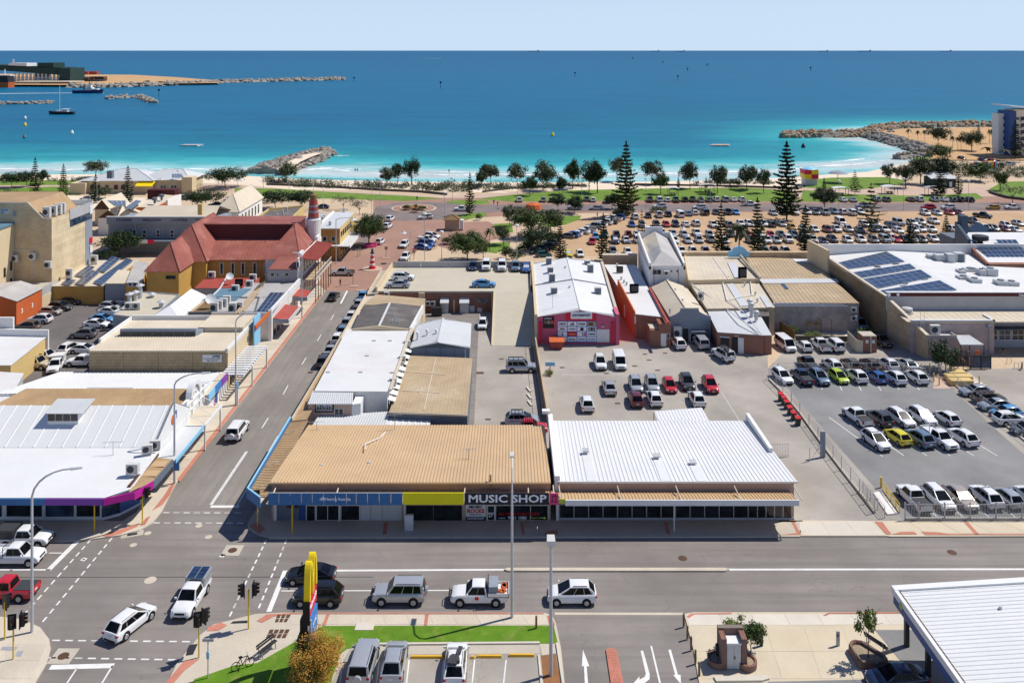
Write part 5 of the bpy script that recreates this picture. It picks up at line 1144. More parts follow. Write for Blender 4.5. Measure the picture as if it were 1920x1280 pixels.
for x,s_,l in((33,2.4,'large rooftop unit on the plant deck beside the slot-window wing'),(57,2.6,'large rooftop unit in the middle of the plant deck')):AQ(G(x,524,3.55)+AA((0,1.5,0)),0,0,l,s_,fan=False,w_=.95,h_=.62,d_=1.2)
for x,y,l in((73,518,'small condenser at the right end of the plant deck'),(82,518,'last small condenser on the plant deck by the boundary wall')):AQ(x,y,3.55,l)
for x,y,l in((61,488,'condenser high on the shaded cream brick wall'),(90,504,'condenser low on the shaded cream brick wall near its corner'),(28,492,'condenser stack in the shaded corner of the cream wall')):AQ(AT(x,y,159.5),0,0,l,1.3,h_=1)
t=AC('boundary_wall','sunlit cream wall with grey panels along the small car park','wall',(-85,153,0));AB(t,'wall',-85.3,-85,147.5,159.8,0,2.4,'b1')
for i in range(5):AB(t,'panel',-85.3,-85.1,147.5+i*2.46,149.9+i*2.46,2.42,3.9,'b0')
t,q=AK('mustard_shop','low mustard building with solar panels above the small car park','building',[(98,536),(194,536),(262,488),(172,488)],3.4,W.g2,W.a2,Aa=.1)
Al('solar row nearest the cream wall on the mustard building',[(115,531),(131,534),(143,525),(127,521)],3.75,2,2);Al('upper short solar row on the mustard building',[(140,515),(156,518),(178,500),(165,497)],3.8,2,4);Al('lower double solar row on the mustard building',[(140,531),(158,534),(188,509),(171,506)],3.75,2,5)
Al('far double solar row on the mustard building',[(180,506),(197,509),(226,484),(210,480)],3.8,2,5);Al('long single solar row on the mustard building',[(175,528),(190,534),(250,488),(238,484)],3.75,1,12)
AQ(130,521,3.45,'condenser by the short solar row on the mustard building',1.3,h_=1.3);AQ(177,495,3.45,'condenser by the far solar row on the mustard building',1.3,h_=1.3)
t,q=AK('low_tan_shop','low tan-roofed annex with a white awning beside the mustard building','building',[(197,531),(237,531),(250,508),(222,506)],4,W.a7,W.a2);b=MB();p=G(209,567);b.S([(p.x-1.6,p.y-1,2.2),(p.x+1.3,p.y-1,2.2),(p.x+1.3,p.y+1.2,2.3),(p.x-1.6,p.y+1.2,2.3)],.08);b.B('awning_roof',W.a1,t)
t,q=AK('grey_roof_annex','grey-roofed mustard annex between the solar building and the red hotel','building',[(236,530),(266,530),(278,492),(253,491)],4.4,W.g2,W.d1,rib=(.5,.03,.1))
AQ(AT(246,538,q[0].y-.4),0,0,'condenser on the mustard annex wall, left of a twin');AQ(AT(255,538,q[0].y-.4),0,0,'condenser on the mustard annex wall, nearest the hotel')
t,q=AK('flat_service_building','flat beige-roofed service building with ducts in front of the red hotel','building',[(212,591),(284,599),(335,553),(268,548)],4.2,W.a7,W.h5,lip=.15)
AL(t,217,603,245,613,q[0].y-.2,fr=W.b0,gl=W.f1,mull=3);AL(t,251,604,268,614,q[0].y-.2,fr=W.b0,gl=W.f1,mull=1)
for x,y,hh in((263,559,2.2),(254,563,1.4),(243,568,1.5),(285,557,.5),(302,577,1)):
 p=G(x,y,4.2);b=MB().cyl(p,p+Zv(hh),.35,.35,10);b.cyl(p+Zv(hh),p+Zv(hh+.35),.75,.1,10);b.B('flue',W.galv,t)
AQ(242,580,4.2,'twin condenser on the flat beige roof, nearer the car park',1.3);AQ(257,580,4.2,'twin condenser on the flat beige roof, nearer the white hip roof',1.3)
t=AC('white_hip_roof','bright white hip-ended metal roof between flat roofs in front of the hotel','roof',(-58,140,4));e=[G(*p,4.3)for p in((279,598),(338,598),(391,556),(345,556))];r0,r1=G(319,572,5.6),G(359,541,5.6);b=MB()
for f in([e[0],e[1],r0],[e[1],e[2],r1,r0],[e[3],e[0],r0,r1],[e[2],e[3],r1]):b.poly(f)
b.R(r0,r1,e[2],e[1],1.6,.04,.1);b.B('roof',W.b8,t);MB().P([(v.x,v.y)for v in e],0,4.2).B('wall',W.b1,t)
t,q=AK('service_yard','flat dark service roof crowded with ducts behind the parapet','building',[(341,590),(478,590),(486,562),(390,562)],3.9,W.a8,W.b9,lip=.5)
t2,q2=AK('blue_flat_roof','flat blue-grey roof below the red flat roof of the hotel','roof',[(388,562),(442,562),(470,541),(412,541)],4.35,W.b9,W.blue_deck);t2,q2=AK('red_flat_roof','flat red roof in front of the hotel wall','roof',[(366,540),(482,540),(486,521),(384,522)],4,W.b0,W.c6)
for x,y,l in((397,516,'condenser on the hotel wall beside the first hall window'),(448,531,'big condenser on the red flat roof'),(468,533,'right-hand condenser on the red flat roof'),(474,521,'far condenser on the red flat roof near the grey wing'),(441,542,'condenser at the edge of the red flat roof by the dish')):AQ(x,y+5,4.05,l,1.35,fan=(x!=448))
for i,(x,y)in enumerate(((402,583),(410,579),(419,575),(425,570),(436,584),(448,582))):AQ(x,y+3,3.95,f'{ORD[i]} unit from the satellite dish on the crowded service roof',1.3,h_=1.2)
for x,y,s,l in((395,575,.9,'cream satellite dish on the crowded service roof'),(431,531,.7,'pale satellite dish on the red flat roof')):
 p=G(x,y,4.2);b=MB().T([p,p+Zv(1)],.05,5);c=p+Zv(1.3);n=AA((.4,-.6,.6)).normalized();u=n.orthogonal().normalized();v=n.cross(u)
 At=[[c+n*(-.25*s*(1-(k/3)**2))+(u*math.cos(a*math.pi/6)+v*math.sin(a*math.pi/6))*s*(k/3+.02)for a in range(12)]for k in range(4)];b.add([q for r in At for q in r],[(k*12+a,k*12+(a+1)%12,(k+1)*12+(a+1)%12,(k+1)*12+a)for k in range(3)for a in range(12)]);b.B('satellite_dish',W.a1,None,AE=l,cat='satellite dish')
t=AC('duct_run','bundle of long pale ducts climbing from the service roof towards the hotel','ducts',G(465,570,4.5))
for i in range(4):MB().T([G(441+i*5,588-i*1.5,4.6),G(476+i*5,545-i*2,5.2),G(487+i*3,533-i*2,6.2)],.13,6).B('duct',W.d4,t)
MB().T([G(391,562,4.4),G(412,541,4.4),G(424,521,4.6)],.16,6).B('duct',W.a1,t)
t=AC('red_hotel','old hotel with red hipped roofs, mustard walls and two-storey street verandah','hotel',(-52,165,0))
hip(t,-67.2,-61.3,157,166,6.3,10.7,(-64.2,160.5),(-64.2,166),'e2','g2');hip(t,-68.5,-58.8,164,182,6.4,12.3,(-63.6,169.5),(-63.6,182),'e2','g2')
AB(t,'wall',-62,-45,165.5,178,0,6.5,'h6');b=MB();q=[(-60.5,164.9,6.45),(-44.8,164.9,6.45),(-44.8,174,8.6),(-62.5,174,8.6)];b.S(q,.1);b.R(*[(x,y,z+.005)for x,y,z in q],.8,.03,.08);b.B('roof',W.e2,t)
AB(t,'clad_wall',-64,-44,174,182,6.4,11.4,'f7');AB(t,'ridge_cap',-64.2,-43.8,173.9,182.2,11.4,11.6,'e2')
hip(t,-47,-40.6,162.6,178,7.2,12,(-43.6,171),(-43.6,173),'e2','c0',Aa=.4)
AB(t,'wing',-45.1,-39.5,157.4,166,0,6.5,'hotel_grey');b=MB();q=[(-45,157.3,6.6),(-39.7,157.3,6.6),(-39.7,163,7.6),(-44.5,163,7.6)];b.S(q,.1);b.R(*[(x,y,z+.005)for x,y,z in q],.5,.03,.08);b.B('roof',W.e2,t)
for x in(511,538):p=AT(x,514.5,157.4);MB().cyl(p+AA((0,-.08,0)),p,.42,.42,14).B('round_window',W.a2,t);MB().cyl(p+AA((0,-.12,0)),p,.3,.3,12).B('round_window',W.b3,t)
AL(t,519,512,523,519,157.4,fw=.05);AB(t,'base_course',-45.2,-39.4,157.3,157.5,3.2,3.9,'a8')
AB(t,'street_wall',-39.6,-39.3,157.2,176,0,8.6,'c0')
for y,z in((157.2,7.2),(158.4,8.6),(172,8.6)):AB(t,'parapet',-39.7,-39.2,y,y+2.5,z-.2,z+.75,'a0')
for k in range(6):AB(t,'window',-39.3,-39.22,159.2+k*2.1,160.3+k*2.1,5.2,7.4,'b3');AB(t,'window',-39.3,-39.22,159.2+k*2.1,160.3+k*2.1,.4,3,'b3')
for i,x in enumerate((412,433,452,474,495)):AL(t,x,492,x+7,515,165.45,fr=W.a0,fw=.12)
AL(t,311,517,329,523,156.95,fr=W.b2)
for a,c in(((363,440),(372,436)),((382,458),(392,455))):pass
b=MB();q=[AA((-61.9,166.8,8.12)),AA((-61,166.8,7.5)),AA((-61.5,173.2,7.8)),AA((-62.3,173.2,8.4))]
sk=[G(361,445,10.2),G(367,440,10.4),G(391,459,8),G(385,463,7.7)];MB().S([v+Zv(.25)for v in sk],.2).B('skylight',W.b8,t)
for x,y in((427,461),(450,461),(476,461),(497,462)):p=G(x,y,7.3);MB().cyl(p,p+Zv(1),.14,.14,6).B('flue',W.b2,t)
for x,y in((433,455),(458,455)):p=G(x,y,7.9);MB().S([p+AA((-.9,-1.2,-.2)),p+AA((.5,-1.2,-.2)),p+AA((.9,1.2,.35)),p+AA((-.5,1.2,.35))],.06).B('skylight',W.a1,t)
v=AC('verandah','two-storey street verandah with red roof and dark posts on the hotel','verandah',(-37.8,165,0))
b=MB();q=[(-39.3,157.9,8.6),(-36,157.9,8.1),(-36,171.8,8.1),(-39.3,171.8,8.6)];b.S(q,.1);b.R(q[0],q[3],q[2],q[1],.6,.03,.08);b.B('roof',W.c6,v);AB(v,'floor',-39.3,-36.2,158,171.6,4.3,4.5,'d4')
for k in range(7):y=158.2+k*2.2;MB().cyl((-36.4,y,.1),(-36.4,y,8.1),.09,.09,6).B('post',W.c3,v)
b=MB()
for z in(4.6,5.5):b.T([(-36.3,158,z),(-36.3,171.5,z)],.05,5)
for k in range(40):b.T([(-36.3,158.1+k*.34,4.6),(-36.3,158.1+k*.34,5.5)],.02,4)
b.B('railing',W.c0,v)
t=AC('striped_tower','round tower with red and grey stripes above a white drum behind the hotel','tower',(-41,175.4,0));MB().L((-41,176.2,0),[(1.5,0),(1.5,12),(1.55,12.05),(1.4,12.3)],20).B('drum',W.c0,t)
for i,(z0,z1,m)in enumerate(((12.2,12.6,'a8'),(12.6,13.5,'c6'),(13.5,13.95,'a7'),(13.95,14.7,'c6'),(14.7,15.1,'a7'),(15.1,16.1,'c6'))):f=lambda z:1.15-(z-12.2)*.085;MB().L((-41,176.2,0),[(f(z0),z0),(f(z1),z1-.004)],20).B('stripe',AG[m],t)
MB().L((-41,176.2,0),[(.7,16.1),(.7,17.1),(.5,17.2),(.05,17.6)],12).B('lantern',W.b9,t);MB().cyl((-41,176.2,17),(-41,176.2,20.5),.05,.03,5).B('flagpole',W.a0,t);MB().L((-41,176.2,0),[(1.53,5.9),(1.53,6.15)],20).B('band',W.d8,t)
t=AC('solar_shop','white-walled shop with a roof of solar panels and small red street awnings','shop',(-46,138,0));AB(t,'wall',-48.6,-39,138,157,0,4.1,'c0');AB(t,'roof',-48.4,-39.2,138.12,156.9,4.1,4.22,'d1');AB(t,'parapet',-39.3,-38.9,138,157,3.9,5,'a0');AB(t,'parapet',-48.6,-39.3,137.88,138.1,3.9,4.6,'c0');AB(t,'pier',-39.4,-38.8,137.7,138.4,0,5,'a0')
Al('large solar array on the shop roof before the grey hotel wing',[(478,586),(513,586),(541,548),(507,548)],4.5,4,6)
for y0,y1 in((139,146.5),(151.5,156)):
 MB().S([(-38.9,y0,3.4),(-36.4,y0,3),(-36.4,y1,3),(-38.9,y1,3.4)],.08).B('awning_roof',W.c6,t);AB(t,'fascia',-36.5,-36.35,y0,y1,2.5,3.05,'a1');AB(t,'fascia',-38.9,-36.4,y0-.05,y0+.05,2.5,3.2,'a7')
for y in(139.4,141.6,144,147.5,149.6,153):AB(t,'window',-39,-38.93,y,y+1.5,.3,2.5,'b3')
MB().T([(-50,136.6,0),(-44,137.4,3.6)],.12,5).B('stair_rail',W.b7,t)
t,q,r0,r1=gable('sports_store','white-roofed gabled store with a pink rear wall and sports logo board','shop',(1008,592),(1155,593),(1126,493),(1000,492),(1089,580),(1064,486),4.5,5.5,W.sport_wall,W.b8,Aa=.12,rib=(2.4,.02,.06))
Y=q[0].y;X0,X1=q[0].x,q[1].x
MB().P([(X0-.45,Y),(X0-.02,Y),(q[3].x-.02,q[3].y),(q[3].x-.45,q[3].y)],0,4.75).B('side_parapet',W.b1,t)
b=MB();a,c=r0.lerp(r1,.52),None;k=.52;pl=q[0].lerp(q[3],k);pr=q[1].lerp(q[2],k);b.T([pl+Zv(.1),a+Zv(.12),pr+Zv(.1)],.09,5);b.B('flashing',W.a7,t)
MB().P([(X1+.05,Y-.1),(X1+.5,Y-.1),(q[2].x+.5,q[2].y),(q[2].x+.05,q[2].y)],3.6,4.8).B('side_parapet',W.a2,t)
MB().P([(X1-.05,Y-.35),(X1+.5,Y-.35),(X1+.5,Y+3.5),(X1-.05,Y+3.5)],0,4.9).B('pier',W.sport_wall,t)
for x in(1013.5,1148):AF(t,'pilaster',x-2,603,x+2.2,641,Y,.3,W.c7)
f=AF(t,'sign_backing',1061,586,1118,600,Y,.1,W.c7);f=AF(t,'sign_board',1070,584.3,1110,597,Y,.18,W.a9);c=lambda x,y,d=.24:AT(x,y,Y)+AA((0,-d,0))
AR(f,'INTERSPORT',c(1092.5,590.6),.52,W.b5,Ae=.012,AO=2.55);o=c(1074.5,590.6);MB().add([o+AA(v)for v in((-.2,0,.16),(-.05,0,.16),(.02,0,-.05),(.12,0,.16),(.26,0,.16),(.03,0,-.22))],[(0,5,2,1),(2,5,4,3)]).B('logo',W.b5,f)
Ak=AF(t,'logo_board',1045,602,1118.5,641,Y,.08,W.d5)
names=[['ASICS','ADI','PUMA','*'],['2XU','new balance','#','UA'],['|','RED','//','NIKE'],['V','lotto','Champion','speedo']]
for j in range(4):
 for i in range(4):
  x0=1046+i*18.3;y0=602.8+j*9.5;y1=y0+8.1;m='a9'
  if(i,j)==(3,0):m='d4'
  if(i,j)==(1,2):m='c7'
  pn=AF(Ak,'board',x0,y0,x0+16.8,min(y1,640.5),Y-.08,.06,AG[m]);w=names[j][i];p=c(x0+8.4,y0+4,.19);o=p;b=MB()
  if w=='ADI':
   for k in range(3):b.X([o+AA((-.28+k*.2,0,-.2)),o+AA((-.12+k*.2,0,-.2)),o+AA((-.12+k*.2,.01,-.2)),o+AA((-.28+k*.2,.01,-.2))],[o+AA((-.34+k*.2,0,-.06+k*.13)),o+AA((-.2+k*.2,0,0+k*.13)),o+AA((-.2+k*.2,.01,0+k*.13)),o+AA((-.34+k*.2,.01,-.06+k*.13))])
   b.B('logo',W.b5,pn)if False else b.B('logo',W.b5,Ak)
  elif w=='*':b.L((0,0,0),[(.01,0)],3)if False else b.box(o+AA((-.12,0,0)),(.6,.02,.34));b.B('logo',W.c3,Ak)
  elif w=='#':b.box(o,(.5,.02,.48));b.B('logo',W.a6,Ak)
  elif w=='|':b.box(o+Zv(.05),(.12,.02,.42));b.box(o+AA((.05,0,-.16)),(.3,.02,.1));b.B('logo',W.b5,Ak)
  elif w=='UA':
   b.box(o,(1.1,.02,.5));b.B('logo',W.a6,Ak);b=MB()
   for s in(-1,1):b.T([o+AA((s*.28-.15,-.03,.2)),o+AA((s*.28+.1,-.03,0)),o+AA((s*.28-.15,-.03,-.2))],.04,4)
   b.B('logo',W.a9,Ak)
  elif w=='//':
   b.X([o+AA((.1,0,-.24)),o+AA((.28,0,-.24)),o+AA((.28,.01,-.24)),o+AA((.1,.01,-.24))],[o+AA((0,0,.22)),o+AA((.16,0,.22)),o+AA((.16,.01,.22)),o+AA((0,.01,.22))]);b.B('logo',W.b5,Ak);MB().box(o+AA((.5,0,0)),(.3,.02,.55)).B('logo',W.g3,Ak)
  elif w=='V':b.add([o+AA(v)for v in((-.3,0,.1),(-.16,0,.1),(0,0,-.06),(.3,0,.16),(0,0,-.2))],[(0,4,2,1),(2,4,3)]);b.B('logo',W.b5,Ak)
  elif w=='RED':AR(Ak,'INTERSPORT',p,.22,W.h3,Ae=.004,AO=1.05)
  else:AR(Ak,w,p,.34 if len(w)<6 else.22,AG['a6' if w in('PUMA','2XU')else 'b5'],Ae=.012,AO=min(1.1,.28*len(w)))
f=AF(t,'poster',1018,593,1039,615,Y,.06,W.a6);AR(f,'OPEN',c(1027,597,.1),.4,W.a9,AO=1.2)
for k in range(3):AF(f,'poster_photo',1019.5+k*6.5,601,1025+k*6.5,607,Y-.05,.04,AG[('b9','a7','c1')[k]])
d=AF(t,'door',1118.6,617,1142.5,641,Y,.1,W.a0);AF(d,'handle',1130,628,1130.8,632,Y-.1,.05,W.b7);AF(t,'lamp',1127,610,1133,612,Y,.3,W.a1)
b=MB();p,r=G(1142,642),G(1143,640);
for x in(1121,1142.3):p=G(x,644);b.cyl(p,p+Zv(1),.06,.06,6)
b.B('guard_post',W.galv,t)
for i,(x,y,s)in enumerate(((1029,497,1.5),(1101,498,1.1),(1032,513,1.3),(1107,512,1.7),(1035,530,1.7),(1039,552,1.3),(1121,552,1.3))):
 zz=4.7;p=G(x,y,zz);tt=AC('roof_cooler',('tall rooftop cooler at the far left end of the sports store roof','low rooftop cooler at the far end of the sports store roof','rooftop cooler second from the back on the left slope of the sports store','tall rooftop cooler with a dark side on the right slope of the sports store','tall rooftop cooler midway down the left slope of the sports store','rooftop cooler nearest the pink wall on the left slope','rooftop cooler nearest the pink wall on the right slope')[i],'rooftop cooler',p,'rooftop coolers')
 MB().bx(p.x-.55,p.x+.55,p.y-.5,p.y+.5,zz-.3,zz+s).B('casing',W.f6,tt);b=MB().bx(p.x-.47,p.x+.47,p.y-.53,p.y-.5,zz+.2,zz+s-.15);b.bx(p.x-.57,p.x-.55,p.y-.42,p.y+.42,zz+.2,zz+s-.15);b.B('louvre',W.a8,tt);MB().bx(p.x-.75,p.x+.75,p.y-.7,p.y+.7,zz-.2,zz-.05).B('base',W.a1,tt)
aerial(1036,578,4.8,2.2,'television aerial on the near left slope of the sports store roof')
for x,y in((1060,504),(1068,541)):p=G(x,y,5.2);MB().cyl(p-Zv(.2),p+Zv(.5),.15,.2,8).B('roof_vent',W.galv,t)
t=AC('skip_bin','rusty red skip bin in front of the pink store wall','skip',G(1043,655));p=G(1044,653);MB().X([p+AA((-.9,-.6,.1)),p+AA((.8,-.6,.1)),p+AA((.8,.8,.1)),p+AA((-.9,.8,.1))],[p+AA((-1.15,-.8,1.25)),p+AA((1.15,-.8,1.25)),p+AA((1.15,.9,1.25)),p+AA((-1.15,.9,1.25))]).B('bin',W.c6,t);MB().S([p+AA((-1.2,-.85,1.3)),p+AA((1.2,-.85,1.3)),p+AA((1.2,.95,1.5)),p+AA((-1.2,.95,1.5))],.06).B('lid',W.c1,t)
t=AC('boundary_wall','thin dark boundary wall and mesh fence between the ramp yard and the open lot','wall',G(1012,700));b=MB();p,r=G(1004,650),G(1028,800);n=AA((.1,0,0));b.X([p-n,r-n,r+n,p+n],[v+Zv(1.5)for v in(p-n,r-n,r+n,p+n)]);b.B('wall',W.g7,t)
for i in range(11):c_=p.lerp(r,i/10)+AA((-.6,0,0));MB().T([c_,c_+Zv(1.7)],.035,5).B('post',W.c3,t)
b=MB()
for z in(.2,1.65):b.T([p+AA((-.6,0,z)),r+AA((-.6,0,z))],.025,4)
b.B('rail',W.c3,t)
for i in range(3):c_=G(1004.5+i*1.5,731+i*13);MB().box((c_.x-1,c_.y,.1),(.25,1.6,.18),.3).B('wheel_stop',W.e0,None,AE=('concrete wheel stop farthest up the fence beside the ramp yard','concrete wheel stop midway along the fence beside the ramp yard','concrete wheel stop nearest the parked cars beside the ramp yard fence')[i],cat='wheel stop',AP='wheel stops')
t,q=AK('arcade','white-roofed arcade with an orange side wall along a red paved passage','shop',[(1190,588),(1243,594),(1193,497),(1133,496)],4,W.d0,W.c9,Aa=.05)
b=MB();a,c_=q[0]+AA((-.08,0,0)),q[3].lerp(q[0],.5)+AA((-.08,0,0));b.X([AA((a.x,a.y,0)),AA((a.x+.2,a.y,0)),AA((c_.x+.2,c_.y,0)),AA((c_.x,c_.y,0))],[AA((a.x,a.y,4.4)),AA((a.x+.2,a.y,4.4)),AA((c_.x+.2,c_.y,5.3)),AA((c_.x,c_.y,5.3))]);b.B('side_wall',W.c1,t)
for k,y in((.12,2.2),(.3,2.3),(.52,2.4)):c2=a.lerp(c_,k);AB(t,'poster',c2.x-.05,c2.x,c2.y,c2.y+.9,.8,2.8,'g3' if k<.4 else 'a9')
AF(t,'sign_board',1189.5,592,1214,606,q[0].y,.08,W.a0);d=AF(t,'roller_door',1191,611,1215,636,q[0].y,.04,W.d1)
for k in range(8):AF(d,'slat',1191.3,611.3+k*3.05,1214.7,613.9+k*3.05,q[0].y-.04,.02,W.b0)
AN('passage',[(1154,640),(1196,640),(1188,590),(1150,590)],.012,W.g4)
for x,y,s,l in((1162,511,1.3,'boxy rooftop unit at the far end of the white arcade roof'),(1189,548,1.6,'boxy rooftop unit midway along the white arcade roof')):AQ(x,y,4.05,l,s,fan=False)
b=MB();p,r=G(1218,540,4.3),G(1253,606,4.3);b.T([p,r],.25,4);b.B('gutter',W.c6,t)
for x,y in((1165,524),(1170,530),(1175,534),(1157,499)):p=G(x,y,4.05);MB().cyl(p,p+Zv(.55),.15,.22,8).B('roof_vent',W.galv,t)
t=AC('brick_closet','small red brick service closet with a white door by the parked white cars','outbuilding',G(1232,652));Y=GY(651);a,c_=xpx(1219,Y),xpx(1258,Y)
MB().P([(a,Y),(c_,Y),(c_,Y+3),(a,Y+4.5)],0,2.7).B('wall',W.d0,t);MB().P([(a+1.4,Y+.01),(c_-.05,Y+.01),(c_-.05,Y+3),(a+1.4,Y+3)],2.7,3.7).B('wall',W.d0,t);AB(t,'roof',a+.1,c_,Y+.6,Y+4,2.7,2.8,'a2')
AF(t,'door',1239,625,1249,649,Y,.06,W.a0);AL(t,1250,625,1256,635,Y)
Y0,Y1=156.4,178;xa,xb,xc,xd=xpx(1217,Y0),xpx(1285,Y0),xpx(1196,Y1),xpx(1259,Y1);t=AC('white_two_storey','two-storey white building with patched hip roof inside white parapets','building',((xa+xb)/2,Y0,0))
MB().P([(xa,Y0),(xb,Y0),(xd,Y1),(xc,Y1)],0,7.4).B('wall',W.a4,t)
ap,bk=AA((xpx(1243,158),160,9.2)),AA((xpx(1228,177),177,9.4));b=MB();e=[AA((xa+.4,Y0+.1,7.45)),AA((xb-.4,Y0+.1,7.45)),AA((xd-.4,Y1,7.45)),AA((xc+.4,Y1,7.45))]
b.poly([e[0],e[1],ap]);b.poly([e[1],e[2],bk,ap]);b.poly([e[3],e[0],ap,bk]);b.R(e[1],e[2],bk,ap,.8,.03,.1);b.B('roof',W.d1,t);MB().poly([e[3].lerp(e[0],0)+Zv(.03),e[3].lerp(e[0],.55)+Zv(.03),bk.lerp(ap,.75)+Zv(.03),bk+Zv(.03)]).B('roof_patch',W.a2,t)
for(x0,x1)in((xa,xc),(xb-.35,xd-.35)):MB().P([(x0,Y0),(x0+.35,Y0),(x1+.35,Y1),(x1,Y1)],6.8,[8,8,8.9,8.9]).B('parapet',W.a4,t)
b=MB().P([(xc,Y1),(xd,Y1),(xd,Y1+.4),(xc,Y1+.4)],6,9);b.P([(xc+1.5,Y1+.02),(xd-1.8,Y1+.02),(xd-1.8,Y1+.38),(xc+1.5,Y1+.38)],8.9,10.1);b.B('parapet',W.a4,t)
AL(t,1223,505,1240,515,Y0,mull=1);
for x in(1257,1268):AL(t,x,506,x+4,510.5,Y0,fw=.05)
AQ(AT(1250,517,Y0-.4),0,0,'condenser on the front wall of the two-storey white building');AL(t,1198,488,1201,497,Y0+8,fw=.05)if False else None
b=MB().T([(xa+.9,Y0-.05,3.5),(xa+.9,Y0-.05,7.2)],.05,5);b.T([(xb-1.3,Y0-.05,2),(xb-1.3,Y0-.05,7)],.05,5);b.B('downpipe',W.a8,t)
t,q=AK('tan_rear_wall','plain tan rear wall closing the yard between the sports store and the white building','wall',[(1130,478),(1195,478),(1193,475),(1130,475)],5.2,W.cream_brick,W.a2,Aa=.05)
t,q,r0,r1=gable('bluegrey_gable','cream-roofed building with a blue-grey stepped gable front','building',(1256,594),(1330,594),(1286,534),(1221,540),(1288,579),(1251,525),4,5.2,W.a7,W.a2,Aa=.05,rib=(1.2,.02,.06))
Y=q[0].y-.25;o=lambda x,y:AT(x,y,Y);pr=[(1256,640),(1333,640),(1333,593),(1322,590),(1312,585),(1309,578),(1277,578),(1275,585),(1266,590),(1256,594)]
P=[o(*v)for v in pr];b=MB();n=len(P);b.poly(P);b.poly([v+AA((0,.3,0))for v in P[::-1]])
for i in range(n):b.quad(P[i],P[(i+1)%n],P[(i+1)%n]+AA((0,.3,0)),P[i]+AA((0,.3,0)))
b.B('stepped_front',W.a7,t);AF(t,'door',1280,616,1290.5,640,Y,.04,W.a6);AL(t,1294,623,1312,640,Y,fr=W.a0,mull=1);AF(t,'awning',1293,618,1327,622,Y,1,W.a8)
AF(t,'capping',1276,577,1310,579,Y,.1,W.b0);AQ(AT(1270,637,Y-.5),0,0,'tall condenser beside the dark door of the blue-grey gable',1.3,h_=1.6)
for x,y in((1266,548),(1280,568),(1253,530),(1256,586)):p=G(x,y,4.7);MB().cyl(p-Zv(.2),p+Zv(.7),.1,.16,7).B('roof_vent',W.galv,t)
t,q=AK('tan_hall','large flat tan-roofed hall with pale patches behind the grey skillion','building',[(1292,527),(1424,524),(1386,479),(1284,479)],5.2,W.b1,W.a2,rib=(.9,.02,.05),lip=.2)
for a,c_ in(((1337,482),(1367,524)),):p,r=G(*a,5.3),G(*c_,5.3);n=(r-p).normalized().cross(Zv(1))*.08;AJ('sheet_joint',[p-n,r-n,r+n,p+n],W.b8,None,t)
AJ('roof_patch',[G(x,y,5.34)for x,y in((1364,492),(1380,491),(1390,520),(1378,522))],W.a1,None,t)
MB().P([(v.x,v.y)for v in(G(1283,478,5.4),G(1530,478,5.4),G(1530,475,5.4),G(1283,475,5.4))],0,5.9).B('rear_parapet',W.g7,t)
t,q=AK('tan_lower_hall','lower tan roof with pipe runs beside the blue-grey gable','building',[(1326,578),(1452,576),(1420,528),(1293,529)],4.6,W.g7,W.a2,rib=(.9,.02,.05))
AJ('roof_patch',[G(x,y,4.72)for x,y in((1362,532),(1374,531),(1404,573),(1388,574))],W.a1,None,t);AJ('roof_patch',[G(x,y,4.72)for x,y in((1425,556),(1431,550),(1448,575),(1438,576))],W.a1,None,t)
for pts in([(1355,529),(1363,562),(1410,552),(1407,528)],[(1363,562),(1395,585),(1427,625)],[(1296,531),(1390,600),(1427,626)],[(1293,529),(1407,528)]):
 MB().T([G(x,y,4.85 if y<580 else 4.9-(y-580)*.033)for x,y in pts],.09,5).B('pipe',W.a0,t)
AQ(1392,521,5.3,'upright unit with a dark side on the upper tan hall roof',1.5,h_=1.2,fan=False);AQ(1314,563,4.7,'slim twin unit on the lower tan roof by the blue-grey gable',1,h_=1.4)
for x,y in((1365,524),(1396,536),(1416,553),(1420,566)):p=G(x,y,4.7);MB().cyl(p,p+Zv(.6),.13,.2,8).B('roof_vent',W.galv,t)
t,q=AK('brick_skillion','red brick workshop with a long pale grey skillion roof and big vents','workshop',[(1346,622),(1432,628),(1404,579),(1325,579)],[3.1,3.1,4.3,4.3],W.d0,W.a1,Aa=.1)
uw=(q[1]-q[0]);uw.z=0;Lw=uw.length;uw/=Lw
for d0,d1,z1,m in((.4,1.7,2.3,'a6'),(2.1,3,2.4,'a6'),(3.05,3.9,2.4,'a0')):panel(t,'door',AA((q[0].x,q[0].y,.02))+uw*d0,uw,d1-d0,z1,.05,AG[m])
panel(t,'door_frame',AA((q[0].x,q[0].y,2.35))+uw*.3,uw,1.5,.12,.2,W.a0);panel(t,'lamp',AA((q[0].x,q[0].y,2.65))+uw*2.5,uw,.7,.12,.12,W.a1)
t2,q2=AK('skillion_annex','narrow annex roof continuing the grey skillion towards the dark yard','workshop',[(1433,628),(1447,628),(1420,581),(1404,579.5)],[3,3,4.2,4.2],W.d0,W.a1,Aa=.05)
for x,y,hh in((1406,586,1.6),(1409,594,1.7),(1418,600,.9)):p=G(x,y,3.9);b=MB().cyl(p,p+Zv(hh),.28,.28,10);b.L((p.x,p.y,p.z+hh),[(.3,0),(.5,.2),(.45,.55),(.1,.7)],10);b.B('roof_vent',W.galv,t2)
t,q=AK('dark_yard_store','dark-walled yard store beside the vines','building',[(1415,592),(1442,592),(1440,577),(1412,577)],4,W.b2,W.h4)
t=AC('ornate_parapet','curved pale blue ornamental parapet standing above the tan roof edge','parapet',(50,171,5));Y=171.3;P=[AT(x,y,Y)for x,y in((1366,482),(1405,482),(1406,473),(1400,470),(1395,464),(1389,462),(1387,459),(1385,462),(1378,464),(1374,470),(1366,472))];b=MB();n=len(P);b.poly(P);b.poly([v+AA((0,.5,0))for v in P[::-1]])
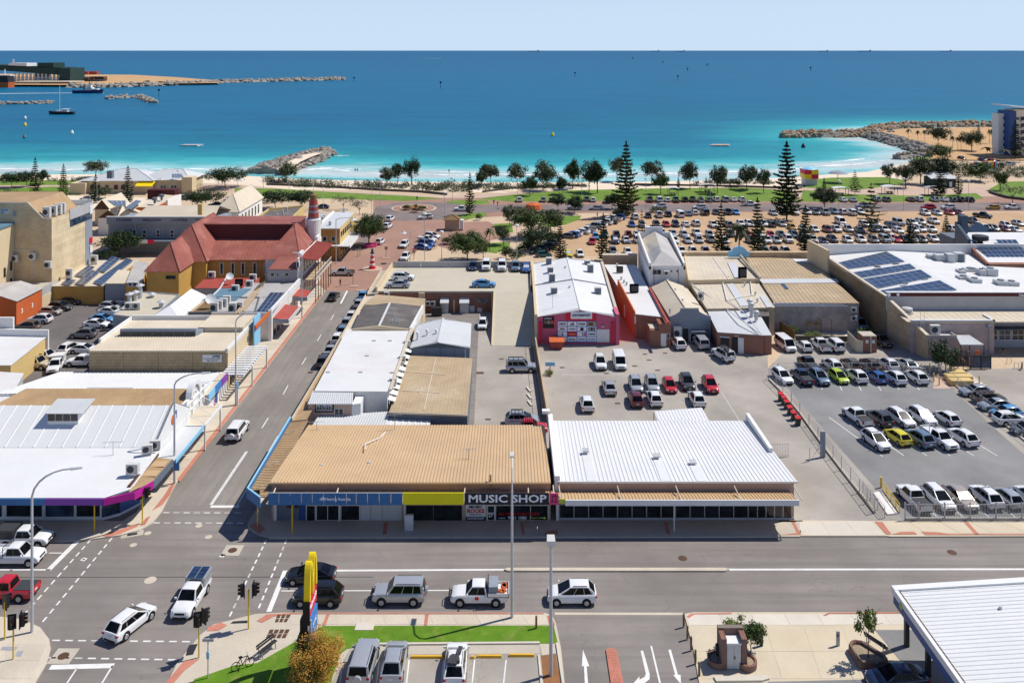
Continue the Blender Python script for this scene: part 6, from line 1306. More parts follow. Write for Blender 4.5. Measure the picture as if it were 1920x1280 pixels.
for i in range(n):b.quad(P[i],P[(i+1)%n],P[(i+1)%n]+AA((0,.5,0)),P[i]+AA((0,.5,0)))
b.B('gable',W.c4,t);MB().T([AT(1388,478,Y-.2),G(1426,521,5.6)],.22,5).B('coping',W.a2,t)
t,q=AK('tan_warehouse','wide tan ribbed roof over a mural-painted wall','building',[(1452,567),(1610,568),(1521,486),(1398,482)],4.9,W.mural_wall,W.h8,rib=(.75,.05,.12),Aa=.1)
Y=q[0].y;AJ('roof_strip',[G(x,y,5)for x,y in((1423,523),(1568,522),(1574,530),(1430,531))],W.a1,None,t);AJ('roof_patch',[G(x,y,5)for x,y in((1485,485),(1522,486),(1530,493),(1492,491))],W.b8,None,t);AJ('roof_light',[G(x,y,5.02)for x,y in((1464,532),(1471,532),(1479,541),(1472,541))],W.c5,None,t)
b=MB();p,r=AT(1450,568,Y-.25),AT(1611,568,Y-.25);b.X([p+Zv(-.6),r+Zv(-.6),r+AA((0,.2,-.6)),p+AA((0,.2,-.6))],[p,r,r+AA((0,.2,0)),p+AA((0,.2,0))]);b.B('fascia',W.a1,t)
for x,m in((1541,'d4'),(1585,'c6')):
 P=[AT(x+dx,y,Y-.03)for dx,y in((-8,611),(8,611),(8,598),(6.5,592),(2.5,583),(2.5,575),(-2.5,575),(-2.5,583),(-6.5,592),(-8,598))];b=MB().poly(P);b.poly([v+AA((0,.02,0))for v in P[::-1]]);b.B('mural',AG[m],t)
 AF(t,'lamp',x-3,571.5,x+3,573.5,Y,.3,W.a0)
AL(t,1519,571,1531,581,Y);AL(t,1597,571,1605,578,Y)
for y in(580,596):AQ(AT(1601,y+6,Y-.45),0,0,'upper' if False else f'condenser on the mural wall, {"upper" if y == 580 else "lower"} of two near the corner')
t=AC('solar_building','large brick building with four solar arrays and a dark banded front parapet','building',(75,140,0));XL,YFr,YBk=60.6,138,166.5;XRg=73.6
MB().P([(XL,YFr),(140,YFr),(140,YBk),(XL-.6,YBk)],0,6.9).B('wall',W.g7,t)
MB().add([(XL,YFr,0),(XL-.6,YBk,0),(XL-.6,YBk,7.5),(XL,YFr,7),(XL+.35,YFr,0),(XL-.25,YBk,0),(XL-.25,YBk,7.5),(XL+.35,YFr,7)],[(0,3,2,1),(4,5,6,7),(3,7,6,2),(0,4,7,3),(1,2,6,5)]).B('side_wall',W.tan_brick_side,t)
MB().P([(XL+.02,YFr),(XL+.37,YFr),(63.5,130),(63.1,130)],0,[6.9,6.9,3.5,3.5]).B('raking_wall',W.tan_brick_side,t)
b=MB().X([AA(v)for v in((XL-.05,YFr,6.9),(XL+.45,YFr,6.9),(63.58,129.95,3.5),(63.05,129.95,3.5))],[AA(v)+Zv(.14)for v in((XL-.05,YFr,6.9),(XL+.45,YFr,6.9),(63.58,129.95,3.5),(63.05,129.95,3.5))]);b.X([(XL-.65,YBk,7.5),(XL-.1,YBk,7.5),(XL+.45,YFr,7),(XL-.05,YFr,7)],[(XL-.65,YBk,7.65),(XL-.1,YBk,7.65),(XL+.45,YFr,7.15),(XL-.05,YFr,7.15)]);b.B('coping',W.a2,t)
b=MB().S([(XL+.4,YFr,6.95),(XRg,YFr,7.9),(XRg,YBk,7.9),(XL-.2,YBk,6.95)],.1);b.S([(XRg,YFr,7.9),(118,YFr,5.9),(118,YBk,5.9),(XRg,YBk,7.9)],.1);b.B('roof',W.c9,t)
MB().P([(XL-.8,YBk),(110,YBk),(110,YBk+.4),(XL-.8,YBk+.4)],0,9.1).B('rear_parapet',W.a4,t);MB().P([(XL-1.6,YBk+4),(XL-1.2,YBk+4),(XL-.5,YBk-5),(XL-.9,YBk-5)],0,9.1).B('side_parapet',W.b1,t)
AB(t,'front_parapet',XL-.1,140,YFr-.3,YFr+.1,5,7.3,'b0');f=AB(t,'sign_band',XL-.1,140,YFr-.36,YFr-.3,7.3,7.85,'f7');AB(t,'coping',XL-.12,140,YFr-.4,YFr+.2,7.86,7.98,'a0')
b=MB();o=AT(1667,552.5,YFr-.42);b.cyl(o,o+AA((0,.05,0)),.3,.3,14);b.B('logo',W.a9,f);AR(f,'Telecentre',AT(1677,552.5,YFr-.42),.34,W.a9,AO=1.15)if False else None;b=MB();o=AT(1684,552.5,YFr-.42);b.cyl(o,o+AA((0,.05,0)),.24,.24,14);b.B('logo',W.a9,f);AR(f,'Geraldton',AT(1925,552.8,YFr-.42),.6,W.a9,Ae=.01)
solar_q=lambda*px:list(px)
arr=[('farthest solar array on the white brick-building roof',[(1581,505),(1697,490),(1662,471),(1563,494)],9,4),('second solar array on the white brick-building roof',[(1605,522),(1718,503),(1706,494),(1588,512)],9,2),('third solar array on the white brick-building roof',[(1637,542),(1748,519),(1726,505),(1610,524)],9,3),('solar array nearest the dark banded parapet',[(1660,556),(1795,543),(1762,525),(1645,545)],9,3)]
def zroof(p):return 6.95+(p.x-XL)/(XRg-XL)*.95
for l,px,nu,nv in arr:
 zs=[]
 for x,y in px:
  z=7.3
  for _ in range(6):z=zroof(G(x,y,z))+.14
  zs.append(z)
 Al(l,px,zs,nu,nv)
for x,y in((1645,502),(1680,497),(1696,533),(1734,526),(1715,516)):p=G(x,y,7.5);MB().box((p.x,p.y,7.7),(1,.5,.2)).B('roof_hatch',W.a8,t)
AB(t,'lower_roof',XL+1,140,131.9,YFr-.4,4.85,5.05,'a2');MB().R((xpx(1700,132),131.8,5.06),(140,131.8,5.06),(140,YFr-.45,5.06),(XL+.8,YFr-.45,5.06),1.1,.03,.08).B('lower_roof',W.a2,t)
xw=xpx(1864,132);MB().P([(61.8,132),(xw,132),(xw,132.5),(61.8,132.5)],0,5.1).B('block_wall',W.pink_block,t);AB(t,'coping',61.8,xw+.1,131.85,132.3,5.1,5.3,'a0');AB(t,'coping',xw-.2,xw+.1,131.85,135,5.1,5.3,'a0')
AB(t,'front_wall',xw,140,135,136,0,4.7,'b0');AB(t,'fascia',xw,140,134.6,134.8,4.2,4.9,'f7');AB(t,'sunshade',xw,140,133.4,135,3.2,3.35,'a8')
for i in range(8):window(t,(xw+.3+i*2.1,134.98,1.2),(1,0,0),1.9,1.6,W.a0,AG['c5' if i%2 else 'b3'],mull=1,trans=1)
t2,q=AK('entry_box','small pale block with a roof unit in front of the pink block wall','building',[(1741,632),(1793,632),(1771,619),(1728,619)],3.3,W.pink_block,W.c9,lip=.3);AQ(1753,627,3.35,'condenser on the small pale block roof',1.5,h_=.9)
t2=AC('shelter','pale roofed open shelter with black frame and screens by the bush','shelter',G(1820,690));q=[G(1801,646,3),G(1845,646,3),G(1818,628,3.3),G(1792,628,3.3)];b=MB().R(*q,.45,.04,.1);b.S([v-Zv(.01)for v in q],.1);b.B('roof',W.a1,t2)
for v in q:MB().cyl((v.x,v.y,0),v,.07).B('post',W.b2,t2)
Yq=GY(691)
for x0,x1 in((1820,1838.5),(1839.5,1857)):AF(t2,'screen',x0,668,x1,690,Yq,.05,W.c5);AF(t2,'screen_frame',x0-.4,666,x1+.4,668,Yq,.1,W.b2)
for x in(1819,1839,1857.5):AF(t2,'post',x-.6,665,x+.6,692,Yq,.12,W.b2)
AF(t2,'screen',1828,657,1837,664,Yq+3,.05,W.c1)
b=MB();p=G(1811,585,5.2)if False else G(1701,587,5.1);b.L((p.x,p.y,5.05),[(.9,0),(.9,.35),(.3,.4),(.8,.5),(.8,.9),(.2,1)],14);b.B('exhaust_fan',W.galv,None,AE='round rooftop exhaust fan at the corner of the lower pale roof',cat='fan')
b=MB();Xl=xpx(1729,131.8)
for s in(-.28,.28):b.T([(Xl+s,131.7,2.2),(Xl+s,131.7,6.6)],.03,4)
for i in range(11):b.T([(Xl-.28,131.7,2.4+i*.3),(Xl+.28,131.7,2.4+i*.3)],.02,4)
b.B('ladder',W.a0,None,AE='white cat ladder up the pink block wall',cat='ladder')
b=MB();Xp=xpx(1854,131.8);b.T([(Xp,131.7,0),(Xp,131.7,4.4)],.09,6);b.bx(Xp-.3,Xp+.3,131.5,131.95,4.2,4.6);b.B('downpipe',W.a7,t)
for i,(x0,x1,y0,y1,l)in enumerate(((1743,1756,480,493,'first'),(1757,1777,479,497,'second'),(1778,1792,477,499,'third'),(1793,1810,475,497,'fourth'))):
 p=G((x0+x1)/2,y1,6.9);w_=(x1-x0)*p.y/F;hh=(y1-y0)*p.y/F*.85+.3;tt=AC('roof_plant',f'{l} big pale plant box along the far plant row on the brick building','rooftop plant',p,'rooftop plant boxes');MB().bx(p.x-w_/2,p.x+w_/2,p.y,p.y+1.6,6.3,6.9+hh).B('casing',W.galv,tt);MB().bx(p.x-w_*.35,p.x+w_*.35,p.y-.03,p.y,7.1,6.7+hh).B('louvre',AG['a8' if i==3 else 'f6'],tt)
for i,(x0,x1,y0,y1,l)in enumerate(((1801,1812,508,524,'first'),(1813,1838,506,520,'second'),(1839,1851,506,527,'third'),(1852,1872,504,527,'fourth'),(1801,1822,520,537,'fifth'),(1823,1842,524,543,'sixth'),(1872,1892,528,546,'seventh'),(1893,1912,530,546,'eighth'))):
 p=G((x0+x1)/2,y1,6.6);w_=(x1-x0)*p.y/F;hh=(y1-y0)*p.y/F*.8+.3;tt=AC('roof_plant',f'{l} pale plant box in the near plant cluster behind the dark parapet','rooftop plant',p,'rooftop plant boxes');MB().bx(p.x-w_/2,p.x+w_/2,p.y,p.y+1.8,5.9,6.6+hh).B('casing',W.galv,tt);MB().cyl((p.x,p.y+.9,6.6+hh),(p.x,p.y+.9,6.75+hh),w_*.3,None,10).B('fan_grille',W.a8,tt)
for a,c_ in(((1680,472),(1742,484)),((1712,489),(1800,512)),((1742,502),(1800,514)),((1760,513),(1815,537)),((1745,506),(1790,520))):MB().T([G(*a,7.5),G(*c_,6.9)],.32,6).B('duct',W.a1,t)
for px in([(1712,489),(1726,487),(1745,499),(1733,501)],[(1762,515),(1778,513),(1812,527),(1798,530)]):AJ('roof_sheet',[G(x,y,7.25)for x,y in px],W.f1,None,t)
t=AC('navy_building','navy clad building with a brick side wall and a roof covered in solar panels','building',(100,155,0));Y0,Y1=157,178
MB().P([(xpx(1850,Y0),Y0),(160,Y0),(160,Y1),(xpx(1792,Y1),Y1)],0,7.6).B('wall',W.d0,t)
b=MB();xa,xb=xpx(1850,Y0),xpx(1791,Y1);b.P([(xa,Y0),(xa+.4,Y0),(xb+.4,Y1),(xb,Y1)],0,[7.9,7.9,9.2,9.2]);b.B('side_wall',W.red_brick_side,t);b=MB();xm=lerp(xa,xb,.55);ym=lerp(Y0,Y1,.55);b.P([(xm-.1,ym),(xm+.5,ym),(xb+.5,Y1),(xb-.1,Y1)],6.6,[9.6,9.6,11.2,11.2]);b.B('cladding',W.f5,t)
MB().S([(xa+.4,Y0,7.5),(160,Y0,7.5),(160,Y1,9),(xb+.4,Y1,9)],.1).B('roof',W.c9,t)
Al('wide solar array covering the navy building roof',[(1852,484),(1932,484),(1905,449),(1818,449)],[7.75,7.75,9.1,9.1],9,5,skip={(2,4),(3,4),(3,3),(2,3),(4,4)})
Yg=186;P=[AT(x,y,Yg)for x,y in((1839,446),(1877,446),(1876,441),(1858,428),(1840,441))];b=MB().poly(P);b.poly([v+AA((0,6,0))for v in P[::-1]])
for i in range(5):b.quad(P[i],P[(i+1)%5],P[(i+1)%5]+AA((0,6,0)),P[i]+AA((0,6,0)))
b.B('gable',W.f5,t);AB(t,'gable_base',P[0].x-6,165,Yg+.2,Yg+6,0,P[0].z-.1,'a8')
p=G(1838,456,8.7);MB().L((p.x,p.y,8.3),[(.5,0),(.5,1),(1.5,1.1),(1.5,1.9),(.4,2)],12).B('roof_fan',W.b2,t);p=AT(1804,447,Y1);AB(t,'chimney',p.x-.7,p.x+.7,Y1-1,Y1+.5,8,12.6,'f5')
t,q=AK('green_roof_house','white-walled building with a pale green and tan roof below the solar array','building',[(1858,508),(2000,508),(1960,491),(1848,491)],5.4,W.a4,W.a2,rib=(.8,.03,.08));AJ('roof_patch',[G(x,y,5.46)for x,y in((1880,507),(1915,507),(1900,493),(1870,493))],W.teal_clad,None,t)
AL(t,1864,512,1874,520,q[0].y,mull=1);AL(t,1886,512,1900,528,q[0].y,mull=1);AL(t,1905,512,1918,520,q[0].y)
t=AC('brick_closet','small red brick meter closet wrapped in vines beside a cream panel fence','outbuilding',G(1631,660));Y=GY(661);a,c_=xpx(1618,Y),xpx(1644,Y);MB().P([(a,Y),(c_,Y),(c_,Y+2.2),(a,Y+2.2)],0,2.5).B('wall',W.d0,t);AB(t,'roof',a,c_,Y,Y+2.2,2.5,2.6,'c2');AF(t,'meter_box',1623,637,1628,643,Y,.1,W.a0);AF(t,'meter_box',1635,637,1640,643,Y,.1,W.a0);AF(t,'downpipe',1632,631,1633.2,661,Y,.12,W.a0)
t=AC('panel_fence','cream corrugated panel fence running to the small brick closet','fence',G(1600,650))
pts=[G(1589,642),G(1607,661),G(1618,661)]
for a,c_,n in((pts[0],pts[1],4),(pts[1],pts[2],3)):
 for i in range(n):
  p,r=a.lerp(c_,i/n+.01),a.lerp(c_,(i+1)/n-.01);d=(r-p).normalized().cross(Zv(1))*.04;MB().X([p-d,r-d,r+d,p+d],[v+Zv(1.9)for v in(p-d,r-d,r+d,p+d)]).B('panel',W.a2,t)
AN('sandy_yard',[(1530,634),(1605,634),(1590,612),(1535,612)],.012,W.sand);AN('weedy_verge',[(1440,690),(1465,665),(1452,625),(1438,630)],.012,W.h2)
t=AC('timber_fence','dark timber fence beside the vine-covered pergola','fence',G(1478,630));a,c_=G(1462,622),G(1490,640)
for i in range(14):p,r=a.lerp(c_,i/14+.003),a.lerp(c_,(i+.92)/14);d=(r-p).normalized().cross(Zv(1))*.03;MB().X([p-d,r-d,r+d,p+d],[v+AA((0,0,1.7+.08*(i%3)))for v in(p-d,r-d,r+d,p+d)]).B('paling',W.b9,t)
t=AC('garden_wall','low dark garden wall behind the parked white hatchback','wall',G(1530,645));b=MB();a,c_=G(1492,640),G(1590,641);b.P([(a.x,a.y),(c_.x,c_.y),(c_.x,c_.y+.2),(a.x,a.y+.2)],0,.9);b.B('wall',W.iron,t)
for x in(1540,1559):b=MB();p=G(x,632);b.cyl(p,p+Zv(3),.06);b.B('post',W.b9,t)
t=AC('stepped_planter','yellow rendered stepped planters and ramp beside the car park corner','planter',G(1810,712))
for i,(x0,x1,y1)in enumerate(((1780,1813,708),(1778,1825,716),(1784,1826,724))):p,r=G(x0,y1),G(x1,y1);MB().P([(p.x,p.y),(r.x,r.y),(r.x,r.y+1.3),(p.x,p.y+1.3)],0,.75).B('planter_box',W.f3,t)
for i in range(7):p=G(1812+i*4.6,702+i*3.6);MB().box((p.x,p.y,.03),(1.5,.35,.05),.4).B('paving_stripe',W.c0,t)
AN('hatched_paving',[(1750,728),(1798,728),(1782,700),(1752,700)],.018,W.f2)
def leafcloud(clumps,n,size,rs,flat_=.5,jitter=1):
 """small leaf-sized faces scattered through clumps: [(centre, radius)]"""
 vs=[];fs=[]
 tot=sum(r**2.2 for _,r in clumps)
 for c,r in clumps:
  k=max(6,int(n*r**2.2/tot))
  for _ in range(k):
   d=AA((rs.gauss(0,1),rs.gauss(0,1),rs.gauss(0,1))).normalized();p=c+d*r*(rs.random()**.45)
   nrm=(d+AA((rs.uniform(-1,1),rs.uniform(-1,1),rs.uniform(-.4,1.3)))*.8).normalized();u=nrm.orthogonal().normalized();u=(Matrix.Rotation(rs.uniform(0,6.28),3,nrm)@u);v=nrm.cross(u)
   a=size*rs.uniform(.6,1.3);b_=a*rs.uniform(.45,.8);i=len(vs)
   vs+=[p-u*a-v*b_*.4,p+v*-b_,p+u*a,p+v*b_];fs.append((i,i+1,i+2,i+3))
 return vs,fs
def mk(name,vs,fs,mats):
 me=bpy.data.meshes.new(name);me.from_pydata([tuple(v)for v in vs],[],fs)
 for m in mats:me.materials.append(m)
 me.update();return me
def trunk_mesh(h,r,limbs,rs,lean=0):
 b=MB();pts=[AA((lean*h*(i/4)**2+rs.uniform(-.03,.03)*h*(i>0),rs.uniform(-.03,.03)*h*(i>0),h*i/4))for i in range(5)]
 b.T(pts,[r*(1-.14*i)for i in range(5)],7)
 for k in range(limbs):
  a=2*math.pi*k/limbs+rs.uniform(-.4,.4);p0=pts[2].lerp(pts[4],rs.uniform(.1,1));q=p0+AA((math.cos(a),math.sin(a),rs.uniform(.7,1.3)))*h*rs.uniform(.4,.65);b.T([p0,p0.lerp(q,.5)+Zv(.06*h),q],[r*.5,r*.34,r*.16],5)
 return b
PROTO={}
def AZ(seed,n,size,nc=34,zc=.62,rz=.36,gap=1,clump=.17):
 """unit crown: height 1, width 1"""
 rs=random.Random(seed);cl=[]
 while len(cl)<nc:
  d=AA((rs.gauss(0,1),rs.gauss(0,1),rs.gauss(0,1))).normalized();t=rs.uniform(.45,1)if rs.random()<.8 else rs.uniform(.1,.5)
  p=AA((d.x*.5*t*.98,d.y*.5*t*.98,zc+d.z*rz*t*.85))
  if p.z>zc-rz*.62*rs.uniform(.7,1.1):cl.append((p,clump*rs.uniform(.55,1.15)))
 return leafcloud(cl,n,size,rs)
def Au(seed,whorls=19,ratio=.17,nb=6,bare=.1,droop=.1,nq=13):
 rs=random.Random(seed);vs=[];fs=[]
 for k in range(whorls):
  h=bare+(1-bare)*(k/whorls)**1.05;L=ratio*(1-((h-bare)/(1-bare))**1.25)*(1 if k>2 else.62+.16*k)*rs.uniform(.85,1.12)+.012
  a0=rs.uniform(0,6.28)
  for j in range(nb):
   a=a0+2*math.pi*j/nb+rs.uniform(-.25,.25);Lb=L*rs.uniform(.7,1.15);d=AA((math.cos(a),math.sin(a),0));up=rs.uniform(.05,.3)
   for q in range(nq):
    t=(q+.6)/nq;p=d*Lb*t+AA((0,0,h+Lb*up*t*t-droop*Lb*t*(1-t)))
    s=.016*(1.25-.5*t)+.1*Lb*(1-abs(2*t-1.1))*.5;ax=AA((rs.uniform(-1,1),rs.uniform(-1,1),rs.uniform(-.3,.9))).normalized();u=ax.orthogonal().normalized();u=Matrix.Rotation(rs.uniform(0,6.3),3,ax)@u;v=ax.cross(u);i=len(vs)
    vs+=[p-u*s-v*s*.5,p+u*s-v*s*.4,p+u*s*.7+v*s*.6,p-u*s*.6+v*s*.5];fs.append((i,i+1,i+2,i+3))
 for q in range(10):i=len(vs);p=Zv(.97+.004*q);s=.012;a=rs.uniform(0,6);vs+=[p+AA((-s*math.cos(a),-s*math.sin(a),-.01)),p+AA((s*math.cos(a),s*math.sin(a),-.01)),p+Zv(.03),p+Zv(.028)];fs.append((i,i+1,i+2,i+3))
 return vs,fs
def Ax(seed,fan=False):
 rs=random.Random(seed);vs=[];fs=[];n=34 if fan else 26
 for k in range(n):
  a=2*math.pi*k/n*2.4;el=rs.uniform(-.5,1.2);L=rs.uniform(.24,.34)*(1.15 if fan else 1);d=AA((math.cos(a),math.sin(a),0));w0=.028 if not fan else.05;side=AA((-d.y,d.x,0));Ac=None
  for s in range(6):
   t=s/5;p=Zv(.84)+d*L*math.cos(el)*t+AA((0,0,L*(math.sin(el)*t-.75*t*t)));w=w0*(math.sin(math.pi*min(1,t+.12))+.15)if not fan else w0*t*(1.2 if s<5 else.3)+.006
   cur=(p-side*w+Zv(-.3*w),p+Zv(.25*w),p+side*w+Zv(-.3*w))
   if Ac:
    i=len(vs);vs+=[Ac[0],cur[0],cur[1],Ac[1],Ac[1],cur[1],cur[2],Ac[2]];fs+=[(i,i+1,i+2,i+3),(i+4,i+5,i+6,i+7)]
   Ac=cur
 return vs,fs
def make_protos():
 D={}
 D['broad']=[AZ(s,3400,.034,44)for s in(1,2,3,4)];D['wispy']=[AZ(s,2600,.032,34,.62,.38,1,.17)for s in(11,12,13)]
 D['dense']=[AZ(s,4200,.024,60,.58,.4,1,.16)for s in(21,22)];D['ball']=[AZ(31,11000,.019,170,.58,.42,1,.13)]
 D['bare']=[AZ(s,900,.02,30,.66,.3,1,.13)for s in(41,42)];D['young']=[AZ(s,900,.036,16,.7,.28,1,.15)for s in(51,52)]
 D['hedge']=[AZ(64,15000,.0125,110,.5,.5,1,.13)];D['bush']=[AZ(s,2600,.03,44,.5,.5,1,.18)for s in(61,62,63)]
 D['pine']=[Au(s)for s in(5,6)];D['slim']=[Au(s,17,.15,6,.06)for s in(7,8,9)];D['sparse']=[Au(15,11,.19,5,.14,0,12),Au(16,12,.17,5,.12,0,12)]
 D['palm']=[Ax(71),Ax(72)];D['fanpalm']=[Ax(73,True)]
 rs=random.Random(3)
 T={'broad':(.36,.022,5),'wispy':(.42,.018,6),'dense':(.34,.025,5),'ball':(.3,.028,5),'bare':(.4,.022,9),'young':(.62,.014,4),'bush':(.2,.02,3),'hedge':(.2,.02,3),'pine':(.97,.012,0),'slim':(.97,.01,0),'sparse':(.97,.008,0),'palm':(.85,.014,0),'fanpalm':(.85,.03,0)}
 for k,lst in D.items():
  h,r,l=T[k];PROTO[k]=[]
  for vs,fs in lst:
   cm=mk(k+'_crown',vs,fs,[None]);tb=trunk_mesh(h,r,l,rs)if l else MB().T([(0,0,0),(0,0,h*.5),(0,0,h)],[r,r*.75,r*.25 if 'palm' not in k else r*.7],7)
   tm=mk(k+'_trunk',tb.v,tb.f,[None]);PROTO[k].append((cm,tm))
make_protos()
def Am(AH,x,y,hpx,wpx,AE,leaf='b6',bark='bark',v=None,AP=None,name=None,cat='tree',z=0):
 """x, y: photo pixel of the foot; hpx, wpx: height and width in photo pixels"""
 p=G(x,y,z);s=p.y/F;k=1.18 if AP=='foreshore trees' else(1.1 if AH in('dense','ball')else 1);hh,ww=hpx*s*(1+(k-1)*.4),wpx*s*k;L=PROTO[AH];cm,tm=L[(v if v is not None else rnd.randrange(len(L)))%len(L)]
 nm=name or{'pine':'pine_tree','slim':'pine_tree','sparse':'pine_tree','palm':'palm_tree','fanpalm':'palm_tree','hedge':'bush','bush':'bush'}.get(AH,'tree')
 if AH in('pine','slim','sparse'):ww=ww/(2*{'pine':.17,'slim':.15,'sparse':.18}[AH]);
 if AH=='palm':ww=ww/.55
 if AH=='fanpalm':ww=ww/.62
 t=AC(nm,AE,cat,p,AP,rnd.uniform(0,6.28));t.scale=(ww,ww,hh)
 for n_,me,m in(('trunk',tm,bark),('crown',cm,leaf)):
  o=bpy.data.objects.new(n_,me);COL.objects.link(o);o.parent=t;o.material_slots[0].link='OBJECT';o.material_slots[0].material=AG[m]
  if n_=='trunk' and AH in('pine','slim','sparse','broad','wispy','dense','ball','palm','fanpalm','young','bare','bush','hedge'):o.scale=(hh/ww*(.9 if AH not in('palm',)else 1),hh/ww*.9,1)if ww>0 else(1,1,1)
 return t
for a in(('pine',1174,406,139,62,'tallest broad pine standing on the beach road beside the parked row','d7'),('pine',1475,413,146,72,'tall dark pine on the edge of the gravel car park below the breakwater','b4'),('slim',1050,490,77,32,'dark slim pine beside the yellow car behind the sports store','b4'),('slim',1131,489,88,34,'dark slim pine behind the tan rear wall left of the white two-storey','b4'),('sparse',1203,455,62,20,'thin sparse pine in front of the parked rows left of the white parapet','d7'),('slim',1352,476,93,40,'young pine between the white two-storey and the fan palm','b4'),('slim',1420,476,104,44,'young pine just past the fan palm','b4'),('slim',1510,474,88,40,'young pine at the corner of the solar roof parapet','b4'),('sparse',1633,437,92,54,'open-branched pine in the middle of the gravel car park','d7'),('slim',1708,462,52,30,'short dark pine behind the middle of the white solar parapet','b4'),('slim',1774,461,58,28,'short dark pine just left of the navy building','b4'),('slim',881,403,79,25,'slim pine on the small lawn by the roundabout','d7'),('slim',66,368,72,26,'pine on the left lawn, tallest of the lawn pines','d7'),('slim',119,371,63,24,'pine on the left lawn with a clear trunk','d7'),('slim',240,383,72,28,'pine in front of the foreshore hall with the yellow awning','b4'),('slim',179,380,52,30,'pine at the near-left corner of the foreshore hall','b4'),('slim',1272,352,20,11,'tiny pine on the tree lawn beside the shelter table','b4'),('slim',1324,352,20,12,'tiny pine on the tree lawn near the dark pavilion','b4'),('sparse',1603,366,46,30,'star-shaped young pine on the lawn beside the picnic shelter','b4'),('slim',1545,358,26,12,'little pine by the red and yellow tower','b4'),('slim',1763,366,58,36,'dark pine in front of the green toilet block','b4'),('slim',1797,367,55,22,'narrow pine right of the green toilet block','b4'),('pine',1904,298,72,30,'pine standing in front of the apartment block','b4'),('slim',1835,258,26,12,'faint pine on the sandy headland','b4')):Am(*a)
for a in(('wispy',920,345,38,42,'grey-green foreshore tree at the start of the tree lawn','a5'),('broad',903,352,30,24,'dark small tree left of the first lawn trees','a3'),('broad',994,367,36,24,'dark tree low on the tree lawn, second in line','a3'),('wispy',1018,357,50,45,'wide grey-green tree on the tree lawn by the seat wall','a5'),('wispy',970,350,40,38,'grey-green tree on the sand edge beside the wide lawn tree','a5'),('broad',1054,365,32,26,'small dark lawn tree before the tall dark one','a3'),('broad',1074,354,52,30,'tall dark tree on the tree lawn left of the giant pine','a3'),('wispy',1104,360,52,32,'pale tree close behind a dark conical one on the tree lawn','a5'),('broad',1120,362,58,29,'dark conical tree on the tree lawn left of the giant pine','a3'),('wispy',1157,338,42,34,'tree half hidden behind the giant pine','a5'),('wispy',1222,345,42,37,'grey-green tree on the beach edge right of the giant pine','a5'),('broad',1239,364,40,26,'small rounded lawn tree right of the giant pine','b6'),('wispy',1294,353,46,34,'grey-green lawn tree above the beach road cars, left of a pair','a5'),('wispy',1345,363,54,36,'leaning grey-green lawn tree above the beach road cars','a5'),('wispy',1400,355,46,40,'round grey-green lawn tree with shade beneath near the white tables','a5'),('wispy',1432,362,44,26,'grey-green tree just left of the tall dark pine','a5'),('broad',1376,350,14,24,'small bush-like tree behind the lawn seat wall','a5'),('dense',772,347,52,30,'tall dark wind-swept tree on the dune by the beach','a3'),('broad',746,344,36,26,'second dune tree left of the tall dark one','a3'),('wispy',724,349,32,28,'ragged grey dune tree on the beach scrub','a5'),('wispy',536,342,38,38,'leaning twisted tree at the foot of the rock groyne','a5'),('wispy',1668,345,36,32,'grey tree beside the beach lawn behind the white shelter','a5'),('dense',1698,352,46,30,'dark tree left of the toilet block','a3'),('dense',1726,345,50,46,'broad dark tree behind the toilet block','a3'),('bush',1760,301,30,44,'big rounded bush at the foot of the headland rocks','b6'),('wispy',1759,275,38,40,'spreading tree on the sandy headland','a5'),('dense',1822,284,40,38,'dark round tree by the headland palms','a3'),('broad',1838,340,36,50,'bright green tree right of the toilet block by the coloured stage','b6'),('broad',1768,345,48,40,'dark tree behind the toilet block, right of its pine','a3'),('broad',1875,357,36,22,'small tree in the middle of the corner lawn','b6'),('bare',1899,382,36,42,'bare grey tree at the curved corner lawn','f9'),('bush',1872,317,14,26,'dark bush right of the coloured stage','a3')):Am(*a,AP='foreshore trees')
for i,a in enumerate(((1704,262,22,15),(1721,265,22,12),(1734,266,24,14),(1786,280,28,14),(1796,283,28,14),(1802,283,30,14),(1855,270,30,10),(1860,271,32,10),(1872,272,26,10),(1850,296,22,26),(1884,302,24,28),(1912,304,24,26))):
 Am('palm',*a,('palm on the headland nearest the breakwater root','second palm along the headland sand','third palm along the headland sand','palm right of the spreading headland tree','palm in the headland trio, in the middle','palm in the headland trio beside the dark tree','tall thin palm left of a twin by the apartment block','tall thin palm, right of its twin by the apartment block','palm just left of the apartment block','wide date palm beside the small cars','wide date palm at the foot of the apartment block','date palm at the right edge under the apartments')[i],'d7',AP='headland palms')
Am('fanpalm',1386,477,62,40,'big shaggy fan palm behind the tan hall roof','a5');Am('palm',918,470,46,30,'palm in the plaza garden','b6')
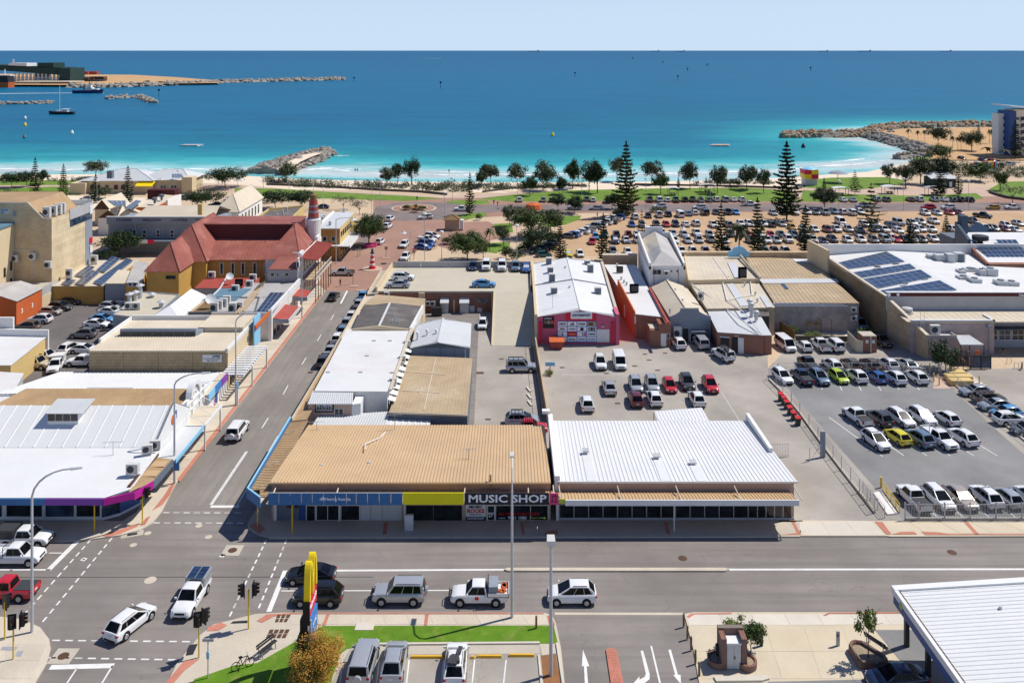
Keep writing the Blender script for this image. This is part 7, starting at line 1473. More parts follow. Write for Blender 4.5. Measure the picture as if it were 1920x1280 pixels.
for a in(('ball',692,460,60,57,'large clipped round tree on the side street','b6'),('dense',223,482,48,78,'dark street tree before the coffee palace','a3'),('dense',422,352,40,72,'big dark tree right of the foreshore hall','a3'),('dense',378,391,38,72,'dark round tree above the white hipped hall','a3'),('dense',180,332,32,44,'tree behind the foreshore hall at its left end','a5'),('dense',516,392,36,62,'dark low tree at the left of the hedge-like row','a3'),('dense',565,392,36,56,'dark low tree at the right of the hedge-like row by the striped tower','a3'),('bare',644,394,30,52,'leafless grey street tree left of its pair','f9'),('bare',674,403,32,52,'leafless grey street tree right of its pair','f9'),('ball',876,489,56,66,'large round green tree behind the deck parapet','b6'),('dense',906,486,40,26,'olive tree beside the large round tree','a5'),('bush',840,458,14,26,'low green bush left of the large round tree','b6'),('bush',949,485,26,28,'dark round bush behind the deck parapet cars','a3'),('wispy',944,459,40,34,'thin grey-green tree by the small plaza lawn','a5'),('wispy',955,424,40,34,'feathery tree on the plaza above the small lawn','a5'),('bush',898,413,13,14,'small round shrub on the roundabout lawn','b6'),('dense',992,446,56,64,'sprawling tree at the left of the plaza garden mass','b6'),('dense',1032,440,48,60,'sprawling tree at the right of the plaza garden mass','b6'),('dense',1008,468,46,66,'dark tree at the front of the plaza garden mass','a3'),('dense',975,412,26,34,'grey-green shrub mass left of the orange planter','a5'),('broad',1046,396,32,36,'umbrella tree on the beach road median, left of two','a3'),('broad',1078,400,34,38,'umbrella tree on the beach road median, right of two','a3'),('broad',1148,392,32,30,'dark tree beside the foot of the giant pine','a3'),('ball',1546,391,40,46,'clipped round tree on the beach road verge','a3'),('bush',1233,398,12,30,'scrubby bush on the gravel car park edge','a5'),('bush',1160,402,14,26,'bush at the foot of the giant pine','a5'),('dense',22,352,30,44,'dark tree at the far left of the left lawn','a3'),('dense',50,350,30,36,'dark tree behind the left lawn pine','a3'),('broad',80,346,28,26,'dark tree right of the tallest left lawn pine','a3'),('bare',10,384,34,40,'bare tree at the left edge by the gravel yard','a5'),('broad',197,372,22,26,'small tree before the foreshore hall windows','a5'),('bare',283,374,22,36,'bare tree before the foreshore hall awning','f9'),('bush',320,374,18,36,'dark bush at the right end of the foreshore hall','a3'),('dense',194,490,22,38,'low dark tree left of the coffee palace street tree','a3')):Am(*a)
for i,a in enumerate(((763,393,9,18),(792,393,8,18),(779,396,7,16),(780,391,10,9))):Am('bush',*a,('clipped dark shrub on the left of the roundabout bed','clipped dark shrub on the right of the roundabout bed','low clipped shrub at the front of the roundabout bed','lime green shrub in the middle of the roundabout bed')[i],'a3' if i<3 else 'd9',z=.35)
for a in(('bush',1487,612,42,36,'climbing shrub at the left end of the vine pergola','b6'),('bush',1515,616,40,52,'reddish vine mass over the back-yard pergola','leaf_gold'),('bush',1505,600,36,50,'green vine crown against the mural wall','a3'),('bush',1461,608,30,26,'yellow-green shrub by the dark timber fence','d9'),('bush',1489,629,22,20,'small bright shrub beside the white garden post','d9'),('bush',1521,636,18,32,'light green shrub behind the parked white van','d9'),('bush',1548,636,10,40,'dry grey shrub on the low garden wall','g1'),('bush',1626,640,26,44,'creeper heaped over the small brick closet','b6'),('bush',1773,694,62,62,'big dark shrub beside the black framed shelter','a3'),('bush',1806,694,44,34,'purplish shrub between the dark shrub and the shelter','leaf_purple'),('bush',1030,703,12,18,'weed clump at the foot of the small blue sign','d9')):Am(*a)
Am('hedge',592,1290,112,108,'big rounded hedge with golden leaves at the foot of the burger sign','leaf_gold',z=.15)
Am('hedge',572,1292,92,74,'green leafy shoulder of the golden hedge, towards the bench','b6',z=.15)
Am('young',1378,1216,58,78,'broad leafy shrub growing behind the brick utility cabinet','d9',z=.1);Am('broad',1408,1222,60,50,'glossy shrub at the right side of the brick utility cabinet','b6',z=.1)
Am('young',1628,1232,96,52,'young thin tree in the brick planter by the bench','d9',z=.5)
def scrub(name,area,n,size,leaf):
 rs=random.Random(len(area)*7+n);cl=[]
 for _ in range(n):
  i=rs.randrange(len(area)-1);t=rs.random();(x0,a0,b0),(x1,a1,b1)=area[i],area[i+1];p=G(lerp(x0,x1,t),lerp(lerp(a0,a1,t),lerp(b0,b1,t),rs.random()));r=rs.uniform(.5,1)*size;p.z=r*.25;cl.append((p,r))
 vs,fs=leafcloud(cl,n*42,.3,rs);vs=[AA((v.x,v.y,max(.02,v.z)))for v in vs];o=bpy.data.objects.new(name,mk(name,vs,fs,[AG[leaf]]));COL.objects.link(o);o['kind']='stuff'
scrub('dune_scrub',[(500,338,342),(560,340,350),(640,344,354),(740,348,356),(860,348,360),(960,350,355),(1100,348,352)],230,2.2,'g1')
scrub('dune_scrub',[(690,345,355),(800,346,357),(900,347,358)],60,2.4,'a5');scrub('dune_scrub',[(1300,343,346),(1450,342,346)],40,1.8,'g1');scrub('dune_scrub',[(1770,306,326),(1830,308,335),(1900,310,335),(1980,312,335)],190,2,'g1');scrub('dune_scrub',[(0,338,341),(150,339,342),(360,333,337)],60,1.8,'a5');scrub('dune_scrub',[(960,470,486),(1040,420,470)],40,1.6,'a3');scrub('dune_scrub',[(1190,397,404),(1150,398,406)],20,1.2,'a5')
t=AC('coffee_palace','long old blue-grey building with raised parapet lettering and a cream roof','building',(-80,197.5,0));Y=197.5;x0,x1=xpx(203,Y),xpx(402,Y)
AB(t,'wall',x0,x1,Y,Y+12,0,7,'a7');AB(t,'parapet',x0-.2,x1+.2,Y-.4,Y+.1,6.8,8.4,'a7');AB(t,'coping',x0-.3,x1+.3,Y-.5,Y+.2,8.4,8.55,'a1')
b=MB().S([(x0+4,Y+.2,7.2),(x1-.5,Y+.2,7.2),(x1-1.5,Y+8,9.6),(x0+6,Y+8,9.6)],.1);b.S([(x0+6,Y+8,9.6),(x1-1.5,Y+8,9.6),(x1-.5,Y+15,7.2),(x0+4,Y+15,7.2)],.1);b.B('roof',W.a2,t)
for s,x in(('STORES',232),('GERALDTON',284),('COFFEE',336),('PALACE',382)):AR(t,s,AT(x,413,Y-.44),.75,W.b5,Ae=.01,AO=3.6 if len(s)<8 else 4.2)
for x in(255,306.5,361):AF(t,'pilaster',x-.5,410,x+.5,455,Y,.25,W.b0)
for x in(249,267.5,293,319,345):AL(t,x,431,x+7,445,Y,fr=W.a0,fw=.1,trans=1)
AB(t,'awning',x0,x1,Y-3.2,Y,3.3,3.45,'a8');AB(t,'fascia_panel',xpx(256,Y),xpx(272,Y),Y-3.3,Y-3.2,3,3.8,'d2');AB(t,'fascia_panel',xpx(272,Y),xpx(288,Y),Y-3.3,Y-3.2,3,3.8,'a0');AB(t,'fascia_panel',xpx(288,Y),xpx(300,Y),Y-3.3,Y-3.2,3,3.8,'c7')
p=G(376,396,9.3);AB(t,'chimney',p.x-.5,p.x+.5,p.y-.5,p.y+.5,8.5,11,'f3')
t,q=AK('cream_annex','low white and cream gabled annex at the right end of the coffee palace','building',[(403,420),(432,418),(430,401),(392,404)],[6.2,6.2,6.6,6.6],W.a4,W.a2)
t=AC('white_hall','white hall with a steep cream hipped roof and a row of tall side windows','hall',(-70,211,0));hip(t,-73.5,-67.6,211,231,7,10.6,(-70.6,216),(-70.6,231),'a2','a4')
for k in range(6):AB(t,'window',-67.6,-67.5,213.5+k*2.7,214.3+k*2.7,3.6,5.9,'b3')
t,q=AK('flat_grey_shop','flat grey-roofed shop with yellow parapets before the striped tower','shop',[(470,419),(538,419),(571,388),(503,395)],6,W.f3,W.h4,lip=.5)
for x,y in((509,415),(520,408),(530,401),(538,395)):p=G(x,y,6.1);MB().cyl(p,p+Zv(.9),.2,.25,7).B('roof_vent',W.a1,t)
t,q=AK('low_grey_shop','low grey roof squeezed between the yellow parapet and the mustard building','shop',[(548,424),(594,424),(612,398),(590,398)],4.8,W.b0,W.d1)
t=AC('mustard_corner','two-storey mustard corner building with a pale flat roof and white street awning','building',(-41,192,0));AB(t,'wall',-44.2,-38.8,192,211.6,0,6.7,'h6');AB(t,'side_wall',-38.8,-38.72,192,211.6,0,6.9,'f3');AB(t,'roof',-44.1,-38.9,192.1,211.5,6.7,6.85,'a1');AB(t,'parapet',-44.4,-44.1,192,211.6,6.6,7.2,'a4')
for x in(605,621):AL(t,x,443,x+8,453,192,fr=W.a1,fw=.12)
for k in range(6):AB(t,'window',-38.74,-38.66,193+k*2.2,194.4+k*2.2,4.6,5.9,'c5')
MB().S([(-44,190.4,3.4),(-36.2,190.4,3.2),(-36.2,206,3.2),(-38.7,206,3.4),][:4],.12).B('awning_roof',W.a1,t);AB(t,'fascia',-36.3,-36.15,190.4,206,2.8,3.4,'a0')
for k in range(5):AB(t,'window',-38.74,-38.66,192.5+k*2.6,194.3+k*2.6,.4,2.6,'b3')
for x,y in((601,420),(605,413),(608,410),(619,422),(645,397)):p=G(x,y,6.9);MB().bx(p.x-.3,p.x+.3,p.y-.3,p.y+.3,6.8,7.8).B('roof_vent',W.a1,t)
t,q=AK('orange_white_block','flat-roofed block with an orange and white side wall and rooftop vents','building',[(256,388),(288,389),(335,366),(309,363)],[5.6,5.2,5.6,6],W.c1,W.a2,Aa=.1);AB(t,'side_wall',-94.1,-93.6,232,241.5,0,6.2,'a4');AB(t,'gable',xpx(282,245),xpx(333,245),243,246,4.5,7.2,'f7')
for x,y in((290,380),(303,374)):p=G(x,y,6);MB().L((p.x,p.y,5.8),[(.3,0),(.3,.8),(.7,.9),(.7,1.5),(.1,1.7)],10).B('roof_vent',W.a8,t)
for i,(x0,x1,y0,zr,l)in enumerate(((178,206,392,7,'small cream gabled house with a dark front right of the tall cream building'),(184,224,408,6.5,'small brown-gabled house in front of the coffee palace end'),(205,262,398,6.2,'long cream house roof beside the small gabled houses'))):
 Yh=GY(y0,4.4);xa,xb=xpx(x0,Yh),xpx(x1,Yh);t=AC('cottage',l,'house',((xa+xb)/2,Yh,0),'cottages by the coffee palace');AB(t,'wall',xa,xb,Yh,Yh+11,0,4.4,'b1' if i!=1 else 'a4');m_=(xa+xb)/2
 b=MB().S([(xa-.4,Yh-.4,4.2),(m_,Yh-.4,zr),(m_,Yh+11,zr),(xa-.4,Yh+11,4.2)],.12);b.S([(m_,Yh-.4,zr),(xb+.4,Yh-.4,4.2),(xb+.4,Yh+11,4.2),(m_,Yh+11,zr)],.12);b.B('roof',W.a2,t);MB().poly([(xa,Yh-.02,4.3),(xb,Yh-.02,4.3),(m_,Yh-.02,zr-.1)]).B('gable',AG['c3' if i<2 else 'b0'],t)
Al('blue solar array on the long cream house beyond the cottages',[(214,386),(236,386),(236,376),(200,376)][:4],7.4,4,2);Al('narrow solar array left of the orange and white block',[(232,391),(245,392),(266,377),(255,375)],6.5,2,4)
t=AC('foreshore_hall','low foreshore hall with pale hipped metal roofs and a yellow awning','hall',(-125,280,0))
hip(t,-141,-118,280,293,4.2,7.2,(-131,286.5),(-126,286.5),'a1','b1',Aa=.8);hip(t,-122,-106.5,281.5,294,4.2,6.8,(-118,288),(-111,288),'a1','b1',Aa=.8)
AB(t,'entry',-108,-104.6,279,283,0,5.4,'b1');AB(t,'entry',-144,-139,278,284,0,3.6,'b1');MB().S([(-122.6,277.2,2.8),(-117,277.2,2.8),(-117,280,3.9),(-122.6,280,3.9)],.1).B('awning',W.d6,t)
for i,x in enumerate((154,168,180,196,213,226)):AL(t,x,346,x+9,356,279.9,fr=W.a2,gl=AG['b3' if i%2 else 'f7'],fw=.15)
for x in(276,300,320):AL(t,x,347,x+12,356,281.4,fr=W.a0,fw=.15,mull=1)
Al('solar array on the foreshore hall roof',[(322,333),(345,333),(340,326),(322,326)],6.2,4,2);b=MB();p=G(207,330,6.3);b.bx(p.x-.8,p.x+.8,p.y-.8,p.y+.8,5.6,8);b.B('roof_plant',W.a8,t)
t=AC('apartment_block','tall white and navy apartment block at the right edge by the headland','building',(225,385,0));Y=378;X=lambda x:xpx(x,Y)
Zt=zpx(214,Y);AB(t,'wall',X(1879),X(1890),Y+3,Y+8,0,Zt,'a4');AB(t,'tower',X(1890),X(1903),Y-1,Y+8,0,zpx(208,Y),'e5');AB(t,'wall',X(1903),X(1990),Y+1,Y+9,0,zpx(206,Y),'a4');b=MB();z1=zpx(203,Y);b.X([(X(1883),Y-6,z1+.9),(X(1998),Y-6,z1-2),(X(1998),Y+11,z1-2),(X(1883),Y+11,z1+.9)],[(X(1883),Y-6,z1+1.5),(X(1998),Y-6,z1-1.2),(X(1998),Y+11,z1-1.2),(X(1883),Y+11,z1+1.5)]);b.B('roof',W.b8,t)
for f in range(6):
 y=218+f*12.5;AF(t,'window',1881,y+1.5,1889,y+6.5,Y+3,.1,W.b3);AF(t,'window',1904.5,y+2,1911,y+7,Y+1,.1,W.c5);AF(t,'window',1913.5,y+1,1925,y+7.5,Y+1,.1,W.b3);AF(t,'balcony',1912.5,y+7.5,1990,y+10,Y+1,1.4,W.a1);AF(t,'floor_band',1879,y+8.5,1890,y+9.5,Y+3,.2,W.a0)
t=AC('kiosk','small timber kiosk with a brown hipped roof on the plaza','kiosk',G(847,433));p,r=G(834,433),G(860,433);AB(t,'wall',p.x,r.x,p.y,p.y+3,0,2.9,'d4');hip(t,p.x,r.x,p.y,p.y+3,2.9,3.9,(p.x+1.6,p.y+1.5),(r.x-1.6,p.y+1.5),'b9',None,Aa=.4)
for k in range(4):AF(t,'shutter',835+k*6.3,421,840.5+k*6.3,431,p.y,.05,W.d4)
AB(t,'side_board',r.x+.3,r.x+1.2,p.y+.4,p.y+2,.3,2.7,'a4')
t=AC('lookout_tower','red and yellow chequered beach lookout tower on a pale base','lookout',G(1521,348));p=G(1521,348);w_=13*p.y/F;AB(t,'base',p.x-w_*.85,p.x+w_*.85,p.y,p.y+4,0,2.4,'a1');zz=2.4
for j in range(2):
 for i in range(2):AB(t,'cladding',p.x-w_+i*w_,p.x+i*w_-.02,p.y-.5,p.y+4.4,zz+j*1.55,zz+1.53+j*1.55,('d6','c7')[(i+j)%2])
MB().L((p.x,p.y+2,5.5),[(w_*1.15,0),(w_*.9,.35),(.1,.9)],16).B('roof',W.c4,t);AB(t,'window',p.x-w_*.9,p.x+w_*.9,p.y-.45,p.y+4.3,5.2,5.55,'b3')
t=AC('shade_sail','pale blue shade canopy on one post by the lookout tower','canopy',G(1571,345));p=G(1571,343);MB().L((p.x,p.y,0),[(3.4,3.4),(2.2,4),(.1,4.4)],14).B('canopy',W.a7,t);MB().cyl((p.x,p.y,0),(p.x,p.y,4.2),.12).B('post',W.b7,t)
for i,(x,y,l)in enumerate(((1576,366,'white picnic shelter near the star-shaped pine'),(1668,363,'white picnic shelter in the middle of the lower lawn'),(1752,365,'dark picnic shelter before the toilet block'),(1262,366,'small picnic shelter on the tree lawn beside the tiny pine'),(1326,360,'dark low pavilion on the tree lawn near the second tiny pine'))):
 p=G(x,y);t=AC('picnic_shelter',l,'shelter',p,'picnic shelters');s=(2.6,2.6,3.2,1.8,2.8)[i];b=MB();n=6
 for k in range(n):a0,a1=(k/n-.5),((k+1)/n-.5);b.S([(p.x+a0*2*s,p.y-1.5,2.7-a0*a0*1.6),(p.x+a1*2*s,p.y-1.5,2.7-a1*a1*1.6),(p.x+a1*2*s,p.y+1.5,2.7-a1*a1*1.6),(p.x+a0*2*s,p.y+1.5,2.7-a0*a0*1.6)],.1)
 b.B('roof',AG['b8' if i in(0,1,3)else 'd1'],t)
 for sx in(-1,1):
  for sy in(-1,1):MB().cyl((p.x+sx*s*.8,p.y+sy*1.2,0),(p.x+sx*s*.8,p.y+sy*1.2,2.4),.08,.08,5).B('post',W.b2,t)
 b=MB().bx(p.x-1,p.x+1,p.y-.4,p.y+.4,.65,.75);b.bx(p.x-1,p.x+1,p.y-.9,p.y-.6,.4,.46);b.bx(p.x-1,p.x+1,p.y+.6,p.y+.9,.4,.46);b.bx(p.x-.7,p.x-.5,p.y-.7,p.y+.7,0,.66);b.bx(p.x+.5,p.x+.7,p.y-.7,p.y+.7,0,.66);b.B('table',W.d4,t)
t=AC('toilet_block','green-walled toilet block with a pale roof by the tree lawn','toilet block',G(1770,353));p,r=G(1748,352),G(1792,352);AB(t,'wall',p.x,r.x,p.y,p.y+6,0,3.2,'d2');MB().S([(p.x-.8,p.y-.8,3.2),(r.x+.6,p.y-.8,3.2),(r.x+.2,p.y+6.5,4.6),(p.x-.4,p.y+6.5,4.6)],.15).B('roof',W.a1,t);AF(t,'door',1780,341,1785,351,p.y,.06,W.a0)
for k in range(4):AF(t,'opening',1752+k*6.5,345,1756+k*6.5,351,p.y,.05,W.a6)
t=AC('coloured_stage','playful wall of red, yellow, orange and blue blocks beyond the dunes','stage',G(1840,318));Y=GY(318)
for k,(x0,x1,y0,m)in enumerate(((1819,1826,305,'c6'),(1826,1832,303,'d5'),(1832,1837,303,'d6'),(1837,1842,303,'d5'),(1842,1848,302,'c1'),(1848,1853,303,'a0'),(1853,1858,302,'d6'),(1858,1861,302,'c7'),(1861,1865,302,'c4'))):AF(t,'block',x0,y0,x1-.2,317,Y,2,AG[m])
def rockmesh(rs,r):
 """one angular boulder"""
 b=MB();vs=[]
 for lat in(-.9,-.25,.45,.95):
  for k in range(5):a=2*math.pi*k/5+lat;rr=math.sqrt(max(.05,1-lat*lat))*rs.uniform(.75,1.15);vs.append(AA((rr*math.cos(a)*r*rs.uniform(.9,1.3),rr*math.sin(a)*r,lat*r*.75)))
 fs=[(j*5+k,j*5+(k+1)%5,(j+1)*5+(k+1)%5,(j+1)*5+k)for j in range(3)for k in range(5)]+[(15,16,17,18,19)]
 return vs,fs
M('rock_grey',(.3,.27,.235),.9,.3,.25,.15,3);M('rock_warm',(.36,.26,.17),.9,.3,.25,.15,3);M('rock_pale',(.34,.305,.26),.9,.3,.2,.15,3)
def AY(name,AE,px,Ah,hh,size,mat,singles=0,core='rock_grey',crest=None):
 """px: photo centre line on the water; rocks heaped in a ridge round a solid core"""
 pts=[G(x,y,SEA)for x,y in px];rs=random.Random(len(px)+int(px[0][0]));t=AC(name,AE,'breakwater',pts[0])
 b=MB()
 for i in range(len(pts)-1):
  p,r=pts[i],pts[i+1];n0=(r-p).normalized().cross(Zv(1));w0,w1=(Ah[i]if isinstance(Ah,list)else Ah),(Ah[i+1]if isinstance(Ah,list)else Ah);z=Zv(hh*.8);dn=Zv(-1.5)
  b.X([p-n0*w0+dn,r-n0*w1+dn,r+n0*w1+dn,p+n0*w0+dn],[p-n0*w0*.5+z,r-n0*w1*.5+z,r+n0*w1*.5+z,p+n0*w0*.5+z])
 b.B('core',AG[crest or core],t)
 L=[(pts[i+1]-pts[i]).length for i in range(len(pts)-1)];area=sum(L)*2*(max(Ah)if isinstance(Ah,list)else Ah);n=int(min(5200,area/(size*size)*1.05));allv=[];allf=[];one=0
 for k in range(n):
  u=rs.random()*sum(L);i=0
  while u>L[i]and i<len(L)-1:u-=L[i];i+=1
  f=u/L[i];p,r=pts[i],pts[i+1];n0=(r-p).normalized().cross(Zv(1));w=lerp(Ah[i],Ah[i+1],f)if isinstance(Ah,list)else Ah;v=rs.uniform(-1,1)
  if crest and abs(v)<.45:continue
  c=p.lerp(r,f)+n0*v*w;c.z=SEA+hh*(1-abs(v))**.8*1.02+rs.uniform(-.25,.35)*size;vs,fs=rockmesh(rs,size*rs.uniform(.4,.85));vs=[q+c for q in vs]
  if one<singles and rs.random()<.5:one+=1;mb=MB();mb.add(vs,fs);mb.B('rock',AG[mat],t)
  else:o=len(allv);allv+=vs;allf+=[tuple(o+j for j in q)for q in fs]
 mb=MB();mb.v=allv;mb.f=[list(q)for q in allf];mb.m=[0]*len(allf);mb.B('rocks',AG[mat],t,AH='stuff');return t
AY('rock_groyne','pale rock groyne with a sandy crest running out from the beach',[(498,326),(522,316),(555,305),(590,293),(618,289)],[8,10,11,8,4],2.6,1.6,'rock_grey',160,'rock_grey')
b=MB();q=[G(*v,2.2)for v in((521,316),(541,303),(566,290.5),(592,286),(604,287),(584,294),(562,304),(548,316))];b.poly(q);b.poly([v-Zv(1.5)for v in q[::-1]]);b.B('sand_crest',W.sand,bpy.data.objects['rock_groyne'])
AY('rock_breakwater','long brown rock breakwater reaching left from the sandy headland',[(1465,258),(1500,257),(1580,256),(1640,254)],[3,6,6.5,7],3.2,1.9,'rock_warm',120)
AY('rock_wall','rock wall curving down the inner side of the headland to the cove',[(1632,258),(1680,268),(1720,280),(1742,289)],[6,7,7,6],3,1.8,'rock_grey',90)
AY('rock_spur','short rock spur curving out beside the big rounded bush',[(1682,299),(1700,296),(1722,294),(1745,296)],3,1.8,1.4,'rock_grey',30)
AY('rock_wall','brown seaward rock wall along the top of the headland',[(1632,249),(1650,243),(1700,239),(1800,237),(1890,236)],6,2.8,2,'rock_warm')
AY('rock_breakwater','far thin breakwater stretching from the port peninsula',[(400,156),(480,154),(560,152),(645,150)],8,3.6,3.4,'rock_pale')
AY('rock_breakwater','short hooked breakwater in the harbour with a marker beyond',[(200,186),(240,183.5),(262,183),(275,188),(288,194)],4,2.4,2.4,'rock_pale');AY('rock_breakwater','low straight breakwater at the left edge behind the yacht',[(-60,198),(0,196),(60,195),(100,194)],3,1.8,2.2,'rock_pale')
AJ('headland',[G(x,y,2.2)for x,y in((-200,158),(130,159.5),(180,160),(260,158.5),(340,156.5),(412,155.5),(408,151),(330,145),(250,140.5),(180,140),(130,139),(-200,138))],W.headland_sand)
AJ('headland',[G(x,y,.35)for x,y in((1632,256),(1640,246),(1700,241),(1880,238),(2500,238),(2500,300),(1745,300),(1742,290),(1700,275))],W.headland_sand)
AY('rock_wall','rubble edge along the near side of the port peninsula',[(130,164),(200,164),(280,161.5),(350,159),(410,157)],12,3.4,4,'rock_pale')
t=AC('bulk_shed','long dark green ship-loading shed on white trestles at the port','shed',G(70,160));Y=1180;X=lambda x:xpx(x,Y);Z=lambda y:zpx(y,Y)
MB().X([(X(-60),Y,Z(128)),(X(116),Y,Z(141)),(X(116),Y+40,Z(141)),(X(-60),Y+40,Z(128))],[(X(-60),Y,Z(120)),(X(116),Y,Z(127)),(X(116),Y+40,Z(127)),(X(-60),Y+40,Z(120))]).B('gallery',W.d2,t)
AB(t,'end_tower',X(115),X(135),Y-5,Y+35,0,Z(128),'d2');AB(t,'roof_box',X(71),X(100),Y,Y+30,Z(127),Z(118),'d2');AB(t,'roof_box',X(16),X(50),Y,Y+25,Z(125),Z(118.5),'a4')
b=MB()
for i in range(26):x=22+i*3.7;b.T([(X(x),Y+5,2),(X(x+1.6*(-1)**i),Y+5,Z(137))],1,4)
for z in(146,150):b.T([(X(20),Y+4,Z(z)),(X(116),Y+4,Z(z))],.7,4)
b.B('trestle',W.c0,t);AB(t,'inner_wall',X(60),X(84),Y+8,Y+12,2,Z(138),'a7');b=MB()
for x in(24,26):b.cyl((X(x),Y,Z(118)),(X(x),Y,Z(111)),.4,.4,4)
b.B('mast',W.a0,t)
t=AC('wharf','timber wharf deck on piles below the ship-loading shed','wharf',G(60,160,SEA));Yw=1135;AB(t,'deck',xpx(20,Yw),xpx(130,Yw),Yw,Yw+40,zpx(155,Yw),zpx(153.5,Yw),'c2')
for i in range(18):x=24+i*2.9;MB().cyl((xpx(x,Yw),Yw+1,SEA-1),(xpx(x,Yw),Yw+1,zpx(155,Yw)),.9,.9,5).B('pile',W.c2,t)
t=AC('red_hull_ship','bow of a black and red cargo ship moored at the left edge','ship',G(10,165,SEA));Ys=1085;b=MB();P=lambda x,y,d=0:AA((xpx(x,Ys),Ys+d,zpx(y,Ys)))
for y0,y1,m,w0,w1 in((165.5,154,'c1',27,27.5),(154,142,'a6',27.5,25)):MB().X([P(-70,y0,-9),P(w0-4,y0,-9),P(w0,y0,0),P(-70,y0,12)],[P(-70,y1,-9),P(w1-4,y1,-9),P(w1,y1,0),P(-70,y1,12)]).B('hull',AG[m],t)
MB().T([P(9,142),P(9,130)],.7,5).B('mast',W.a0,t);MB().bx(xpx(-20,Ys),xpx(24,Ys),Ys-6,Ys+6,zpx(142.5,Ys),zpx(141,Ys)).B('rail',W.c0,t)
t=AC('scrap_heap','dark heap of stored port materials on the peninsula','stockpile',G(170,152));rs=random.Random(5)
for k in range(14):p=G(148+k*3.2,152.5+rs.uniform(-.4,.6),2);h_=rs.uniform(2,7);MB().P([(p.x-5,p.y-6),(p.x+6,p.y-5),(p.x+5,p.y+8),(p.x-6,p.y+7)],2,2+h_).B('pile',AG[('a6','c3','f5')[k%3]],t)
for k,(x,y)in enumerate(((155,140.5),(172,140.3))):p=G(x,y,2);AB(None,'storage_shed',p.x-9,p.x+9,p.y,p.y+12,2,8,'c6');o=bpy.data.objects[[n.name for n in bpy.data.objects if n.name.startswith('storage_shed')][-1]];tag(o,('low red shed on the far side of the port peninsula, nearer the loader','low red shed on the far side of the port peninsula, nearer the sand')[k],'shed','port sheds')
for i,(x,y,r)in enumerate(((261,159,5),(275,155,4),(302,156,6),(414,153,4))):Am('bush',x,y,4,9+r,('dark shrub clump at the near edge of the port sand','dark shrub clump up the port sand','widest dark shrub clump on the port sand','shrub clump at the root of the far breakwater')[i],'a3',z=2.2)
def hullmesh(L,W,h,bow=.3):
 b=MB();st=[(-.5,.8),(-.3,1),(.1,1),(.32,.72),(.5,.04)];vs=[]
 for x,w_ in st:
  rise=max(0,(x-.1))*h*.9;vs+=[(x*L*(1 if x<.4 else.93),-w_*W*.36,0),(x*L,-w_*W/2,h+rise),(x*L,w_*W/2,h+rise),(x*L*(1 if x<.4 else.93),w_*W*.36,0)]
 fs=[(i*4+j,i*4+(j+1)%4,(i+1)*4+(j+1)%4,(i+1)*4+j)for i in range(4)for j in range(4)]+[(0,3,2,1),(16,17,18,19)]
 b.add(vs,fs);return b
def boat(name,AE,cat,x,y,L,W,h,mat,parts,rz=0,AP=None):
 t=AC(name,AE,cat,G(x,y,SEA),AP);ORG[t.name]=Zv(0);t.rotation_euler=(0,0,rz);hullmesh(L,W,h).B('hull',AG[mat],t)
 for n_,m,bxs in parts:
  b=MB()
  for q in bxs:
   if len(q)==6:b.bx(*q)
   else:b.T(*q)
  b.B(n_,AG[m],t)
 return t
boat('tug','dark tug steaming right and leaving a white wake by the port','tug',166,175,33,9,3.2,'b5',[('wheelhouse','c0',[(-3,5,-2.5,2.5,3,6.5),(-.5,3.5,-2,2,6.5,9)]),('deckhouse','c0',[(3,11,-3,3,3,5)]),('mast','a6',[([(1,0,9),(1,0,17)],.35,5)]),('funnel','b9',[(-5,-3,-1.2,1.2,3,8)])])
M('wake',(.85,.86,.86),.7,.05,.3,.1,1);b=MB();Ac=None
for i in range(60):x=139-i*3.4;p=G(x,174.3+i*.035,SEA+.06);w_=1.6+.9*rnd.random()+i*.03;cur=(p+AA((0,-w_,0)),p+AA((0,w_,0)));(b.quad(Ac[0],cur[0],cur[1],Ac[1])if Ac else None);Ac=cur
for x in range(150,195,3):p=G(x,175.2,SEA+.05);b.quad(p+AA((-1.6,-1.2,0)),p+AA((1.6,-1.5,0)),p+AA((1.6,1,0)),p+AA((-1.6,1,0)))
b.B('wake',W.wake,None,AH='stuff',AV=(0,0,0))
boat('yacht','dark-hulled yacht with a tall bare mast moored in the harbour','yacht',115,214.5,19,4.6,1.9,'a6',[('cabin','c0',[(-5,4,-1.5,1.5,1.9,2.9),(-5.5,-1,-1.6,1.6,3.6,3.9)]),('mast','a0',[([(1.2,0,2),(1.2,0,21)],.16,5)]),('boom','a0',[([(1.2,0,4),(-7,0,4.3)],.12,5),([(-9,0,3.8),(-5,0,3.9)],.1,4)])],rz=math.pi)
boat('speedboat','tiny white speedboat trailing foam far out at sea','boat',826,110,12,5,3,'a0',[('cabin','a0',[(-2,2,-1.5,1.5,3,5.5)])]);b=MB();Ac=None
for i in range(20):p=G(824-i*2.6,110+0*i,SEA+.1);w_=16*(1-i/24);cur=(p+AA((0,-w_,0)),p+AA((0,w_,0)));(b.quad(Ac[0],cur[0],cur[1],Ac[1])if Ac else None);Ac=cur
b.B('wake',W.wake,None,AH='stuff',AV=(0,0,0))
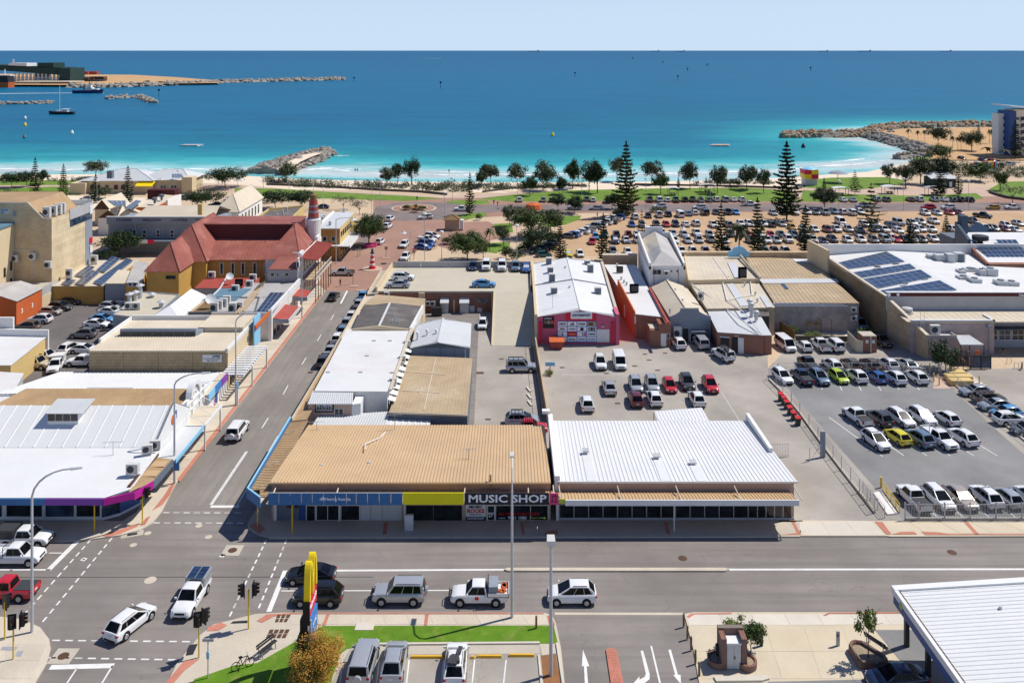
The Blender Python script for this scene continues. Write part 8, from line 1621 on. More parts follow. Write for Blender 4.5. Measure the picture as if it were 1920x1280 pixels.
for i,(x,w_,y)in enumerate(((1000,23,95.3),(1228,17,95.2),(1275,18,95.2),(1543,20,95.2),(1621,26,95.2),(1774,21,95.2))):
 Y=26000;s=w_*Y/F;p=AT(x,y,Y);p.z=SEA
 t=boat('cargo_ship',('leftmost' if i==0 else['','left of a pair of','right of a pair of','fourth from the left of the','largest and boxiest of the','rightmost of the'][i])+(' faint cargo ship on the horizon' if i in(0,)else ' cargo ships on the horizon'),'cargo ship',x,120,s,s*.12,14,'a8',[('bridge','a7',[(s*.36,s*.45,-s*.05,s*.05,10,48)]),('crane','a8',[(-s*.4+k*s*.18,-s*.37+k*s*.18,-8,8,10,30 if i==4 else 17)for k in range(4)])],AP='ships on the horizon');t.location=p
for i,(x,y,h_,l)in enumerate(((298,182,15,'dark harbour marker beyond the hooked breakwater'),(664,153,8,'thin marker pole off the end of the far breakwater'),(826,166,13,'tall dark channel marker in the middle of the sea'),(1078,143.5,8,'channel marker straight above the foreshore trees'),(1271,150.5,9,'channel marker below the pair of horizon ships'),(1289,134,6,'small channel marker above the previous one to its right'),(1326,125,5,'faint far channel marker near the middle right'),(1243,119,4,'faintest far marker below the pair of ships'),(1186,111.5,4,'faint far marker left of the pair of ships'),(1520,134,8,'broken double marker on the right half of the sea'))):
 p=G(x,y,SEA);s=p.y/F;t=AC('channel_marker',l,'marker',p,'channel markers');MB().cyl(p,p+Zv(h_*s),.7*s*.6,.5*s*.6,6).B('pile',W.b5,t);MB().bx(p.x-1.6*s,p.x+1.6*s,p.y-s,p.y+s,p.z+h_*s*.72,p.z+h_*s).B('topmark',W.b5,t)
for i,(x,y,m,l)in enumerate(((47,236,'d6','yellow buoy near the left edge of the bay'),(1036,255,'d6','yellow buoy in the middle of the bay'),(47,223,'a0','white buoy above the yellow one at the left'),(46,259,'a8','dark buoy low at the left of the bay'),(135,251,'a0','pale buoy between the yacht and the swimming platform'),(1506,277,'a6','dark speck buoy inside the cove'))):
 p=G(x,y,SEA);MB().L((p.x,p.y,SEA),[(.9,0),(1,.6),(.6,1.5),(.15,2.2)],10).B('buoy',AG[m],None,AV=p,AE=l,cat='buoy',AP='buoys')
for x,y,l in((358,273.5,'floating swimming platform at the left of the bay'),(1350,273.5,'floating swimming platform at the right of the bay')):
 p=G(x,y,SEA);t=AC('swim_platform',l,'platform',p,'swimming platforms');MB().X([p+AA(v)for v in((-5,-2.2,0),(4,-2.2,0),(5.4,2.2,0),(-3.4,2.2,0))],[p+AA(v)for v in((-5,-2.2,.6),(4,-2.2,.6),(5.4,2.2,.6),(-3.4,2.2,.6))]).B('deck',AG['f2' if x>900 else 'b0'],t);b=MB();[b.bx(p.x+dx-.5,p.x+dx+.5,p.y-2.3,p.y+2.2,SEA-.2,SEA+.25)for dx in(-4,0,4)];b.B('float',W.a0,t)
def lamp(x,yb,yt,AE,arm=None,r=.11,head='hood',far=True,yaw=0,z0=0):
 """pole from photo foot to photo top; arm = photo offset of the lamp head (same depth), None = post top"""
 p=G(x,yb,z0);s=p.y/F;h=(yb-yt)*s*1;t=AC('street_lamp',AE,'street lamp',p,'street lamps');top=AT(x,yt,p.y);top.x=p.x;r=max(r,.45*s)if far else r
 MB().cyl((p.x,p.y,z0),top,r,r*.7,8).B('pole',W.galv,t)
 if arm is None:
  MB().L((top.x,top.y,top.z-.1),[(.1,0),(.5,.15),(.42,.45),(.1,.55)],10).B('lamp_head',W.a0,t);return t
 e=AT(x+arm[0],yt+arm[1],p.y);b=MB();q=[top]
 for k in range(1,7):u=k/6;q.append(AA((lerp(top.x,e.x,u**1.6),p.y,lerp(top.z,e.z,1-(1-u)**1.8))))
 b.T(q,[r*.7]*4+[r*.55]*3,6);b.B('arm',W.galv,t);d=(q[-1]-q[-2]).normalized();b=MB().cyl(e-d*.2,e+d*.7,.13 if not far else.2,.09,6)
 if head=='hood':b=MB().L((e.x,e.y,e.z-.5),[(.75,0),(.25,.35),(.12,.6)],10)
 b.B('lamp_head',W.a1,t);return t
lamp(60,1187,930,'tall lamp pole at the near left corner, its curved arm over the white roof',(78,-52),.13,'flat',False)
t=lamp(327,908,722,'tall curved-arm lamp pole on the footpath by the magenta fascia',(55,-23),.13,'flat',False);b=MB();p=AT(329,873,92.4);b.bx(p.x-.05,p.x+.5,92.15,92.25,p.z-.4,p.z+.5);b.B('sign',W.d5,t)
t=lamp(442,760,603,'tall curved-arm lamp pole before the white pergola',(30,-16),.12,'flat',False);b=MB();p=AT(443,722,112.9);b.bx(p.x-.1,p.x+.4,112.7,112.78,p.z-.4,p.z+.4);b.B('sign',W.c4,t)
p=G(960,1157,.12);t=AC('street_lamp','tall lamp pole on the near footpath rising in front of the music shop','street lamp',p,'street lamps');MB().cyl(p,(p.x,p.y,10.6),.13,.09,10).B('pole',W.galv,t);MB().T([(p.x,p.y,10.5),(p.x,p.y+.25,11.3),(p.x,p.y+.9,12),(p.x,p.y+2.2,12.35)],.07,6).B('arm',W.galv,t);MB().bx(p.x-.16,p.x+.16,p.y+2.1,p.y+2.9,12.28,12.46).B('lamp_head',W.a1,t)
p=G(1033,1265,.15);t=AC('floodlight_pole','car park lamp pole with a boxy double floodlight in the soil strip','lamp pole',p);MB().cyl(p,(p.x,p.y,9.9),.15,.1,10).B('pole',W.galv,t);MB().S([(p.x-.32,p.y-.3,10.35),(p.x+.32,p.y-.3,10.35),(p.x+.28,p.y+.35,10.5),(p.x-.28,p.y+.35,10.5)],.38).B('floodlight',W.f6,t);MB().L((p.x,p.y,9.75),[(.12,0),(.26,.15),(.26,.3)],10).B('bracket',W.b7,t)
lamp(566,597,480,'lamp pole beside the small red awnings opposite the deck car park',(-10,-6),.11,'flat',False);lamp(630,495,412,'lamp pole with a hooded arm before the mustard corner building',(32,-4));lamp(598,470,438,'hooded lamp on a curved arm beside the striped tower',(14,-8))
for x,yb,yt,arm,l in((796,489,402,None,'tall thin pole behind the deck parapet between the blue cars'),(769,491,437,(-12,-4),'hooded lamp behind the deck parapet at the street edge'),(828,490,436,None,'slim pole behind the deck parapet by the low bush'),(833.5,404,362,None,'lamp pole at the right of the roundabout'),(848,383,335,None,'lamp pole above the roundabout on the seat wall'),(128,367,334,(10,-4),'curved lamp on the left lawn'),(182,381,340,None,'pole before the left end of the foreshore hall'),(297,363,336,(6,-2),'lamp before the middle of the foreshore hall'),(334,361,321,None,'lamp before the right end of the foreshore hall'),(445,368,338,(6,-3),'curved lamp at the start of the long lawn'),(494,354,334,None,'short lamp above the seat wall by the groyne'),(542,355,334,None,'short lamp on the long lawn path'),(606,396,345,None,'lamp pole beside the leafless trees, left'),(697,401,342,None,'lamp pole at the left of the roundabout'),(713,384,338,None,'lamp pole on the long lawn above the roundabout'),(970,389,335,None,'lamp pole at the left end of the beach road'),(1063,403,352,None,'pole between the two umbrella trees'),(1091,366,333,None,'lamp on the tree lawn beside the dark pair'),(1211,393,336,None,'lamp pole right of the giant pine'),(1332,393,338,None,'lamp pole behind the orange kayak car'),(1573,396,340,None,'lamp pole right of the clipped round tree'),(1694,394,336,None,'brown lamp pole left of the red car on the beach road'),(1816,394,340,None,'brown lamp pole behind the black car on the beach road'),(1783,257,228,None,'tall bare pole on the sandy headland'),(1276,468,426,(5,-1),'lamp pole in the gravel car park above the white parapet'),(1579,462,424,None,'lamp pole in the gravel car park behind the solar parapet'),(969,487,424,None,'double-hooded lamp at the corner of the deck parapet')):lamp(x,yb,yt,l,arm,.07)
def signal(x,yb,heads,AE,h=3.3):
 p=G(x,yb,.12);t=AC('traffic_signal',AE,'traffic light',p,'traffic signals');MB().cyl(p,p+Zv(h-.3),.065,.065,8).B('post',W.f0,t)
 for dx,dy,rz in heads:
  c=p+AA((dx,dy,h-.35));f=MB();f.box((c.x,c.y,c.z),(.62,.06,1.15),rz);bd=f.B('backing_board',W.black,t);m=MB();m.box((c.x+math.sin(rz)*.16,c.y-math.cos(rz)*.16,c.z),(.3,.26,.95),rz);m.B('housing',W.a6,t)
  for k,mm in enumerate(('d8','yellow_paint','d2')):
   q=AA((c.x+math.sin(rz)*.3,c.y-math.cos(rz)*.3,c.z+.3-.3*k));d=AA((math.sin(rz),-math.cos(rz),0));v=MB();v.cyl(q-d*.04,q+d*.02,.1,.1,10);v.B('lens',AG[mm],t);v=MB();v.cyl(q+d*0+Zv(.1),q+d*.2+Zv(.1),.12,.1,8);v.B('visor',W.black,t)
for a in((9,1198,[(0,0,2.6)],'traffic light at the left frame edge beside the red pickup',3.3),(25,1235,[(-.05,-.1,.2),(.5,.1,1.8)],'traffic light nearest the eye on the near left corner',3.3),(373,1232,[(-.1,0,.3),(.25,.35,2.5)],'traffic light by the brick ramp in front of the bench',3.3),(466,1178,[(-.35,0,-1.2),(.35,.1,1.6)],'double traffic light by the dark sedan on the near corner',3.5),(177,997,[(0,.1,2.9)],'traffic light in the shade under the blue fascia',3.3),(267,981,[(-.25,0,.2),(.2,.2,1.9)],'traffic light on the corner below the magenta fascia',3.3),(483,985,[(-.1,0,.1)],'traffic light in front of the blue corner awning',3.3),(548,999,[(-.25,.1,2.9),(.3,.1,2)],'traffic light before the dark blue shop window',3.3)):signal(*a)
p=G(390,1270,.14);t=AC('street_sign','grey street name blade on a thin pole at the lawn edge','street sign',p);MB().cyl(p,p+Zv(2.9),.045,.045,7).B('pole',W.galv,t);MB().bx(p.x-.42,p.x+.42,p.y-.02,p.y+.02,2.85,3.05).B('blade',W.b7,t);MB().bx(p.x-.1,p.x+.1,p.y-.08,p.y+.02,1.6,2.1).B('button_box',W.c4,t)
t=AC('burger_sign','tall pylon sign with yellow arches over red and blue boards','pylon sign',(-15.2,64.5,.15));X0,X1=-15.45,-15
def arch_m(yc,Ah,z0,zt,wd=.27,mat='d6'):
 n=16;b=MB();P=lambda ro,i:(yc-(Ah-ro)*math.cos(math.pi*i/n),z0+(zt-z0-ro*1.2)*math.sin(math.pi*i/n)**.82)
 for i in range(n):
  a,c,d,e=P(wd,i),P(0,i),P(0,i+1),P(wd,i+1);b.X([(X0,*a),(X1,*a),(X1,*c),(X0,*c)],[(X0,*e),(X1,*e),(X1,*d),(X0,*d)])
 return b.B('arch',AG[mat],t)
arch_m(63.95,.63,6.05,8.75);arch_m(65.1,.63,6.05,8.75)
AB(t,'red_board',-15.4,-15.05,63.3,65.75,4.75,6.04,'c7');AB(t,'board_end',-15.5,-14.98,63.2,63.29,4.4,6.1,'black');AR(t,"McDonald's",(-15.04,64.55,5.4),.52,W.a9,u=(0,1,0),Ae=.012,AO=2.2);AB(t,'column',-15.75,-15.3,63.35,64,.15,4.7,'black')
AB(t,'blue_board',-15.12,-14.95,63.6,65.6,2.9,4.55,'d5');AB(t,'board_end',-15.16,-14.93,63.5,63.59,2.85,4.6,'a1');AR(t,'24 HRS',(-14.93,64.6,3.8),.4,W.a9,u=(0,1,0),AO=1.1)
AB(t,'lower_cabinet',-15.85,-14.95,63,63.9,.15,3.4,'black');AB(t,'lower_board',-14.95,-14.85,63.05,64.9,.6,3.3,'a7');AB(t,'cap',-15.9,-14.9,62.95,63.95,3.4,3.5,'b2')
t=AC('canopy','large white ribbed canopy roof on dark posts at the bottom right','canopy',(35,62,0));zx=lambda x:5+(x-29.8)*.062
xa,xb,ya,yb_=30.15,70,50,66.5
MB().R((xa,ya,zx(xa)),(xa,yb_-.3,zx(xa)),(xb,yb_-.3,zx(xb)),(xb,ya,zx(xb)),.42,-.045,.09).B('roof',W.b8,t)
MB().X([(xa,ya,zx(xa)-.4),(xb,ya,zx(xb)-.4),(xb,yb_-.3,zx(xb)-.4),(xa,yb_-.3,zx(xa)-.4)],[(xa,ya,zx(xa)-.12),(xb,ya,zx(xb)-.12),(xb,yb_-.3,zx(xb)-.12),(xa,yb_-.3,zx(xa)-.12)]).B('ceiling',W.b0,t)
AB(t,'gutter',29.98,30.14,ya,yb_-.3,4.75,5,'c3');AB(t,'fascia',29.68,29.96,ya,yb_+.3,4.62,5.12,'a0');AB(t,'lower_fascia',29.72,29.9,ya,yb_,3.95,4.6,'e5')
MB().X([(29.7,yb_-.28,4.6),(xb,yb_-.28,zx(xb)-.4),(xb,yb_+.3,zx(xb)-.4),(29.7,yb_+.3,4.6)],[(29.7,yb_-.28,5.14),(xb,yb_-.28,zx(xb)+.14),(xb,yb_+.3,zx(xb)+.14),(29.7,yb_+.3,5.14)]).B('fascia',W.a0,t)
AR(t,'CALTEX',(29.71,61,4.28),.42,W.a9,u=(0,-1,0),AO=2)if False else None
for(x,y)in((1700,1210),(1740,1266)):p=G(x,y,.12);MB().bx(p.x-.16,p.x+.16,p.y-.16,p.y+.16,.1,4.7).B('post',W.b2,t)
MB().cyl((36.4,63.6,5.35),(36.4,63.6,5.6),.12,.12,8).B('vent',W.galv,t);MB().box((29.66,65.1,4.6),(.06,.35,.45)).B('badge',W.lime,t)
t=AC('brick_planter','long rounded red brick planter with bark and a young tree','planter',G(1628,1240));px=[(1591,1209),(1594,1203),(1601,1200),(1615,1202),(1640,1217),(1660,1230),(1665,1236),(1662,1241),(1640,1243),(1615,1242),(1608,1238)]
P=[G(x,y,.62)for x,y in px];c=sum(P,AA())/len(P);I=[v.lerp(c,.17)for v in P];n=len(P);b=MB()
for i in range(n):a,d,e,f=P[i],P[(i+1)%n],I[(i+1)%n],I[i];lo=lambda v:AA((v.x,v.y,.1));b.X([lo(a),lo(d),lo(e),lo(f)],[a,d,e,f])
b.B('brick_wall',W.e3,t);MB().poly([AA((v.x,v.y,.5))for v in I]).B('bark_mulch',W.mulch,t)
b=MB()
for i in range(n):a,d=P[i].lerp(I[i],.5),P[(i+1)%n].lerp(I[(i+1)%n],.5);b.T([a+Zv(.03),d+Zv(.03)],.12,5)
b.B('coping',W.e3,t)
def bench(a,c,AE,mat='b2',leg='b7'):
 a,c=AA(a),AA(c);t=AC('bench',AE,'bench',(a+c)/2);d=(c-a).normalized();n=d.cross(Zv(1))
 for k in range(3):b=MB();o=n*(.12+.13*k)+Zv(.45);b.X([a+o-n*.05,c+o-n*.05,c+o+n*.05,a+o+n*.05],[v+Zv(.04)for v in(a+o-n*.05,c+o-n*.05,c+o+n*.05,a+o+n*.05)]);b.B('slat',AG[mat],t)
 for k in range(2):b=MB();o=Zv(.62+.17*k)-n*.05*k;b.X([a+o-n*.03,c+o-n*.03,c+o+n*.03,a+o+n*.03],[v+Zv(.12)for v in(a+o-n*.03,c+o-n*.03,c+o+n*.03,a+o+n*.03)]);b.B('backrest_slat',AG[mat],t)
 for u in(.12,.88):b=MB();m=a.lerp(c,u);b.T([m+n*.45,m+n*.4+Zv(.45),m+Zv(.45),m-n*.08+Zv(.95)],.04,5);b.T([m+Zv(0),m+Zv(.45)],.04,5);b.B('leg',AG[leg],t)
bench(G(481,1233,.14),G(513,1208,.14),'black slatted bench facing the verge on the near corner');bench(G(1661,1230,.12),G(1620,1203,.12),'black bench along the brick planter')
t=AC('utility_cabinet','brick-framed utility cabinet with grey double doors on the forecourt','cabinet',G(1376,1257));Y=GY(1256,.1);xa,xb=xpx(1353,Y),xpx(1401,Y)
AB(t,'brick_pier',xa,xa+.4,Y,Y+1.3,.1,2.45,'e3');AB(t,'brick_pier',xb-.4,xb,Y,Y+1.3,.1,2.45,'e3');AB(t,'brick_back',xa,xb,Y+1.05,Y+1.45,.1,2.6,'e3');AB(t,'top',xa+.41,xb-.41,Y+.05,Y+1.04,1.95,2.1,'a0')
for k in range(2):w_=(xb-xa-.86)/2;d=AB(t,'door',xa+.43+k*w_,xa+.43+(k+1)*w_-.02,Y+.06,Y+.14,.15,1.93,'a7' if False else 'a1');AB(d,'handle',xa+.4+(w_ if k==0 else w_+.08),xa+.44+(w_ if k==0 else w_+.08),Y+.03,Y+.06,.9,1.15,'b2')
for x,y,l in((1345,1243,'round brick planter left of the utility cabinet'),(1400,1248,'round brick planter right of the utility cabinet')):p=G(x,y,.1);tt=AC('round_planter',l,'planter',p);MB().L((p.x,p.y,.1),[(.75,0),(.78,.5),(.6,.52),(.58,.4),(.01,.4)],16).B('wall',W.e3,tt);MB().L((p.x,p.y,.5),[(.57,0),(.01,.04)],14).B('soil',W.mulch,tt)
b=MB();p=G(1347,1226,.6);b.L((p.x,p.y,.62),[(.22,0),(.25,.7),(.18,.75)],12);b.B('bin',W.b2,None,AE='small dark bin beside the left round planter',cat='bin')
for i,(x,y)in enumerate(((1282,1173),(1289,1196),(1296,1217),(1304,1242),(1311,1266))):p=G(x,y,.1);b=MB().cyl(p,p+Zv(1),.09,.085,8);b.cyl(p+Zv(1),p+Zv(1.04),.08,.03,8);b.B('bollard',W.b9,None,AV=p,AE=('timber bollard nearest the road at the driveway edge','second timber bollard from the road along the driveway','middle timber bollard along the driveway','fourth timber bollard from the road along the driveway','timber bollard farthest from the road along the driveway')[i],cat='bollard',AP='timber bollards')
p=G(1005.5,1177,.14);MB().cyl(p,p+Zv(1),.09,.085,8).B('bollard',W.b9,None,AV=p,AE='lone timber bollard on the verge lawn by the floodlight pole',cat='bollard')
p=G(1428,1210,.1);MB().L(tuple(p),[(.12,0),(.12,.95),(.13,.97),(.13,1.1),(.05,1.12)],10).B('bollard',W.d2,None,AV=p,AE='green and white post right of the utility cabinet',cat='post')
p=G(1571,1210,.1);t=AC('direction_sign','slim grey totem sign with a dark arrow on the forecourt','sign',p);MB().bx(p.x-.13,p.x+.13,p.y-.06,p.y+.06,.1,1.25).B('panel',W.b7,t);MB().add([p+AA((-.1,-.07,.95)),p+AA((.1,-.07,.85)),p+AA((-.1,-.07,.75))],[(0,1,2)]).B('arrow',W.b5,t)
b=MB();P=[G(x,y,.1)for x,y in((1338,1270),(1438,1268),(1443,1274),(1430,1278),(1343,1279))];b.P([(v.x,v.y)for v in P],.05,.24);b.B('garden_kerb',W.e0,fore)
for i,(x0,x1,y)in enumerate(((770,832,1234),(882,890,1234.5),(894,941,1233),(954,1002,1231))):a,c=G(x0,y,.16),G(x1,y,.16);MB().X([a,c,c+AA((0,.22,0)),a+AA((0,.22,0))],[v+Zv(.16)for v in(a+AA((.05,.03,0)),c+AA((-.05,.03,0)),c+AA((-.05,.19,0)),a+AA((.05,.19,0)))]).B('wheel_stop',W.yellow_paint,None,AV=a,AE=('yellow wheel stop in the empty bay next to the silver SUV','short yellow wheel stop end showing beside the loaded wagon','yellow wheel stop right of the loaded wagon','yellow wheel stop nearest the floodlight pole')[i],cat='wheel stop',AP='wheel stops')
def bicycle(p,rz,AE):
 t=AC('bicycle',AE,'bicycle',p,None,rz);t.rotation_euler=(0,0,rz);ORG[t.name]=Zv(0)
 for x in(-.52,.52):
  b=MB();n=14
  for i in range(n):a0,a1=2*math.pi*i/n,2*math.pi*(i+1)/n;b.cyl((x+.33*math.cos(a0),0,.34+.33*math.sin(a0)),(x+.33*math.cos(a1),0,.34+.33*math.sin(a1)),.03,.03,4)
  w_=b.B('wheel',W.h0,t)
 b=MB().T([(-.52,0,.34),(-.15,0,.85),(.38,0,.88),(.52,0,.34)],.035,5);b.T([(-.15,0,.85),(-.02,0,.3),(.38,0,.88)],.035,5);b.T([(-.52,0,.34),(-.02,0,.3)],.03,5);b.B('frame',W.a6,t);MB().T([(.36,-.28,1.02),(.38,0,.95),(.36,.28,1.02)],.03,5).B('handlebar',W.b7,t);MB().bx(-.3,-.04,-.08,.08,.9,.97).B('saddle',W.black,t)
bicycle(G(455,1253,.15),.5,'bicycle parked on the grass below the black bench');bicycle(G(1916,692),.9,'bicycle at the metal hoops by the right frame edge')
for x,y,l in((1892,681,'metal cycle hoop nearer the pink block wall'),(1906,690,'metal cycle hoop next to the bicycle')):p=G(x,y);MB().T([p+AA((-.35,0,0)),p+AA((-.3,0,.85)),p+AA((.3,0,.85)),p+AA((.35,0,0))],.04,6).B('cycle_hoop',W.galv,None,AV=p,AE=l,cat='cycle rack')
def Ar(AE,px,h,ppx,mesh=.45,kerb=None,z0=0):
 P=[G(x,y,z0)for x,y in px];t=AC('mesh_fence',AE,'fence',P[0]);posts=[G(x,y,z0)for x,y in ppx]
 for p in posts:MB().cyl(p,p+Zv(h),.045,.04,6).B('post',W.galv,t)
 for z in(h-.03,):MB().T([p+Zv(z)for p in P],.03,5).B('rail',W.galv,t)
 b=MB()
 for p,r in zip(P,P[1:]):
  L=(r-p).length;n=max(1,int(L/mesh))
  for i in range(n):a,c=p.lerp(r,i/n),p.lerp(r,min(1,(i+2)/n));b.T([a+Zv(.08),c+Zv(h)],.007,3);b.T([c+Zv(.08),a+Zv(h)],.007,3)
  for z in(.08,h*.5):b.T([p+Zv(z),r+Zv(z)],.01,3)
 b.B('wire_mesh',W.galv,t,AH='stuff')
 if kerb:
  b=MB()
  for p,r in zip(P,P[1:]):n=(r-p).normalized().cross(Zv(1))*.12;b.X([p-n,r-n,r+n,p+n],[v+Zv(kerb)for v in(p-n,r-n,r+n,p+n)])
  b.B('kerb',W.c2,t)
line=[(1442,712),(1468,738),(1500,776),(1534,823),(1546,840),(1578,882),(1612,925),(1640,962)]
Ar('long mesh fence down the left side of the raised car park',line,1.65,line+[(1455,725),(1484,757),(1517,799),(1562,861),(1595,904),(1626,944)],.4,.25)
Ar('rear mesh fence with a bright top rail behind the top car row',[(1445,711),(1458,701),(1762,700)],1.6,[(1458,701),(1491,701),(1524,701),(1557,701),(1592,701),(1625,701),(1660,701),(1694,701),(1728,701),(1762,700)],.6)
line=[(1776,712),(1796,727),(1832,756),(1868,784),(1905,814),(1960,858)];Ar('sloping mesh fence down the right side of the raised car park',line,1.5,line+[(1814,741),(1850,770),(1886,799)],.4,.22)
b=MB();pts=[G(x,y,.02)for x,y in((1780,726),(1800,727),(1966,866),(1935,866))];AJ('paved_strip',[AA((v.x,v.y,.022))for v in pts],W.g0,'structure')
t=AC('palisade_fence','grey paling fence along the footpath in front of the front car row','fence',G(1700,976));Y=GY(976);xa,xb=xpx(1697,Y),66
for x in(1697,1723,1771,1819,1868,1916):X=xpx(x,Y);MB().bx(X-.05,X+.05,Y-.05,Y+.05,0,1.85).B('post',W.b7,t)
for z in(.25,1.6):AB(t,'rail',xa,xb,Y-.03,Y+.02,z,z+.06,'b7')
b=MB();X=xa
while X<xb:b.bx(X-.016,X+.016,Y-.045,Y-.02,.12,1.78);X+=.155
b.B('palings',W.b7,t,AH='stuff');AB(t,'kerb',xa,xb,Y-.12,Y+.15,0,.3,'c2')
t=AC('yard_gate','tall dark gate post with an open mesh gate leaf by the driveway fence','gate',G(1543,858));p=G(1543,857);MB().bx(p.x-.3,p.x+.25,p.y-.12,p.y+.12,0,3).B('post',W.a7,t);b=MB();a,c=G(1518,865),G(1540,858);b.T([a,a+Zv(1.6),c+Zv(1.6),c],.04,5);b.T([a,c],.04,5);b.T([a,c+Zv(1.6)],.02,4);b.B('leaf',W.galv,t)
t=AC('ramp_rail','yellow handrail beside the pale pedestrian ramp at the car park corner','handrail',G(1652,915));a,c=G(1652,914),G(1687,962);MB().cyl(a,a+Zv(1.15),.11,.11,8).B('bollard',W.f0,t);b=MB()
for z in(.12,.55,.95):b.T([a.lerp(c,.08)+Zv(z),c+Zv(z)],.045,5)
b.B('rail',W.f0,t)
for u in(.3,.55,.8,1):b=MB();q=a.lerp(c,u);b.cyl(q,q+Zv(.97),.04,.04,6);b.B('post',W.f0,t)
MB().P([(v.x,v.y)for v in(G(1637,926),G(1650,922),G(1684,964),G(1664,966))],0,.14).B('ramp_slab',W.c0,None,AH='structure')
Ar('low grey railing on the near side of the pedestrian ramp',[(1618,922),(1659,971)],1.2,[(1618,922),(1632,938),(1646,955),(1659,971)],.3)
for i,(x,y)in enumerate(((1464,751),(1470,758),(1475,766),(1481,777),(1488,787),(1496,797))):p=G(x,y);t=AC('wheelie_bin',f'{ORD[i]} red-lidded bin from the far end of the fence row','bin',p,'bins along the mesh fence');MB().X([p+AA(v)for v in((-.24,-.26,.05),(.24,-.26,.05),(.24,.26,.05),(-.24,.26,.05))],[p+AA(v)for v in((-.3,-.34,.95),(.3,-.34,.95),(.3,.34,.95),(-.3,.34,.95))]).B('body',W.bin_green,t);MB().S([p+AA(v)for v in((-.33,-.38,1),(.33,-.38,1),(.33,.38,1.1),(-.33,.38,1.1))],.1).B('lid',W.bin_red,t);MB().cyl(p+AA((-.25,.3,.1)),p+AA((.25,.3,.1)),.1,.1,8).B('wheel',W.h0,t)
for i,(x,y)in enumerate(((1409,661),(1416,662),(1428,657),(1437,657))):p=G(x,y);t=AC('wheelie_bin',f'{ORD[i]} dark green bin from the brick workshop doors','bin',p,'bins by the brick workshop');MB().X([p+AA(v)for v in((-.3,-.3,.05),(.3,-.3,.05),(.3,.3,.05),(-.3,.3,.05))],[p+AA(v)for v in((-.4,-.4,1.1),(.4,-.4,1.1),(.4,.4,1.1),(-.4,.4,1.1))]).B('body',W.bin_green,t);MB().S([p+AA(v)for v in((-.42,-.44,1.15),(.42,-.44,1.15),(.42,.44,1.25),(-.42,.44,1.25))],.1).B('lid',W.a6,t)
for i,(x,y)in enumerate(((1751,715),(1761,722),(1836,720),(1743,697))):p=G(x,y);MB().cyl(p,p+Zv(1.2),.09,.09,8).B('bollard',W.f0,None,AV=p,AE=('yellow bollard beside the last white SUV of the top row','yellow bollard on the hatched paving','yellow bollard at the end of the stepped planters','short yellow bollard by the rear fence end')[i],cat='bollard',AP='yellow bollards')
Ar('small tube railing round the stair head by the rear fence',[(1745,699),(1764,699),(1775,706)],1.1,[(1745,699),(1754,699),(1764,699),(1775,706)],.5)
p=G(1031.5,700);t=AC('parking_sign','small pale blue sign board on a red post in the open lot','sign',p);MB().cyl(p,p+Zv(1.3),.06,.06,6).B('post',W.c7,t);MB().bx(p.x-.7,p.x+.7,p.y-.05,p.y+.05,1.1,1.65).B('board',W.c4,t)
p=G(698,504);t=AC('lighthouse_model','small red and white striped lighthouse in the brick street','monument',p);pr=[(0,.62),(.55,.62),(.56,.55),(1.2,.5),(1.9,.44),(2.6,.38),(3.3,.33),(3.35,.5),(3.5,.5)]
for i in range(6):z0,z1=.25+i*.52,.25+(i+1)*.52;MB().L((p.x,p.y,0),[(.66-.06*i,z0),(.66-.06*(i+1),z1-.003)],14).B('band',AG[('d8','a0')[i%2]],t)
MB().L((p.x,p.y,0),[(.85,0),(.8,.25)],14).B('base',W.d8,t);MB().L((p.x,p.y,3.37),[(.5,0),(.5,.12),(.25,.14),(.25,.7),(.3,.72),(.05,1.05)],12).B('lantern',W.d2,t);MB().L((p.x,p.y,0),[(2.2,0),(2.2,.1),(.9,.1)],24).B('kerb_ring',W.f2,t)
p=G(694,462);MB().L((p.x,p.y,0),[(1.7,0),(1.7,.55),(1.3,.55),(1.3,.3),(.1,.3)],18).B('ring_wall',W.g3,None,AV=p,AE='pink-red ring wall round the foot of the clipped tree',cat='planter')
for i,(x,y,w_)in enumerate(((664,537,14),(724,484,14),(676,545,10))):p=G(x,y);MB().box((p.x,p.y,.06),(1.6,.8,.12)).B('traffic_island',W.f2,None,AH='structure')
for i,(x,yb,hh,l)in enumerate(((662,533,3,'thin sign pole on the island before the striped lighthouse'),(671,482,2,'short white post on the path by the clipped tree'),(675,480,2,'second short post on the path by the clipped tree'),(724,482,2.4,'sign post on the island behind the lighthouse'),(776,487,2.2,'dark post behind the deck parapet'))):p=G(x,yb);b=MB().cyl(p,p+Zv(hh),.08,.08,6);(b.bx(p.x-.35,p.x+.35,p.y-.05,p.y,hh-.7,hh)if hh>2 else None);b.B('sign_post',W.d4,None,AV=p,AE=l,cat='post')
